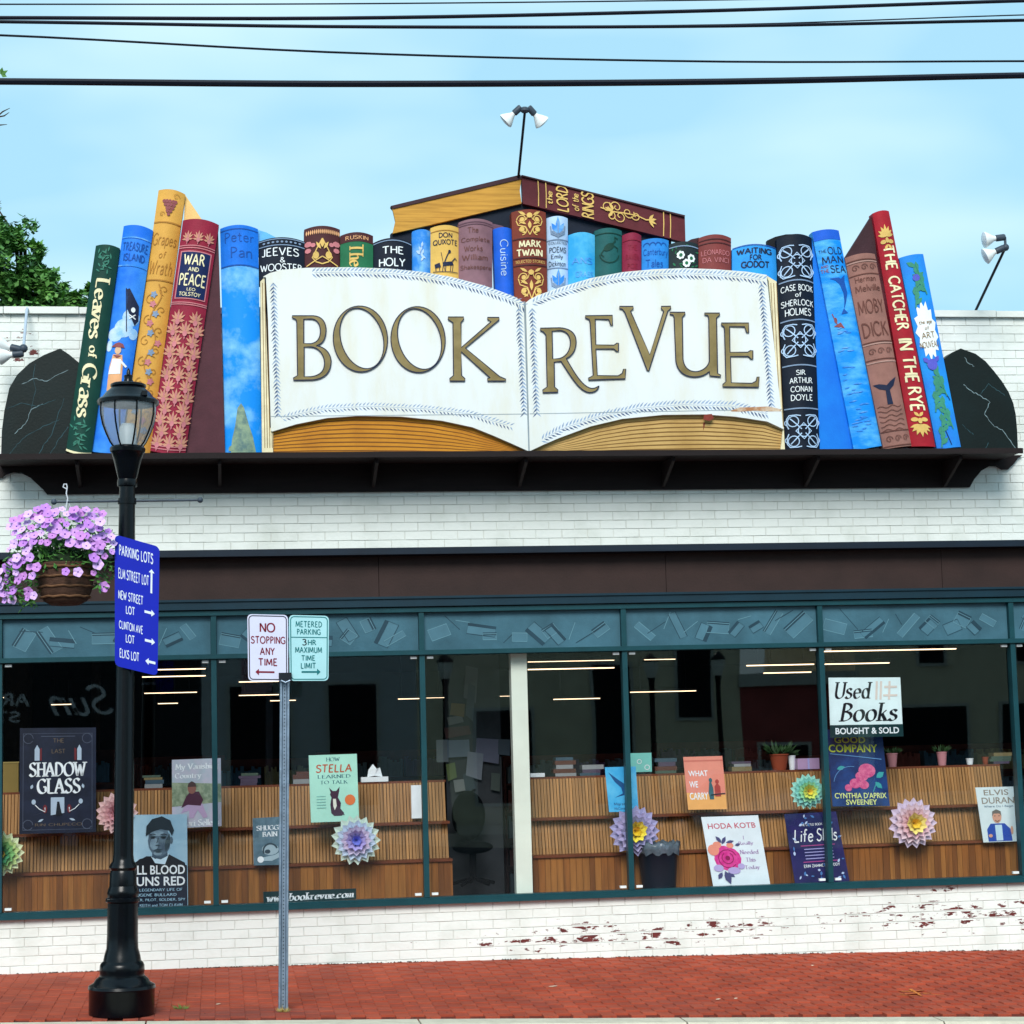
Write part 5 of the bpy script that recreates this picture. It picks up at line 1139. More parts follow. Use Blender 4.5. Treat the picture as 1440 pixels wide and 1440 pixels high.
T(S, r, [('PARKING LOTS', (6, H_-28, W_-9, H_-12)), ('ELM STREET LOT', (5, H_-60, W_-15, H_-45)), ('NEW STREET', (5, H_-89, W_-23, H_-76)), ('LOT', (16, H_-107, W_-35, H_-95)), ('CLINTON AVE', (6, H_-130, W_-23, H_-118)), ('LOT', (16, H_-147, W_-35, H_-135)), ('ELKS LOT', (7, H_-170, W_-28, H_-157))], M_sw, name='sign_lettering', wt=17, gap=20, lift=.002)
def arrow(S, r, x, y, l, ang, m_, hw=3.2, sw=1.8):
    g = G(); c, s_ = math.cos(math.radians(ang)), math.sin(math.radians(ang)); p = [(-l/2, -sw), (l/2-5, -sw), (l/2-5, -hw-1.6), (l/2, 0), (l/2-5, hw+1.6), (l/2-5, sw), (-l/2, sw)]
    g.poly(S, [(x+a*c-b*s_, y+a*s_+b*c) for a, b in p], .002); g.build('arrow', m_, r)
arrow(S, r, W_-11, H_-52, 34, 90, M_sw, 2.5, 1.3); arrow(S, r, W_-13, H_-97, 15, 0, M_sw); arrow(S, r, W_-12, H_-137, 15, 0, M_sw); arrow(S, r, W_-11, H_-166, 15, 180, M_sw)
for z in (790, 920):
    c = base+ax*((HB-z)*k_); g = G(); g.lathe([(12.9*k_, -.012), (13.8*k_, -.012), (13.8*k_, .012), (12.9*k_, .012)], c, ax, 20); g.build('strap', M_galv, r)
# ------------------------------------------------------------------ U-channel post and two parking signs
YP_ = -2.36
pb = U(398, 1412, YP_); pb.z = gz(pb.x, YP_)-.02; pt_ = U(400.5, 948, YP_)
post = empty('sign_post', (pb.x, YP_, gz(pb.x, YP_)), 'galvanised perforated channel post carrying two small parking signs', 'post')
g = G(); d = (pt_-pb); n = 2; hw = .034
for za, zb, mt in ((0, 1, 0),):
    ring = [(-hw, 0), (-hw+.004, -.004), (-hw+.014, -.004), (-.012, .024), (.012, .024), (hw-.014, -.004), (hw-.004, -.004), (hw, 0), (hw-.014, 0), (.014, .028), (-.014, .028), (-hw+.014, 0)]
    b = len(g.v)
    for P_ in (pb, pt_): g.v += [P_+Vector((x, y, 0)) for x, y in ring]
    R_ = len(ring); g.f += [(i, (i+1) % R_, R_+(i+1) % R_, R_+i) for i in range(R_)]; g.f += [tuple(range(R_))[::-1], tuple(range(R_, 2*R_))]
g.build('channel', M_galv, post)
g = G()
L_ = d.length
for i in range(int(L_/.0254)):
    c = pb+d*((i+.5)*.0254/L_)+Vector((0, .0236, 0)); g.add([c+Vector((.0045*math.cos(a*math.pi/4), -.0003, .0045*math.sin(a*math.pi/4))) for a in range(8)], [tuple(range(8))])
g.build('punched_holes', M_cornice, post, kind='stuff')
M_lav = mat('sign_reflective_white', '#d3d3ea', .35, var=.04, scale=5); M_cy = mat('sign_pale_cyan', '#a8d6dc', .35, var=.04, scale=5)
M_dr = mat('sign_red', '#7a1028', .4); M_tl = mat('sign_teal', '#0e6f74', .4); M_bk = mat('sign_border_black', '#151a24', .4)
for lab, quad, mt, mi, rows, adir, nm in (
    ('white no stopping sign with red lettering on the channel post', [(347.7, 863.5), (404.8, 864.7), (405.3, 958), (349, 957.3)], M_lav, M_dr, [('NO', (17, 68, 39, 82)), ('STOPPING', (4.5, 52, 53, 63)), ('ANY', (17, 36.5, 38, 47)), ('TIME', (15, 21, 41, 32))], 180, 'no_stopping_sign'),
    ('pale teal metered parking sign with green lettering on the channel post', [(406.3, 864.7), (462.5, 866), (462, 957.3), (407.4, 957.5)], M_cy, M_tl, [('METERED', (9, 75, 46, 84)), ('PARKING', (11, 64.5, 44, 73)), ('HR', (26, 50, 38, 58)), ('MAXIMUM', (8, 39, 46, 47.5)), ('TIME', (17, 28, 36, 36)), ('LIMIT', (16, 17, 37, 25.5))], 0, 'metered_parking_sign')):
    S = Surf(*quad, YP_-.02, 0); rr = empty(nm, U((quad[0][0]+quad[1][0])/2, 957, YP_-.02), lab, 'sign', 'parking signs on the channel post')
    plate('sign_plate', S, 6, mt, rr)
    g = G(); g.rib(S, rounded(S.w, S.h, 5, 5, 2.2), 1.3, .0012, True)
    if adir == 0: g.rib(S, [(2.6, 61), (S.w-2.6, 61)], 1.2, .0012)
    g.build('border', M_bk if adir else M_tl, rr)
    T(S, rr, rows, mi, name='sign_lettering', style='mono', wt=17, gap=20, lift=.0014)
    arrow(S, rr, S.w*.42 if adir else S.w*.55, 12.5, 27, adir, mi, 3, 1.2)
    if adir == 0: text_g = G(); text(text_g, S, '3', (18, 49.5, 24.5, 59), wt=16, lift=.0014); text_g.build('sign_numeral', M_bk, rr)
g = G(); c = U(401, 950, YP_-.03); g.box(c.x-.045, c.x+.045, YP_-.045, YP_-.022, c.z-.03, c.z+.02); g.build('clamp', M_bk, post)
g = G(); g.tube([c+Vector((-.03, -.02, -.035)), c+Vector((.0, -.026, -.05)), c+Vector((.035, -.02, -.035))], .006, 6); g.build('bolt', M_galv, post, smooth=True)
def on_ground(px, py):
    a, b = -.02, -2.74
    for _ in range(30):
        m_ = (a+b)/2; p = U(px, py, m_)
        if p.z > gz(p.x, m_): a, b = (a, m_) if False else (m_, b)
        else: a, b = a, m_
    # the ray drops as it comes nearer the street: keep the depth where it meets the pavement
    best = min((abs(U(px, py, -.02-2.72*i/200).z-gz(U(px, py, -.02-2.72*i/200).x, -.02-2.72*i/200)), i) for i in range(201))[1]
    p = U(px, py, -.02-2.72*best/200); p.z = gz(p.x, p.y); return p
# ------------------------------------------------------------------ weeds, litter, pavement mark
M_weed = mat('weed_green', '#5e7a3a', .7, var=.4, scale=30); M_straw = mat('dry_straw', '#b09a5a', .8, var=.3)
for wx, wy, n, mt, lab in ((398, 1411, 60, M_straw, 'dry grass tuft round the foot of the channel post'), (255, 1419, 44, M_weed, 'small green weed in the paving right of the lamp base'), (205, 1423, 26, M_weed, 'tiny weed against the right side of the lamp base')):
    c = U(wx, wy, -2.4) if wx == 398 else on_ground(wx, wy); c.z = gz(c.x, c.y); g = G()
    for _ in range(n):
        a = random.uniform(0, 6.3); p = c+Vector((math.cos(a)*random.uniform(0, .04), math.sin(a)*random.uniform(0, .04), 0)); leafq(g, p, Vector((math.cos(a), math.sin(a)*.6, random.uniform(.3, 1.3))).normalized(), Vector((0, -.3, 1)), random.uniform(.02, .055), .006)
    tag(g.build('weed', mt, kind=None), lab, 'weed', 'weeds in the pavement')
for wx, wy, s_ in ((778, 1388, 6), (1142, 1359, 2.5), (1010, 1406, 3), (1035, 1405, 2), (307, 1413, 3)):
    Yg = on_ground(wx, wy).y
    p = U(wx, wy, Yg); z = gz(p.x, Yg)+.004; q = s_*.006; g = G()
    g.add([(p.x-q, Yg, z), (p.x-q*.2, Yg-.02, z+.002), (p.x+q, Yg-.01, z+.006), (p.x+q*.6, Yg+.03, z+.003), (p.x-q*.6, Yg+.025, z+.001)], [(0, 1, 2, 3, 4)])
    tag(g.build('litter', mat('paper_scrap', '#e6d4bc', .8)), {778: 'pale folded paper scrap in the middle of the pavement', 1142: 'tiny white speck of paper near the wall foot', 1010: 'small pale chip near the kerb right of middle', 1035: 'smallest pale chip beside the other near the kerb', 307: 'pale chip on the pavement between lamp base and sign post'}[wx], 'litter', 'litter on the pavement')
g = G(); Yg = -1.75
for i, (x0, y0, x1, y1, wv) in enumerate(((1262, 1394, 1330, 1401, .010), (1265, 1399, 1310, 1397, .012), (1280, 1392, 1296, 1402, .016), (1270, 1396, 1300, 1394, .014), (1268, 1401, 1290, 1402, .010))):
    a = on_ground(x0, y0); b = on_ground(x1, y1); a.z += .0055+.0008*i; b.z += .0055+.0008*i
    dd = (b-a).normalized(); s_ = Vector((-dd.y, dd.x, 0))*wv; g.add([a-s_, b-s_*.4, b+s_*.4, a+s_], [(0, 1, 2, 3)])
o = g.build('utility_mark', mat('spray_orange', '#e08a30', .8, var=.3, scale=60, col2='#b0523a', lo=.45, hi=.6), sidewalk, kind='stuff')
# ------------------------------------------------------------------ flood lights
M_lens = mat('bulb_lens', '#d8e0e4', .15, var=.1, scale=60, bump=.4, bscale=120)
def par_lamp(parent, neck, aim, s_=1.0):
    """socket, flared reflector bulb and its lens"""
    aim = Vector(aim).normalized()
    g = G(); g.lathe([(0, 0), (.022*s_, 0), (.026*s_, .01), (.026*s_, .07*s_), (.02*s_, .075*s_)], neck, aim, 14); g.build('lamp_holder', M_iron, parent, smooth=True)
    g = G(); g.lathe([(.018*s_, .07*s_), (.022*s_, .09*s_), (.045*s_, .125*s_), (.062*s_, .155*s_), (.064*s_, .165*s_)], neck, aim, 20); g.build('bulb', M_white, parent, smooth=True)
    g = G(); g.lathe([(.064*s_, .165*s_), (.045*s_, .175*s_), (0, .18*s_)], neck, aim, 20); g.build('lens', M_lens, parent, smooth=True)
YF = -.9
a, b = U(729, 249, -.3), U(738, 158, YF)
fl1 = empty('flood_light', a, 'twin flood lights on a thin pole above the centre of the sign', 'flood light', 'twin flood lights')
g = G(); g.tube([a, b], .011, 8); g.build('pole', M_wire, fl1, smooth=True); g = G(); g.ball(b+Vector((0, 0, .02)), .035, 10, (1.2, 1, .8)); g.build('junction_box', M_iron, fl1, smooth=True)
par_lamp(fl1, b+Vector((-.03, 0, .045)), (-.75, .25, -.65), 1.05); par_lamp(fl1, b+Vector((.03, 0, .045)), (.75, .25, -.75), 1.05)
a, b = U(1370, 441, .05), U(1414, 348, -.7)
fl2 = empty('flood_light', a, 'twin flood lights on a slanting rod above the right parapet', 'flood light', 'twin flood lights')
g = G(); g.tube([a, b], .012, 8); g.build('pole', M_wire, fl2, smooth=True); g = G(); g.ball(b, .032, 10); g.build('junction_box', M_iron, fl2, smooth=True); g = G(); g.box(a.x-.04, a.x+.04, a.y-.03, a.y+.03, a.z-.04, a.z+.02); g.build('foot_bracket', M_paint, fl2)
par_lamp(fl2, b+Vector((0, 0, .09)), (-1, .1, -.12), 1.1); par_lamp(fl2, b+Vector((-.01, 0, -.0)), (-.8, .15, -.35), 1.1)
g = G(); g.tube([b, b+Vector((0, 0, .09))], .012, 8); g.build('arm', M_iron, fl2, smooth=True)
a, b = U(38, 434, -.06), U(33, 490, -.35)
fl3 = empty('flood_light', a, 'twin flood lights hanging on a white rod against the left wall', 'flood light', 'twin flood lights')
g = G(); g.tube([a+Vector((0, .05, 0)), a, a+Vector((0, -.02, -.02)), b], .012, 8); g.build('pole', mat('rod_grey_white', '#a9b6c4', .4), fl3, smooth=True); g = G(); g.ball(b, .036, 10); g.build('junction_box', M_iron, fl3, smooth=True)
par_lamp(fl3, b+Vector((-.02, 0, -.01)), (-1, .1, .25), 1.15); par_lamp(fl3, b+Vector((-.0, 0, -.04)), (-1, .1, -.1), 1.15)
# ------------------------------------------------------------------ overhead cables
def cable(lab, pts, th, Y):
    Ps = []
    n = 24; xs = [-900, 0, 480, 1000, 1440, 2300]; ys = list(pts)
    ys = [ys[0]+(ys[0]-ys[1])*1.2]+ys+[ys[-1]+(ys[-1]-ys[-2])*1.5]
    def ev(x):
        for i in range(len(xs)-1):
            if x <= xs[i+1]: break
        p = [ys[max(i-1, 0)], ys[i], ys[i+1], ys[min(i+2, len(ys)-1)]]; X_ = [xs[max(i-1, 0)], xs[i], xs[i+1], xs[min(i+2, len(xs)-1)]]
        t = (x-xs[i])/(xs[i+1]-xs[i]); m0 = (p[2]-p[0])/(X_[2]-X_[0])*(xs[i+1]-xs[i]); m1 = (p[3]-p[1])/(X_[3]-X_[1])*(xs[i+1]-xs[i])
        return (2*t**3-3*t*t+1)*p[1]+(t**3-2*t*t+t)*m0+(-2*t**3+3*t*t)*p[2]+(t**3-t*t)*m1
    for k in range(41):
        x = -900+3200*k/40; Ps.append(U(x, ev(x), Y))
    g = G(); g.tube(Ps, th*PXM(720, 60, Y)/2, 8); tag(g.build('overhead_cable', M_wire, smooth=True), lab, 'cable', 'cables strung over the street')
cable('topmost very thin overhead cable, just inside the top edge', [6, 5.3, 0, -8], 2.2, -4.3)
cable('upper thick overhead cable rising to the top right corner', [25, 25.5, 15, 1], 5.5, -4.2)
cable('overhead cable that starts just below the upper thick one and runs under it', [30.5, 37.5, 36.8, 28.5], 5, -4.05)
cable('thin overhead cable close above the third one at the right', [29, 36, 35, 21], 2, -3.98)
cable('thin overhead cable that slopes down from the left, second from the bottom', [49.5, 74, 86.5, 86], 3.2, -3.9)
cable('thickest and lowest overhead cable', [114.5, 118, 115, 106], 9.5, -3.6)
# ------------------------------------------------------------------ trees behind the parapet
def crown(r, blobs, Y, n, mt, lf=.13, nm='crown'):
    g = G(); rnd = random.Random(int(blobs[0][0]*7+3)); tot = sum(b[2]*b[3] for b in blobs)
    for bx, by, rx, ry in blobs:
        m_ = int(n*rx*ry/tot)
        subs = [(rnd.gauss(0, .42), rnd.gauss(0, .42), rnd.gauss(0, .5)) for _ in range(max(4, int(rx*ry/45)))]
        for _ in range(m_):
            sx, sy, sz = rnd.choice(subs); x = bx+rx*(sx+rnd.gauss(0, .13)); y = by+ry*(sy+rnd.gauss(0, .12)); p = U(x, y, Y+(sz+rnd.gauss(0, .12))*rx*.012)
            d = Vector((rnd.uniform(-1, 1), rnd.uniform(-1, 1), rnd.uniform(-.9, .4))).normalized(); leafq(g, p, d, Vector((rnd.uniform(-.6, .6), rnd.uniform(-.8, .2), 1)).normalized(), lf*rnd.uniform(.6, 1.2), lf*.6)
    return g.build(nm, mt, r, kind='stuff')
for lab, bl_, tx, Y, n in (('leafy green tree rising behind the parapet at the left edge', [(-30, 360, 55, 55), (10, 330, 22, 22), (-5, 295, 14, 16), (22, 325, 12, 8), (45, 390, 35, 26), (85, 412, 24, 22), (55, 350, 14, 10), (20, 400, 45, 30), (70, 428, 50, 16), (110, 432, 20, 12)], 20, 5.0, 16000),
                           ('small sprig of a farther tree between parapet and green book', [(128, 405, 9, 12), (122, 425, 12, 10), (140, 420, 10, 14), (130, 440, 14, 8)], 128, 6.5, 1400)):
    c = U(tx, 620, Y); r = empty('tree', (c.x, Y, -.5), lab, 'tree', 'trees behind the shop'); crown(r, bl_, Y, n, M_leaf, .085)
    tp = U(tx+15, 400, Y); g = G(); g.tube([(c.x, Y, -.6), (c.x+.05, Y, 3), tp], [.18, .14, .05] if Y < 6 else [.06, .05, .02], 8); g.build('trunk', M_trunk, r, smooth=True)
    for bx, by, rx, ry in bl_[1:6]:
        g = G(); q = U(bx, by-ry*.3, Y); g.tube([tp-Vector((0, 0, .6)), (tp+q)/2+Vector((.05, 0, .1)), q], [.035, .02, .006], 6); g.build('limb', M_trunk, r, smooth=True)
c = U(4, 162, -1.0); r = empty('twig', c, 'bare thin twig poking in at the left edge under the lowest cable', 'twig')
for pts in ([(-60, 170), (-10, 166), (6, 163), (13, 158)], [(-6, 166), (4, 157), (14, 152)], [(-20, 172), (0, 176), (10, 175)]):
    g = G(); g.tube([U(x, y, -1.0) for x, y in pts], [.006]*(len(pts)-1)+[.002], 5); g.build('branch', M_trunk, r)
g = G(); c = U(1, 104, -3.58)
for a, l in ((.4, .055), (-.5, .05), (2.6, .04), (1.3, .045)): leafq(g, c, Vector((math.cos(a), -.3, math.sin(a))).normalized(), Vector((0, -1, .3)), l, .03)
tag(g.build('leaf_cluster', M_leaf), 'few leaves caught on the lowest cable at the left edge', 'leaves')
# ------------------------------------------------------------------ display shelving inside the window
YA, YB, YC = .30, .46, .62          # front faces of the three tiers
zl2 = U(620, 1208, YA).z; zl1 = U(620, 1155, YB).z; ztp = U(620, 1100, YC).z
rnd = random.Random(21)
def tiers(label, xa, xb):
    r = empty('display_shelf', ((xa+xb)/2, YA, .06), label, 'display shelf', 'stepped oak display shelves in the window')
    x = xa; g = G(); g.box(xa, xb, YA+.012, YA+.03, .07, zl2-.02); g.build('base_board', M_oak2, r)
    while x < xb-.02:
        wv = min(rnd.choice((.045, .055, .06)), xb-x); g = G(); g.box(x+.0015, x+wv-.0015, YA+rnd.uniform(0, .003), YA+.0118, .07, zl2-.021); g.build('plank', OAKS[rnd.randrange(3)], r); x += wv
    for y0, y1, z, nm in ((YA-.02, YB+.05, zl2, 'ledge'), (YB-.02, YC+.05, zl1, 'ledge')):
        g = G(); g.box(xa, xb, y0, y1, z-.02, z); g.build(nm, M_ledge, r)
    for y0, z0, z1 in ((YB+.0, zl2, zl1-.021), (YC+.0, zl1, ztp)):
        g = G(); x = xa; ti = .07
        while x < xb-.01:
            wv = min(.026, xb-x); q = rnd.uniform(0, .004); a, b = x+.001, x+wv-.003
            v = [(a, y0-q, z0), (b, y0-q, z0), (b, y0-q+ti, z1), (a, y0-q+ti, z1), (a-.001, y0+.012, z0), (b+.003, y0+.012, z0), (b+.003, y0+ti+.012, z1), (a-.001, y0+ti+.012, z1)]
            g.add(v, [(0, 1, 2, 3), (1, 5, 6, 2), (4, 0, 3, 7), (3, 2, 6, 7)]); x += .028
        g.build('slats', M_oak, r, kind='stuff')
    g = G(); g.box(xa, xb, YC+.07, YC+.12, ztp, ztp+.018); g.build('top_rail', M_ledge, r)
    g = G(); g.box(xa, xb, YC+.125, YC+.14, .07, ztp); g.build('back_board', M_dark, r)
OAKS = [M_oak2, mat('oak_planks_dark', '#74431c', .5, var=.3, scale=3, stretch=(9, 1, .6)), mat('oak_planks_light', '#98602c', .5, var=.3, scale=3, stretch=(9, 1, .6))]
xA = U(-60, 1200, YA).x; xB = U(636, 1200, YA).x; xC = U(749, 1200, YA).x; xD = U(1436, 1200, YA).x
tiers('stepped oak slatted display shelf running left of the dark aisle gap', xA, xB)
tiers('stepped oak slatted display shelf running right of the cream pillar', xC, xD)
# ------------------------------------------------------------------ posters
def poster(label, quad, Y, mt, group='book posters in the shop window', name='poster', cat='poster', lift_top=.03, tilt=True):
    Ys = [Y+.05, Y+.05, Y, Y] if tilt else [Y]*4
    S = Surf(*quad, Ys); c = (S.c[2]+S.c[3])/2; r = empty(name, c, label, cat, group)
    g = G(); A = [S.P(x, y, 0) for x, y in ((0, 0), (S.w, 0), (S.w, S.h), (0, S.h))]; B = [S.P(x, y, -.006) for x, y in ((0, 0), (S.w, 0), (S.w, S.h), (0, S.h))]
    g.v = A+B; g.f = [(0, 1, 2, 3), (7, 6, 5, 4)]+[(4+i, 4+(i+1) % 4, (i+1) % 4, i) for i in range(4)]; g.build('board', mt, r); return S, r
def pm_(n, c, c2=None, **k): return mat('print_'+n, c, .35, col2=c2, **k) if c2 else mat('print_'+n, c, .35, var=.06, **k)
def fig(S, r, name, mt, shapes, kind='stuff'):
    g = G(); l0 = getattr(S, 'lay', .0006)
    for sh in shapes:
        l = l0+.00012*(len(shapes) > 1)*g.k
        if sh[0] == 'p': g.poly(S, sh[1], l0)
        elif sh[0] == 'd': g.disc(S, *sh[1:], lift=l0)
        elif sh[0] == 'r': g.rib(S, sh[1], sh[2], l0)
        elif sh[0] == 'l': g.leaf(S, *sh[1:], lift=l0+.0003)
    S.lay = l0+.0005+.00026*g.k
    g.build(name, mt, r, kind=kind)
PT = dict(lift=.0015)
W1 = pm_('white', '#e6eaf0'); K1 = pm_('black', '#10121c'); 
# 1 shadow glass
S, r = poster('dark navy poster with white serif lettering and candles, leftmost in the window', [(28, 1024), (135, 1023), (135, 1170), (27, 1173)], .16, pm_('night', '#1a2038', '#0f1428', lo=.4, hi=.6, scale=6))
T(S, r, [('SHADOW', (13, 79, 95, 100)), ('GLASS', (24, 55, 86, 77))], W1, style='serif', wt=19, **PT)
T(S, r, [('THE', (47, 127, 62, 133)), ('LAST', (45, 112, 64, 118)), ('RIN CHUPECO', (22, 10, 88, 14))], pm_('brass_dim', '#6a5a4a'), name='small_lettering', wt=10, **PT)
fig(S, r, 'frame_line', pm_('line_slate', '#4d5468'), [('r', [(5, 5), (5, 140), (102, 140), (102, 5), (5, 5)], .7), ('r', arc(12, 12, 7, 0, 330), 1), ('r', arc(95, 12, 7, 0, 330), 1), ('r', arc(12, 133, 7, 0, 330), .8), ('r', arc(95, 133, 7, 0, 330), .8), ('r', [(30, 136), (78, 136)], .8)])
fig(S, r, 'candles', pm_('pale_blue', '#a8b8cc'), [('p', [(21, 102), (28, 102), (28, 118), (24.5, 124), (21, 118)]), ('p', [(81, 102), (87, 102), (87, 118), (84, 124), (81, 118)]), ('p', [(44, 25), (63, 28), (63, 50), (44, 50)]), ('l', 34, 20, 3.6, 9, 3), ('l', 70, 20, -.3, 9, 3), ('d', 20, 44, 3, 3.6), ('d', 86, 44, 3, 3.6), ('l', 16, 62, 1.2, 7, 4), ('l', 90, 62, 1.8, 7, 4)])
fig(S, r, 'door_figure', K1, [('p', [(51, 25), (60, 25), (57, 38), (56, 44), (53, 44), (52, 36)])])
fig(S, r, 'red_glow', pm_('red_dim', '#6a2028'), [('p', [(28.5, 102), (31, 102), (31, 120), (28.5, 118)]), ('p', [(77, 102), (80, 102), (80, 118), (77, 120)]), ('d', 36, 34, 3, 6), ('d', 70, 34, 3, 6)])
fig(S, r, 'candle_stem', W1, [('r', [(22, 40), (28, 34), (36, 30), (36, 36)], 1), ('r', [(84, 40), (78, 34), (70, 30), (70, 36)], 1)])
# 2 vanishing country
S, r = poster('pale poster of a crouching child in a dark jacket, behind the window mullion left', [(241.7, 1068.6), (310.5, 1066), (311.7, 1161.7), (242, 1165)], .20, pm_('grey_field', '#a9b6c4', '#c6b8cc', lo=.35, hi=.7, scale=9))
T(S, r, [('My Vanishing', (4, 79, 66, 90)), ('Country', (4, 67, 42, 77)), ('Bakari Sellers', (4, 2, 66, 11))], W1, style='serif', wt=17, **PT)
fig(S, r, 'grass_print', pm_('olive', '#6f7f66', '#9aa58c', lo=.4, hi=.6, scale=20), [('p', [(0, 30), (69, 34), (69, 60), (0, 64)])])
fig(S, r, 'child_legs', pm_('lilac_grey', '#b79cc0'), [('p', [(12, 20), (20, 34), (42, 34), (50, 14), (44, 12), (36, 24), (30, 13), (24, 13), (24, 24)])])
fig(S, r, 'child_jacket', pm_('aubergine', '#4a2038'), [('p', [(13, 28), (20, 44), (26, 50), (38, 50), (44, 38), (40, 30), (22, 32)])])
fig(S, r, 'child_head', pm_('skin_brown', '#8c5a50'), [('d', 28, 55, 6, 8)])
fig(S, r, 'child_hair', pm_('umber', '#4a3434'), [('p', [(22, 57), (34, 57), (33, 62), (28, 65), (23, 62)])])
# 3 all blood runs red
S, r = poster('blue toned portrait poster of a man in a cap, beside the lamp post', [(176, 1146), (263, 1145), (264.5, 1279), (176, 1281)], .12, pm_('dusty_blue', '#8fb4cc', '#a9c8da', lo=.35, hi=.65, scale=4))
fig(S, r, 'lower_panel', pm_('ink_navy', '#101a30'), [('p', [(0, 0), (87, 0), (87, 62), (60, 74), (30, 76), (0, 60)])])
fig(S, r, 'coat', K1, [('p', [(4, 58), (20, 72), (36, 76), (62, 78), (84, 66), (87, 50), (0, 50)])])
fig(S, r, 'collar', pm_('paper_blue', '#c4dcec'), [('p', [(36, 76), (42, 66), (56, 64), (62, 80), (52, 74), (42, 72)])])
fig(S, r, 'neck', pm_('face_shade', '#3e5264'), [('p', [(38, 74), (38, 90), (58, 90), (60, 76), (50, 71)])])
fig(S, r, 'face', pm_('face_blue', '#5d7284', '#48596a', lo=.4, hi=.6, scale=16), [('d', 48, 97, 16, 22)])
fig(S, r, 'ear', MATS['print_face_blue'], [('d', 65, 98, 2.4, 5)])
fig(S, r, 'cheek_light', pm_('face_light', '#8199aa', '#6b8294', lo=.4, hi=.6, scale=24), [('d', 41, 93, 6, 9), ('d', 45, 108, 10, 4), ('d', 46, 80, 6, 3.4)])
fig(S, r, 'cheek_shade', pm_('face_deep', '#35454f'), [('l', 57, 82, 1.35, 26, 7), ('d', 39, 102.5, 4, 2.2), ('d', 54, 102.5, 4.4, 2.2)])
fig(S, r, 'cap', pm_('cap_dark', '#1c2832'), [('p', [(29, 104), (30, 118), (38, 128), (52, 132), (64, 126), (69, 112), (66, 104), (62, 112), (50, 114), (38, 110), (32, 106)])])
fig(S, r, 'eyes', K1, [('d', 39, 101.5, 2.6, 1.1), ('d', 54, 101.5, 2.8, 1.1), ('r', [(35, 106), (39, 107), (43, 106)], .9), ('r', [(50, 106), (55, 107), (59, 105.5)], .9)])
fig(S, r, 'nose_mouth', MATS['print_face_deep'], [('r', [(47, 102), (44.5, 94)], 1), ('l', 42, 91, 0, 8, 2), ('l', 40, 84.5, .05, 13, 2.4), ('l', 41, 82, -.02, 11, 2.6)])
T(S, r, [('ALL BLOOD', (6, 50, 84, 63)), ('RUNS RED', (6, 34, 84, 47))], W1, style='font', bold=.02, **PT)
T(S, r, [('THE LEGENDARY LIFE OF', (6, 26.5, 80, 30.5)), ('EUGENE BULLARD', (12, 19.5, 72, 23.5)), ('BOXER, PILOT, SOLDIER, SPY', (6, 12.5, 84, 16.5)), ('PHIL KEITH and TOM CLAVIN', (8, 5, 80, 9))], pm_('pale_cyan', '#9fc4dc'), name='small_lettering', wt=14, **PT)
# 4 stella
S, r = poster('mint green poster of a small dark dog sitting, with orange disc', [(434, 1062.3), (501.7, 1060), (505, 1154.3), (437.3, 1156.7)], .18, pm_('mint', '#a9dccb'))
T(S, r, [('HOW', (24, 85, 44, 90.5)), ('LEARNED', (11, 61, 58, 66)), ('TO TALK', (15, 53, 54, 58))], pm_('teal_grey', '#3c6a74'), style='serif', wt=14, **PT)
T(S, r, [('STELLA', (9, 69, 60, 81))], pm_('brick_orange', '#b8583a'), name='title_lettering', wt=17, slant=.1, **PT)
fig(S, r, 'dog', pm_('plum_brown', '#40243a'), [('p', [(27, 48), (29, 41), (28, 38), (30, 34), (28, 24), (29, 12), (33, 8), (44, 8), (47, 12), (42, 18), (43, 26), (39, 34), (41, 42), (42, 49), (37, 43), (32, 43)]), ('r', [(43, 14), (47, 9)], 1.6)])
fig(S, r, 'dog_chest', pm_('cream_print', '#e0e0d4'), [('p', [(32, 32), (36, 32), (37, 22), (34, 16), (32, 22)])])
fig(S, r, 'orange_disc', pm_('orange_print', '#dc7440'), [('d', 56, 30, 7.5, 7.5)])
fig(S, r, 'small_lines', pm_('teal_pale', '#7fb8b0'), [('r', [(9, y), (22, y)], .9) for y in (36, 32, 28, 24, 20)])
# 5 shuggie bain
S, r = poster('small grey blue poster with curled figure and badge, half behind the channel post', [(355, 1150.7), (402, 1148), (404, 1216), (356.7, 1217)], .20, pm_('slate_photo', '#5a7688', '#45606f', lo=.4, hi=.62, scale=12))
T(S, r, [('SHUGGIE', (5, 49, 43, 56)), ('BAIN', (13, 40, 35, 47))], W1, style='serif', wt=16, **PT)
fig(S, r, 'figure', pm_('photo_pale', '#9fb4c0'), [('d', 24, 22, 12, 8), ('p', [(8, 10), (30, 14), (44, 22), (44, 14), (26, 6), (8, 6)])])
fig(S, r, 'figure_shade', pm_('photo_dark', '#2c3f4c'), [('r', arc(24, 20, 10, 20, 200), 2.4), ('d', 20, 19, 4, 3)])
fig(S, r, 'badge', W1, [('d', 10, 8, 4.6, 4.6)])
# 6 blue bird
S, r = poster('bright blue poster with a swallow silhouette behind the mullion right of the pillar', [(850.5, 1079), (894, 1077.8), (898, 1141), (856.6, 1142)], .19, pm_('azure', '#3aa4dc', '#60bce8', lo=.4, hi=.65, scale=6))
fig(S, r, 'bird', pm_('bird_blue', '#1a4f86'), [('p', [(4, 56), (16, 46), (24, 40), (30, 30), (26, 24), (10, 20), (22, 26), (20, 34), (12, 42)]), ('l', 24, 34, 1.1, 26, 6), ('l', 24, 30, -1.0, 14, 3)])
T(S, r, [('Migrations', (8, 8, 34, 13)), ('McConaghy', (8, 2, 30, 6.5))], pm_('bird_blue', '#1a4f86'), name='lettering', wt=13, **PT)
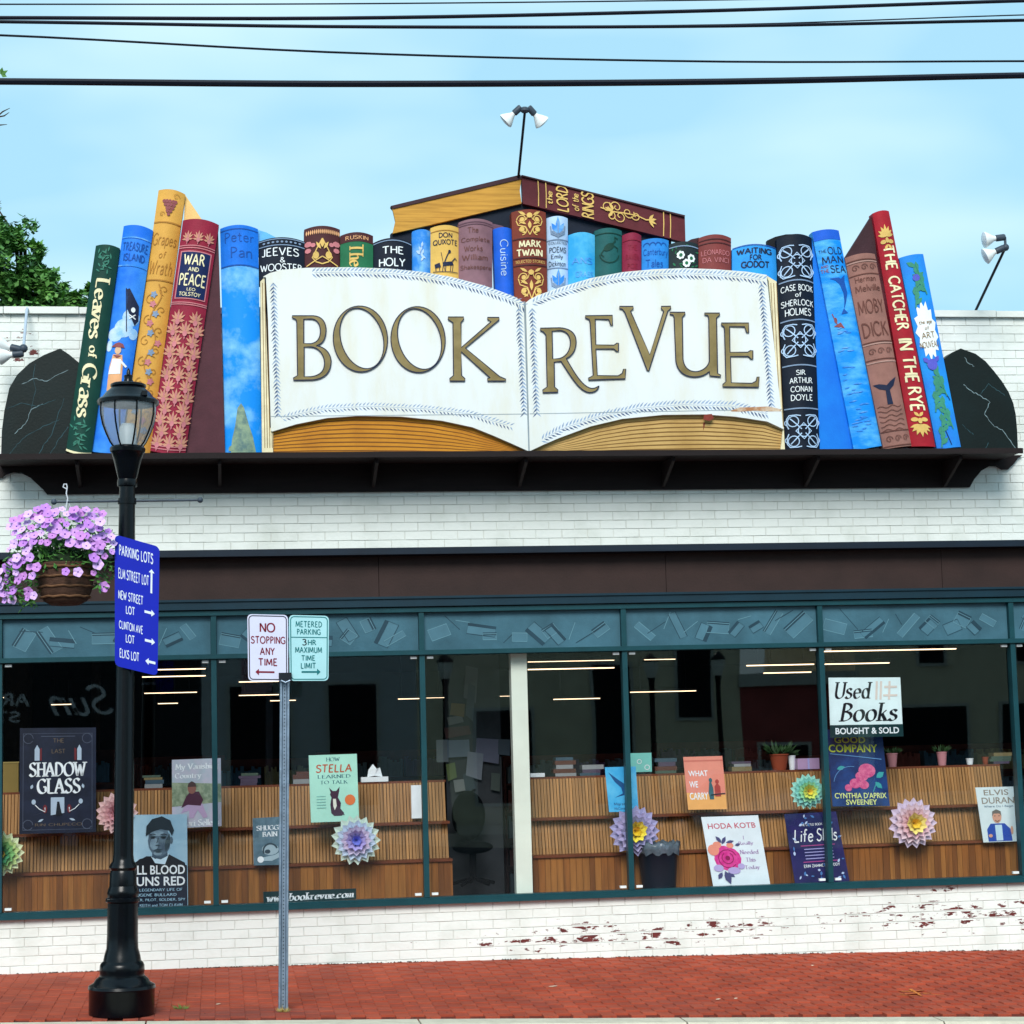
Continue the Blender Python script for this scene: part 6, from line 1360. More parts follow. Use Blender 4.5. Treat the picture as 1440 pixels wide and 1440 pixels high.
# 7 what we carry
S, r = poster('coral to orange poster with two standing figures, middle of the fourth window', [(960.7, 1064.5), (1015.7, 1063), (1022.4, 1137.8), (967.7, 1138.8)], .18, pm_('coral', '#e08876'))
fig(S, r, 'orange_lower', pm_('amber', '#e8a860'), [('p', [(0, 0), (S.w, 0), (S.w, 20), (0, 24)])])
fig(S, r, 'top_band', pm_('coral_dark', '#c86a5c'), [('p', [(0, S.h-7), (S.w, S.h-7), (S.w, S.h-5), (0, S.h-5)])])
T(S, r, [('WHAT', (5, 47, 32, 55)), ('WE', (5, 31, 17, 40)), ('CARRY', (4, 14, 30, 24))], W1, style='font', bold=.015, **PT)
fig(S, r, 'figures', pm_('teal_shadow', '#34606a'), [('p', [(32, 14), (38, 14), (38, 30), (36, 38), (33, 38), (31, 24)]), ('d', 35, 41, 2.4, 3.2)])
fig(S, r, 'figures_red', pm_('red_shadow', '#a8403c'), [('p', [(40, 18), (48, 18), (48, 32), (44, 37), (40, 32)]), ('d', 44, 39, 2.6, 3)])
fig(S, r, 'branch_print', K1, [('r', [(34, 20), (42, 21), (54, 22)], 1.6)])
# 8 hoda kotb
S, r = poster('white poster with large magenta rose and red capitals at the top, leaning on the sill', [(986, 1149), (1066, 1146.4), (1083.8, 1247), (1003.4, 1248.7)], .13, pm_('paper_white', '#dfe8f0'))
T(S, r, [('HODA KOTB', (7, 84, 74, 92))], pm_('rose_red', '#c04860'), name='author_lettering', style='font', bold=.012, **PT)
T(S, r, [('I', (53, 68, 55, 73)), ('Really', (45, 59, 67, 65)), ('Needed', (45, 47, 72, 53)), ('This', (52, 36, 66, 42)), ('Today', (49, 24, 70, 31))], pm_('lilac_text', '#a88cb8'), style='serif', wt=16, **PT)
fig(S, r, 'rose', pm_('magenta', '#d02a88', '#e04a9c', lo=.4, hi=.6, scale=30), [('d', 27, 41, 19, 17), ('d', 22, 48, 14, 12)])
fig(S, r, 'rose_line', pm_('magenta_dark', '#8a1450'), [('r', arc(27, 41, 13, 20, 320), 1.2), ('r', arc(27, 42, 8, 120, 420), 1.2), ('d', 27, 42, 3.4, 3.4)])
fig(S, r, 'coral_bloom', pm_('coral_pale', '#e8907c'), [('d', 9, 54, 8, 8), ('d', 15, 61, 6, 5), ('d', 33, 60, 5, 4)])
fig(S, r, 'rose_leaf', pm_('slate_violet', '#4c4a78'), [('l', 22, 62, 1.0, 13, 5), ('l', 22, 64, 2.2, 12, 5), ('l', 28, 64, .2, 12, 4), ('l', 20, 24, -1.3, 20, 9), ('l', 16, 22, -2.2, 12, 6), ('l', 24, 22, -.7, 11, 6), ('l', 40, 60, .2, 8, 4)])
fig(S, r, 'violet_wash', pm_('violet_wash', '#b6a6d8'), [('d', 33, 24, 9, 5), ('d', 12, 28, 7, 5), ('d', 44, 30, 5, 4)])
# 9 life skills
S, r = poster('dark navy confetti patterned poster with white script, across the fifth mullion', [(1102.7, 1145), (1175.6, 1141), (1195, 1240), (1118.6, 1245.7)], .14, pm_('confetti_navy', '#1d1f52', '#2a2260', lo=.4, hi=.6, scale=8))
T(S, r, [('Life', (8, 60, 36, 79)), ('Skills', (40, 60, 70, 79))], W1, wt=12, slant=.25, **PT)
T(S, r, [('THE LITTLE BOOK OF', (20, 83, 58, 86.5)), ('ERIN ZAMMETT RUDDY', (16, 24, 66, 28.5))], W1, name='small_lettering', wt=15, **PT)
fig(S, r, 'text_line', pm_('violet_line', '#a9a6e0'), [('r', [(20, y), (60, y)], 1.2) for y in (50, 45.5, 41, 36.5)])
fig(S, r, 'magenta_line', pm_('magenta_line', '#b04a90'), [('r', [(16, y), (64, y)], 1.2) for y in (55, 32)])
rr_ = random.Random(4); sh = [[], []]
for k in range(46):
    x, y = rr_.uniform(3, 72), rr_.uniform(3, 95)
    if 28 < y < 82 and 12 < x < 66: continue
    sh[k % 2].append(('l', x, y, rr_.uniform(0, 6.3), rr_.uniform(4, 7), rr_.uniform(2, 3.5)))
fig(S, r, 'confetti_pale', pm_('confetti_a', '#b8c8ec'), sh[0]); fig(S, r, 'confetti_blue', pm_('confetti_b', '#4a78b8'), sh[1])
# 10 good company
S, r = poster('deep blue poster with pink flower and yellow lettering, under the used books sign', [(1162, 1026), (1240, 1026), (1251.4, 1133.4), (1171, 1134)], .17, pm_('deep_blue', '#1c3f7c', '#142c5e', lo=.4, hi=.6, scale=7))
Y1 = pm_('acid_yellow', '#c8d43c')
T(S, r, [('GOOD', (10, 89, 54, 98)), ('COMPANY', (1, 76, 70, 87))], Y1, style='font', bold=.02, **PT)
T(S, r, [("CYNTHIA D'APRIX", (4, 11, 76, 19)), ('SWEENEY', (19, 2, 62, 9.5))], pm_('pale_lime', '#d6e08a'), name='author_lettering', style='font', bold=.015, **PT)
fig(S, r, 'pink_flower', pm_('hot_pink', '#c0407c', '#d86a94', lo=.4, hi=.6, scale=30), [('d', 52, 50, 12, 10), ('d', 44, 42, 9, 7), ('d', 34, 32, 8, 7), ('d', 46, 30, 7, 6), ('d', 24, 26, 5, 5)])
fig(S, r, 'teal_leaf', pm_('teal_print', '#3c9ca0'), [('l', 64, 40, .6, 14, 8), ('l', 62, 34, -.8, 13, 7), ('l', 10, 52, .3, 12, 6), ('r', [(58, 20), (64, 34)], 1)])
fig(S, r, 'sky_streak', pm_('streak', '#5c8cc4'), [('r', [(2, 74), (40, 70), (74, 66)], 1.2), ('r', arc(30, 30, 26, 80, 170), .8)])
# 11 elvis duran
S, r = poster('pale poster of a smiling man in a blue suit with folded arms, far right', [(1371.5, 1107.4), (1425, 1106), (1430, 1183), (1383, 1184.7)], .22, pm_('cloud_white', '#cfdce0'))
T(S, r, [('ELVIS', (10, 66, 43, 74)), ('DURAN', (6, 54, 50, 63))], pm_('stone_grey', '#8a8078'), style='font', bold=.012, **PT)
T(S, r, [('Where Do I Begin?', (8, 48, 48, 52))], pm_('slate_text', '#4c6a84'), name='small_lettering', wt=13, **PT)
fig(S, r, 'suit', pm_('suit_blue', '#2246a4'), [('p', [(8, 1), (8, 18), (14, 26), (34, 26), (42, 18), (44, 1)])])
fig(S, r, 'shirt', pm_('shirt_pale', '#b8d4e4'), [('p', [(20, 2), (20, 24), (30, 24), (30, 2)])])
fig(S, r, 'face', pm_('skin_pink', '#d09a84'), [('d', 24, 35, 6.4, 8.4), ('d', 12, 9, 3, 2.4), ('d', 44, 16, 2, 6)])
fig(S, r, 'hair', pm_('hair_grey', '#6a6460'), [('p', [(17.5, 36), (18, 43), (24, 46), (30, 43), (30.5, 36), (28, 40), (20, 40)])])
fig(S, r, 'features', K1, [('r', [(20, 36.5), (22, 36.8)], .9), ('r', [(26, 36.8), (28, 36.5)], .9), ('r', arc(24, 32, 3, 200, 340), .8)])
# used books sign and web address on the glass
S, r = poster('white hanging sign with large italic serif lettering and dark green strip', [(1165, 953), (1266, 952.5), (1270, 1035), (1168, 1037)], .03, pm_('sign_card', '#dcebee'), group='signs fixed inside the glass', name='hanging_sign', cat='sign', tilt=False)
T(S, r, [('Used', (8, 53, 62, 77)), ('Books', (12, 21, 96, 48))], K1, style='serif', wt=15, slant=.22, **PT)
fig(S, r, 'green_strip', pm_('strip_green', '#123236'), [('p', [(-.5, -.5), (S.w+.5, -.5), (S.w+.5, 17), (-.5, 17)])], None)
T(S, r, [('BOUGHT & SOLD', (7, 4, 96, 13))], W1, name='strip_lettering', style='font', bold=.02, lift=.004)
fig(S, r, 'pale_book_print', pm_('peach', '#d8c8c0'), [('r', [(x, 52), (x+2, 78)], 3) for x in (66, 72, 84)]+[('r', [(76, 58), (96, 58)], 3), ('r', [(78, 70), (96, 70)], 3)])
S, r = poster('narrow dark green strip with white italic web address along the sill', [(370, 1254), (500.7, 1249.3), (501, 1264), (370.7, 1272)], .03, pm_('strip_green', '#123236'), group='signs fixed inside the glass', name='web_address_strip', cat='sign', tilt=False)
T(S, r, [('www.bookrevue.com', (4, 2.5, S.w-3, 13))], W1, style='serif', wt=19, slant=.2, gap=18, **PT)
# ------------------------------------------------------------------ paper flowers
def paper_flower(lab, px, py, rp_, Y, cols):
    c = U(px, py, Y); k = PXM(px, py, Y); R0 = rp_*k; r = empty('paper_flower', c, lab, 'paper flower', 'layered paper flowers in the window')
    for li, (fr_, n, tilt, cc) in enumerate(((1.0, 17, .22, cols[0]), (.82, 15, .42, cols[1]), (.62, 12, .65, cols[2]), (.42, 9, .95, cols[3]), (.24, 6, 1.2, cols[4]))):
        l = R0*fr_/max(.45, math.cos(tilt))*.98; wv = R0*fr_*6.0/n
        me = bpy.data.meshes.new('petal'); me.from_pydata([(0, 0, 0), (l*.45, wv*.42, l*.10), (l*.8, wv*.46, l*.04), (l, 0, .0), (l*.8, -wv*.46, l*.04), (l*.45, -wv*.42, l*.10), (l*.5, 0, -.01*R0), (l*.8, 0, 0)], [],
            [(0, 6, 1), (1, 6, 7, 2), (2, 7, 3), (0, 5, 6), (5, 4, 7, 6), (4, 3, 7)])
        me.materials.append(mat('card_'+cc.strip('#'), cc, .7, var=.05)); me.update()
        for j in range(n):
            o = mesh_obj('petal', me, r, Vector((0, -.012*li, 0))); a = 2*math.pi*(j+.5*(li % 2))/n+random.uniform(-.03, .03)
            # petal x axis -> outwards in the window plane, tilted towards the street
            o.rotation_euler = (Matrix.Rotation(a, 4, Vector((0, -1, 0))) @ Matrix.Rotation(tilt+random.uniform(-.05, .05), 4, 'Z').inverted() @ Matrix.Rotation(math.radians(90), 4, 'X')).to_euler()
paper_flower('green and yellow paper flower cut off by the left edge', 3, 1200, 33, .17, ('#d8e0b8', '#b8cf8a', '#7fb873', '#4c9a6a', '#e0c848'))
paper_flower('pink paper flower half hidden behind the lamp post', 165, 1143, 31, .22, ('#e8c0c0', '#e2b4b6', '#dda6ac', '#d898a2', '#c88a98'))
paper_flower('pastel white paper flower with lilac heart, under the mint poster', 500, 1181, 36, .17, ('#d4e4d8', '#c6d6ee', '#d8c8e6', '#b8a8e2', '#7f86e0'))
paper_flower('violet paper flower with bright yellow heart, across the third mullion', 891, 1168, 36, .17, ('#a9a4d0', '#b4aad6', '#9c98c8', '#f0dc4c', '#e8c830'))
paper_flower('aqua paper flower with yellow heart, above the confetti poster', 1134, 1113, 25, .2, ('#a0dcd0', '#86cfc6', '#9cdcae', '#d4e060', '#f0d838'))
paper_flower('pale pink lilac paper flower with yellow heart, right window alone', 1281, 1157, 35, .17, ('#d8c4dc', '#e4c8d4', '#e8bcca', '#f0dc80', '#f0cc3c'))
# ------------------------------------------------------------------ small things standing about inside
def box_at(name, px0, py0, px1, py1, Y, d, mt, lab, cat, parts=()):
    a = U(px0, py1, Y); b = U(px1, py0, Y); r = empty(name, ((a.x+b.x)/2, Y, a.z), lab, cat)
    g = G(); g.box(a.x, b.x, Y, Y+d, a.z, b.z); g.build('carton', mt, r); return r, a, b
r, a, b = box_at('tissue_box', 508, 1092, 546, 1100, .68, .12, W1, 'white tissue box on the shelf top right of the mint poster', 'tissue box')
g = G(); c = (a+b)/2; c.y = .73; g.add([c+Vector(v) for v in ((-.06, 0, .02), (.0, -.02, .03), (.07, 0, .02), (.05, 0, .10), (.02, -.02, .09), (-.01, .01, .13), (-.05, .0, .08))], [(0, 1, 4), (1, 2, 3), (1, 3, 4), (0, 4, 6), (4, 5, 6)]); g.build('tissue', W1, r)
r, a, b = box_at('paper_carton', 886, 1058.5, 916, 1086, .68, .1, pm_('aqua_box', '#7cc8c0'), 'aqua boxed item with small emblems on the shelf top', 'box')
g = G(); S = Surf((886, 1058.5), (916, 1058.5), (916, 1086), (886, 1086), .678); g.rib(S, arc(13, 15, 3, 0, 360), 1, .001); g.rib(S, arc(24, 7, 3.4, 0, 360), 1, .001); g.build('emblem', W1, r, kind='stuff')
r, a, b = box_at('paper_card', 579, 1104, 593, 1151, .52, .05, W1, 'white paper card standing on the middle ledge against a mullion', 'card')
r, a, b = box_at('gift_box', 1122, 1066, 1152, 1082, .68, .1, pm_('lilac_box', '#b494bc'), 'lilac box on the shelf top beside the fifth mullion', 'box')
g = G(); g.box((a.x+b.x)/2-.008, (a.x+b.x)/2+.008, .676, .679, a.z, b.z); g.build('ribbon', pm_('violet_line', '#a9a6e0'), r)
r, a, b = box_at('ochre_box', 0, 1071, 26, 1117, .7, .12, pm_('shade_ochre', '#8a7440'), 'ochre square box on the shelf top at the far left', 'box')
g = G(); g.box(a.x-.005, b.x+.005, .695, .825, b.z-.012, b.z); g.build('lid', pm_('shade_ochre_light', '#a08c54'), r)
def pot(px, py, w_, h_, mt, lab, plant=True, Y=.78):
    c = U(px, py, Y); k = PXM(px, py, Y); r = empty('potted_plant' if plant else 'cup', c, lab, 'potted plant' if plant else 'cup')
    g = G(); R_ = w_/2*k; H = h_*k; g.lathe([(0, 0), (R_*.72, 0), (R_, H*.92), (R_*1.08, H*.92), (R_*1.08, H), (R_*.9, H), (R_*.85, H*.8), (0, H*.8)], c, (0, 0, 1), 16); g.build('pot', mt, r, smooth=True)
    if plant:
        g = G()
        for _ in range(60):
            a = rnd.uniform(0, 6.3); p = c+Vector((math.cos(a)*R_*.7, math.sin(a)*R_*.5, H)); leafq(g, p, Vector((math.cos(a), math.sin(a)*.6, rnd.uniform(.2, 1.6))).normalized(), Vector((0, -.4, 1)), rnd.uniform(.35, .9)*w_*k, .2*w_*k)
        g.build('foliage', mat('houseplant_dark', '#24401f', .6, var=.3, scale=20), r, kind='stuff')
M_tc = mat('terracotta', '#8e4028', .8); M_pinkp = pm_('pot_pink', '#c0848c')
pot(1096, 1083, 26, 22, M_tc, 'terracotta pot of leafy green plant right of the coral poster')
pot(1114, 1083, 10, 20, W1, 'slim white pot with dark foliage beside the terracotta pot')
pot(1255, 1080, 15, 20, M_pinkp, 'pink pot with drooping green leaves behind the deep blue poster')
pot(1325, 1078, 14, 20, M_pinkp, 'pink pot with leafy plant in the middle of the right window')
pot(1364, 1078, 10, 11, W1, 'small white cup on the shelf top in the right window', False)
pot(1386, 1077, 9, 12, M_tc, 'small orange cup on the shelf top, rightmost', False)
r, a, b = box_at('keyboard_tray', 746, 1087, 766, 1093, .68, .1, W1, 'flat white tray on the shelf top just right of the cream pillar', 'tray')
# bin with plastic liner
c = U(927, 1252, .2); k = PXM(927, 1252, .2); r = empty('waste_bin', c, 'black waste bin with crumpled clear liner behind the violet flower', 'bin')
g = G(); g.lathe([(0, 0), (23*k, 0), (28*k, 60*k), (29*k, 62*k), (27*k, 62*k), (22*k, 4*k)], c, (0, 0, 1), 24); g.build('bin_body', mat('bin_black', '#0b1222', .4), r, smooth=True)
g = G(); g.v = []; n = 40
for j, (rr0, hh) in enumerate(((28.5, 50), (30, 56), (31, 63), (28, 66), (24, 60))):
    for i in range(n): a = 2*math.pi*i/n; q = 1+.05*math.sin(i*2.3+j)+.04*math.sin(i*5.1); g.v.append(c+Vector((math.cos(a)*rr0*k*q, math.sin(a)*rr0*k*q, (hh+2.5*math.sin(i*1.7+j*.8))*k)))
for j in range(4):
    for i in range(n): g.f.append((j*n+i, j*n+(i+1) % n, (j+1)*n+(i+1) % n, (j+1)*n+i))
g.build('liner', mat('liner_film', '#5a6672', .18, var=.3, scale=30), r, smooth='all')
# flyer covered post and things in the aisle
P = U(668, 1200, 1.3); r = empty('flyer_post', (P.x, 1.3, .06), 'dark notice board on a slim post, covered with flyers, in the aisle gap', 'post')
g = G(); g.box(P.x-.24, P.x+.26, 1.315, 1.33, .5, 2.75); g.build('notice_board', mat('board_dark', '#22262c', .5, var=.3), r)
g = G(); g.box(P.x-.07, P.x+.07, 1.332, 1.42, .06, 3.2); g.build('shaft', mat('post_grey', '#6f7478', .7, var=.2), r)
rf = random.Random(8)
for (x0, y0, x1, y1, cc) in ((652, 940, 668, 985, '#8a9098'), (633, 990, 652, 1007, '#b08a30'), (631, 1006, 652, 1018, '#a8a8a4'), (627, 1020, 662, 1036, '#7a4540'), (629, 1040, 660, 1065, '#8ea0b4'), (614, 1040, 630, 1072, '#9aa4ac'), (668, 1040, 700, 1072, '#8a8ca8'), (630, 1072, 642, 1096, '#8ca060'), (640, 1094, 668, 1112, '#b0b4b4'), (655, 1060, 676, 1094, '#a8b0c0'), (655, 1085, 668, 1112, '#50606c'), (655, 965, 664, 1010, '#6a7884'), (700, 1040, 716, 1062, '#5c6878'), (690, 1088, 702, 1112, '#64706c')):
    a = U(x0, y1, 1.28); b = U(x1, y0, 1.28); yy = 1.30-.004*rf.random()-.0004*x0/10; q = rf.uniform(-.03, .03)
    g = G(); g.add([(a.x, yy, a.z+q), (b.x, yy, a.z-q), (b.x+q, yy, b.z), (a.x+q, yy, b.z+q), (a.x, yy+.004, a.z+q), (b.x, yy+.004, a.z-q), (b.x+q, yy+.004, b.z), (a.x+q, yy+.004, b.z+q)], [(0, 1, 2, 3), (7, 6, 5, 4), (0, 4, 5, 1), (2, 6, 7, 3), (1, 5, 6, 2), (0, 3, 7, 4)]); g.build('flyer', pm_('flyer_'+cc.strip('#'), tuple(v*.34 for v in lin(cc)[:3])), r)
c = U(662, 1150, 1.05); k = PXM(662, 1150, 1.05); r = empty('cushion_chair', U(662, 1245, 1.05), 'dark rounded swivel chair standing in the aisle gap', 'chair')
g = G(); g.ball(c+Vector((-.02, 0, .02)), 33*k, 20, (.72, .35, 1.05)); g.build('backrest', mat('chair_black', '#010204', .95, spec=.04), r, smooth='all')
g = G(); g.ball(c+Vector((.0, -.1, -40*k)), 30*k, 20, (.95, .7, .3)); g.build('seat', MATS['chair_black'], r, smooth='all')
g = G(); g.tube([c+Vector((0, -.08, -46*k)), c+Vector((0, -.08, -84*k))], .03, 10); g.build('stem', MATS['chair_black'], r, smooth=True)
for i in range(5): a = i*1.257+.3; g = G(); g.tube([c+Vector((0, -.08, -82*k)), c+Vector((math.cos(a)*.2, -.08+math.sin(a)*.2, -90*k))], .015, 8); g.build('foot', MATS['chair_black'], r, smooth=True)
# ------------------------------------------------------------------ deeper in the shop: bookcases, counter, ceiling tubes
M_case = mat('case_dark_red', '#6a2c22', .7, var=.3, scale=4)
bkc = [mat('shop_book_%d' % i, c_, .6) for i, c_ in enumerate(('#7c8ea4', '#9a4a40', '#4a7090', '#b09a6c', '#8a949c', '#86609a'))]
for i, (px, Y, wd, ht, lab) in enumerate(((60, 6.0, 1.5, 1.9, 'dark bookcase deep in the shop, seen at the far left'), (240, 7.5, 1.2, 1.8, 'dark bookcase deep in the shop behind the crouching child poster'), (410, 6.5, 1.9, 1.75, 'red brown bookcase deep in the shop behind the parking signs'), (540, 9, 1.6, 1.8, 'dark bookcase deep in the shop behind the second mullion'),
                                     (820, 7.0, 1.8, 1.7, 'red brown bookcase deep in the shop right of the cream pillar'), (1010, 9.5, 1.5, 1.8, 'dark bookcase deep in the shop behind the coral poster'), (1130, 8.0, 1.4, 1.6, 'dark bookcase deep in the shop left of the used books sign'), (1340, 7.0, 2.0, 1.7, 'dark bookcase deep in the shop behind the right window plants'))):
    c = U(px, 1150, Y); r = empty('bookcase', (c.x, Y, .06), lab, 'bookcase', 'bookcases deep in the shop')
    g = G(); g.box(c.x-wd/2, c.x+wd/2, Y+.28, Y+.3, .06, ht); g.box(c.x-wd/2-.03, c.x-wd/2, Y, Y+.3, .06, ht); g.box(c.x+wd/2, c.x+wd/2+.03, Y, Y+.3, .06, ht); g.build('carcass', M_case, r, kind='stuff')
    z = .3
    for rw in range(5):
        zz = .08+rw*(ht-.1)/5; g = G(); g.box(c.x-wd/2, c.x+wd/2, Y, Y+.28, zz, zz+.025); g.build('shelf', M_case, r)
        for part in range(3):
            g = G(); x = c.x-wd/2+.02+part*wd/3
            while x < c.x-wd/2+(part+1)*wd/3-.04:
                t_ = rf.uniform(.02, .045); h = rf.uniform(.17, .26); g.box(x, x+t_-.003, Y+.02, Y+.22, zz+.027, zz+.027+h); x += t_
            g.build('books', bkc[(rw*3+part+i) % 6], r, kind='stuff')
M_tube = mat('tube_lit', '#fff0dc', .4, emit=('#ffdcb4', 2.4)); M_fix = mat('fixture_grey', '#30343a', .6)
lights = [(222, 289, 941.7, 7), (200, 289, 952, 9), (203, 277, 975, 14), (222, 250, 989.5, 18), (0, 40, 981, 13), (72, 100, 991, 17), (336, 392, 959, 9), (336, 392, 978, 13), (380, 416, 985.5, 17), (743, 864, 941.5, 7), (743, 864, 930.8, 5), (779, 844, 983.5, 16), (600, 720, 981.5, 14),
          (1051, 1145, 936, 7), (1075, 1141, 946.5, 10), (887, 979, 973.5, 13), (907, 950, 927.7, 5), (1160, 1345, 916, 5), (1160, 1251, 934, 8), (560, 590, 983, 15)]
LL = ['highest of the four stacked light tubes right of the lamp post', 'second highest long light tube right of the lamp post', 'third of the four light tubes right of the lamp post', 'short lowest light tube right of the lamp post', 'light tube cut by the left frame edge, leftmost of all', 'short light tube above the dark candle poster',
      'upper light tube left of the channel post', 'lower light tube left of the channel post', 'small light tube crossing behind the channel post', 'brighter lower one of the two light tubes just right of the cream pillar', 'topmost thin light tube just right of the cream pillar', 'light tube well below the pair right of the cream pillar', 'faint long light tube left of the cream pillar, above the flyers',
      'long light tube at the upper right of the fourth window', 'shorter light tube just under the long one in the fourth window', 'light tube at the left of the fourth window', 'short faint light tube high in the fourth window', 'longest light tube, above the used books sign', 'light tube directly above the used books sign under the longest one', 'short light tube just left of the second mullion']
for i, (x0, x1, y, Y) in enumerate(lights):
    a = U(x0, y, Y); b = U(x1, y, Y); b.z = a.z; z = a.z
    r = empty('ceiling_light', ((a.x+b.x)/2, Y, z), LL[i], 'ceiling light', 'fluorescent lights in the shop')
    k = PXM(x0, y, Y); hh = .62*k if Y < 12 else .5*k
    if i in (10, 12, 16): hh *= .5
    g = G(); g.box(a.x, b.x, Y, Y+.05, z-hh, z+hh); g.build('tube', M_tube, r); g = G(); g.box(a.x-.02, b.x+.02, Y-.01, Y+.09, z+hh+.002, z+hh+.035); g.build('housing', M_fix, r)
    for q in (.15, .85): g = G(); x = a.x+(b.x-a.x)*q; g.tube([(x, Y+.03, z+hh+.036), (x, Y+.03, 3.3)], .006, 5); g.build('rod', M_fix, r)
# ------------------------------------------------------------------ the far side of the street, which the window glass mirrors
YQ = -31.0
def facade(label, xa, xb, ht, mt, trim, wins, seed):
    r = empty('street_building', ((xa+xb)/2, YQ, -.1), label, 'building', 'buildings across the street')
    g = G(); g.box(xa, xb, YQ-8, YQ, -.5, ht); g.build('wall', mt, r); g = G(); g.box(xa-.05, xb+.05, YQ-8, YQ+.15, ht+.002, ht+.3); g.build('parapet', trim, r)
    for (x, z, w_, h_) in wins:
        g = G(); g.box(x-w_/2, x+w_/2, YQ+.002, YQ+.05, z, z+h_); f = g.build('window', trim, r); g = G(); g.box(x-w_/2+.08, x+w_/2-.08, YQ+.052, YQ+.06, z+.08, z+h_-.08); g.build('pane', M_dark, f)
    return r
M_tan = mat('stucco_tan', '#d6d0b4', .85, var=.12, scale=3); M_red2 = mat('siding_red', '#9c4c4a', .8, var=.2, scale=2); M_gr2 = mat('stucco_grey', '#b8c0c2', .85, var=.12); M_trim = mat('far_trim', '#b8bcb4', .7)
M_dkf = mat('shopfront_dark', '#1c2026', .5)
facade('dark shopfront building across the street at the left', -18, -.4, 6.5, M_dkf, M_trim, [(-13, .5, 3, 2.1), (-7, .5, 3.4, 2.1)], 1)
facade('grey shopfront building across the street with tall arches', -.4, 4.6, 7.5, M_gr2, M_trim, [(.9, .4, 1.5, 2.9), (3.1, .4, 1.3, 2.9)], 2)
facade('tan stucco building across the street', 4.6, 12.4, 7.2, M_tan, M_trim, [(9.2, .3, 1.0, 3.4), (11.2, 2.2, 1.0, 2.5), (6.6, .4, 1.5, 2.2)], 3)
facade('low dark red sided building across the street', 12.4, 15.2, 3.0, M_red2, M_trim, [(13.4, .6, 1.3, 1.1)], 4)
facade('pale building across the street at the right', 15.2, 30, 7.0, M_tan, M_trim, [(16.8, .3, 2.6, 2.2), (20.5, .3, 3.4, 2.2), (17.2, 3.4, .8, 1.2), (19.6, 3.4, .8, 1.2)], 5)
g = G(); g.box(-40, 40, -30.9, -26.05, -.45, -.02); tag(g.build('far_pavement', M_conc), kind='structure')
g = G()
S = Surf((0, 0), (10, 0), (10, 10), (0, 10), -5)
class Flat:
    bulge = 0
    def __init__(s, o, ex, ez): s.o, s.ex, s.ez = Vector(o), Vector(ex), Vector(ez)
    def P(s, x, y, lift=0): return s.o+s.ex*x+s.ez*y+Vector((0, 1, 0))*(lift+.02)
r = empty('salon_sign', (-3.8, YQ+.06, 2.8), 'white script shop sign across the street, mirrored in the left window', 'sign')
S = Flat((-6.2, YQ+.01, 2.75), (-.01, 0, 0), (0, 0, .01))
g = G(); S2 = Flat((-2.4, YQ+.06, 2.7), (-1, 0, 0), (0, 0, 1)); text(g, S2, 'Sun', (0, 0, 1.5, .7), wt=12, slant=.4); text(g, S2, 'AR', (1.9, .25, 2.5, .55), wt=18); text(g, S2, 'ST', (2.1, -.1, 2.6, .15), wt=18); g.build('lettering', mat('lit_white', '#e8ecef', .5), r)
for i, (x, lab) in enumerate(((4.76, 'black lantern street lamp across the street, left of three'), (9.22, 'black lantern street lamp across the street, middle of three'), (10.75, 'black lantern street lamp across the street, right of three'))):
    r = empty('street_lamp', (x, -26.6, -.02), lab, 'street lamp', 'street lamps across the street'); q = .78
    g = G(); g.lathe([(a*q, b*q) for a, b in ((.2, 0), (.2, .25), (.12, .4), (.09, 1.1), (.08, 1.2), (.075, 3.9), (.12, 4.1))], (x, -26.6, -.02), (0, 0, 1), 12); g.build('post', M_black, r, smooth=True)
    g = G(); g.lathe([(a*q, b*q) for a, b in ((.11, 4.1), (.21, 4.4), (.2, 4.55))], (x, -26.6, -.02), (0, 0, 1), 12); g.build('globe', M_cream, r, smooth=True)
    g = G(); g.lathe([(a*q, b*q) for a, b in ((.23, 4.55), (.22, 4.6), (.12, 4.7), (0, 4.8))], (x, -26.6, -.02), (0, 0, 1), 12); g.build('cap', M_black, r, smooth=True)
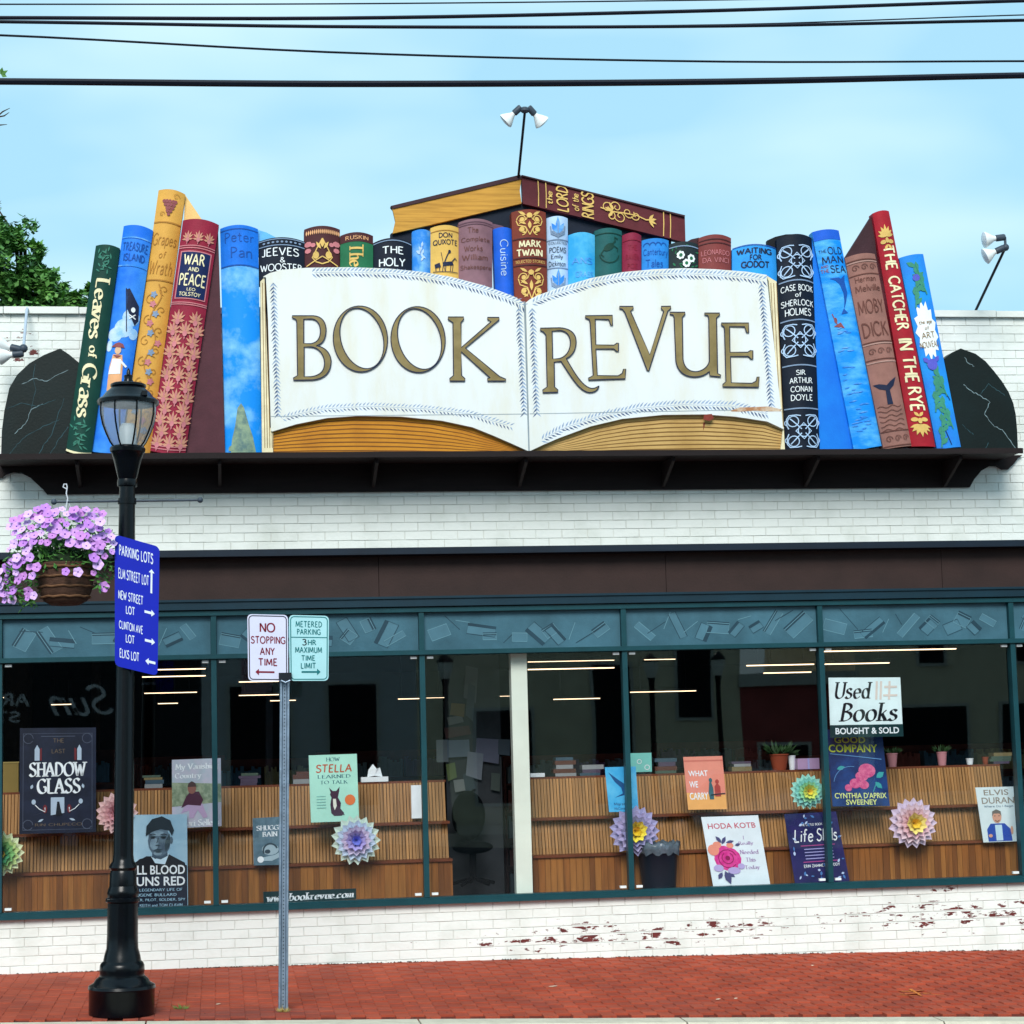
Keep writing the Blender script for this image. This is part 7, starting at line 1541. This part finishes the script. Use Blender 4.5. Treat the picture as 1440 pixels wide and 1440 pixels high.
# parked car whose pale shape shows in the mirrored street
M_car = mat('car_silver', '#a8acb0', .25, metal=.3, var=.03, coat=.6); M_tyre = mat('tyre_rubber', '#101114', .8)
def car(lab, x, y, z, mt):
    r = empty('parked_car', (x, y, z), lab, 'car')
    prof_ = [(-2.2, .35), (-2.25, .7), (-2.1, .85), (-1.3, .95), (-.7, 1.4), (.7, 1.43), (1.5, 1.0), (2.15, .9), (2.25, .6), (2.2, .35)]
    g = G(); n = len(prof_); g.v = [Vector((x+a, y+s_*.85*(1 if b < 1 else .8), z+b)) for s_ in (-1, 1) for a, b in prof_]
    g.f = [tuple(range(n)), tuple(range(n, 2*n))[::-1]]+[(i, (i+1) % n, n+(i+1) % n, n+i) for i in range(n)]; g.build('body', mt, r)
    for s_ in (-1, 1):
        g = G(); g.add([(x+a, y+s_*.8, z+b) for a, b in ((-1.1, .98), (-.65, 1.34), (.65, 1.36), (1.3, 1.02))], [(0, 1, 2, 3)]); g.build('side_window', M_dark, r)
        for q in (-1.4, 1.4):
            g = G(); g.lathe([(0, -.1), (.3, -.1), (.33, -.06), (.33, .06), (.3, .1), (0, .1)], (x+q, y+s_*.8, z+.33), (0, 1, 0), 18); w_ = g.build('wheel', M_tyre, r, smooth=True); g = G(); g.lathe([(0, -.11), (.18, -.105), (.18, .105), (0, .11)], (x+q, y+s_*.8, z+.33), (0, 1, 0), 12); g.build('rim', M_galv, w_)
car('silver car parked across the street', 10.5, -24.6, -.25, M_car)
car('dark car parked across the street further left', -1.5, -24.6, -.2, mat('car_dark', '#20242c', .3, coat=.6))

rk = random.Random(31); M_spines = [pm_('stack_%d' % i, c) for i, c in enumerate(('#8a8c90', '#5a3830', '#3c5060', '#7a6c4c', '#4a5a50', '#504458'))]
for px, n, lab in ((350, 4, 'low stack of books on the shelf top behind the channel post left'), (428, 3, 'low stack of books on the shelf top left of the mint poster'), (795, 5, 'stack of books on the shelf top right of the cream pillar'), (832, 3, 'smaller stack of books on the shelf top left of the blue bird poster'), (938, 4, 'stack of books on the shelf top left of the coral poster'), (1045, 3, 'low stack of books on the shelf top right of the coral poster'), (1410, 4, 'stack of books on the shelf top at the far right'), (215, 4, 'stack of books on the shelf top between lamp post and child poster')):
    c = U(px, 1100, .72); r = empty('book_stack', (c.x, .72, ztp+.02), lab, 'book stack', 'book stacks on the display shelf top'); z = ztp+.019
    for k in range(n):
        w_ = rk.uniform(.14, .2); t_ = rk.uniform(.018, .04); dx = rk.uniform(-.015, .015); g = G(); g.box(c.x-w_/2+dx, c.x+w_/2+dx, .71, .84, z, z+t_-.001); g.build('book', rk.choice(M_spines), r); z += t_
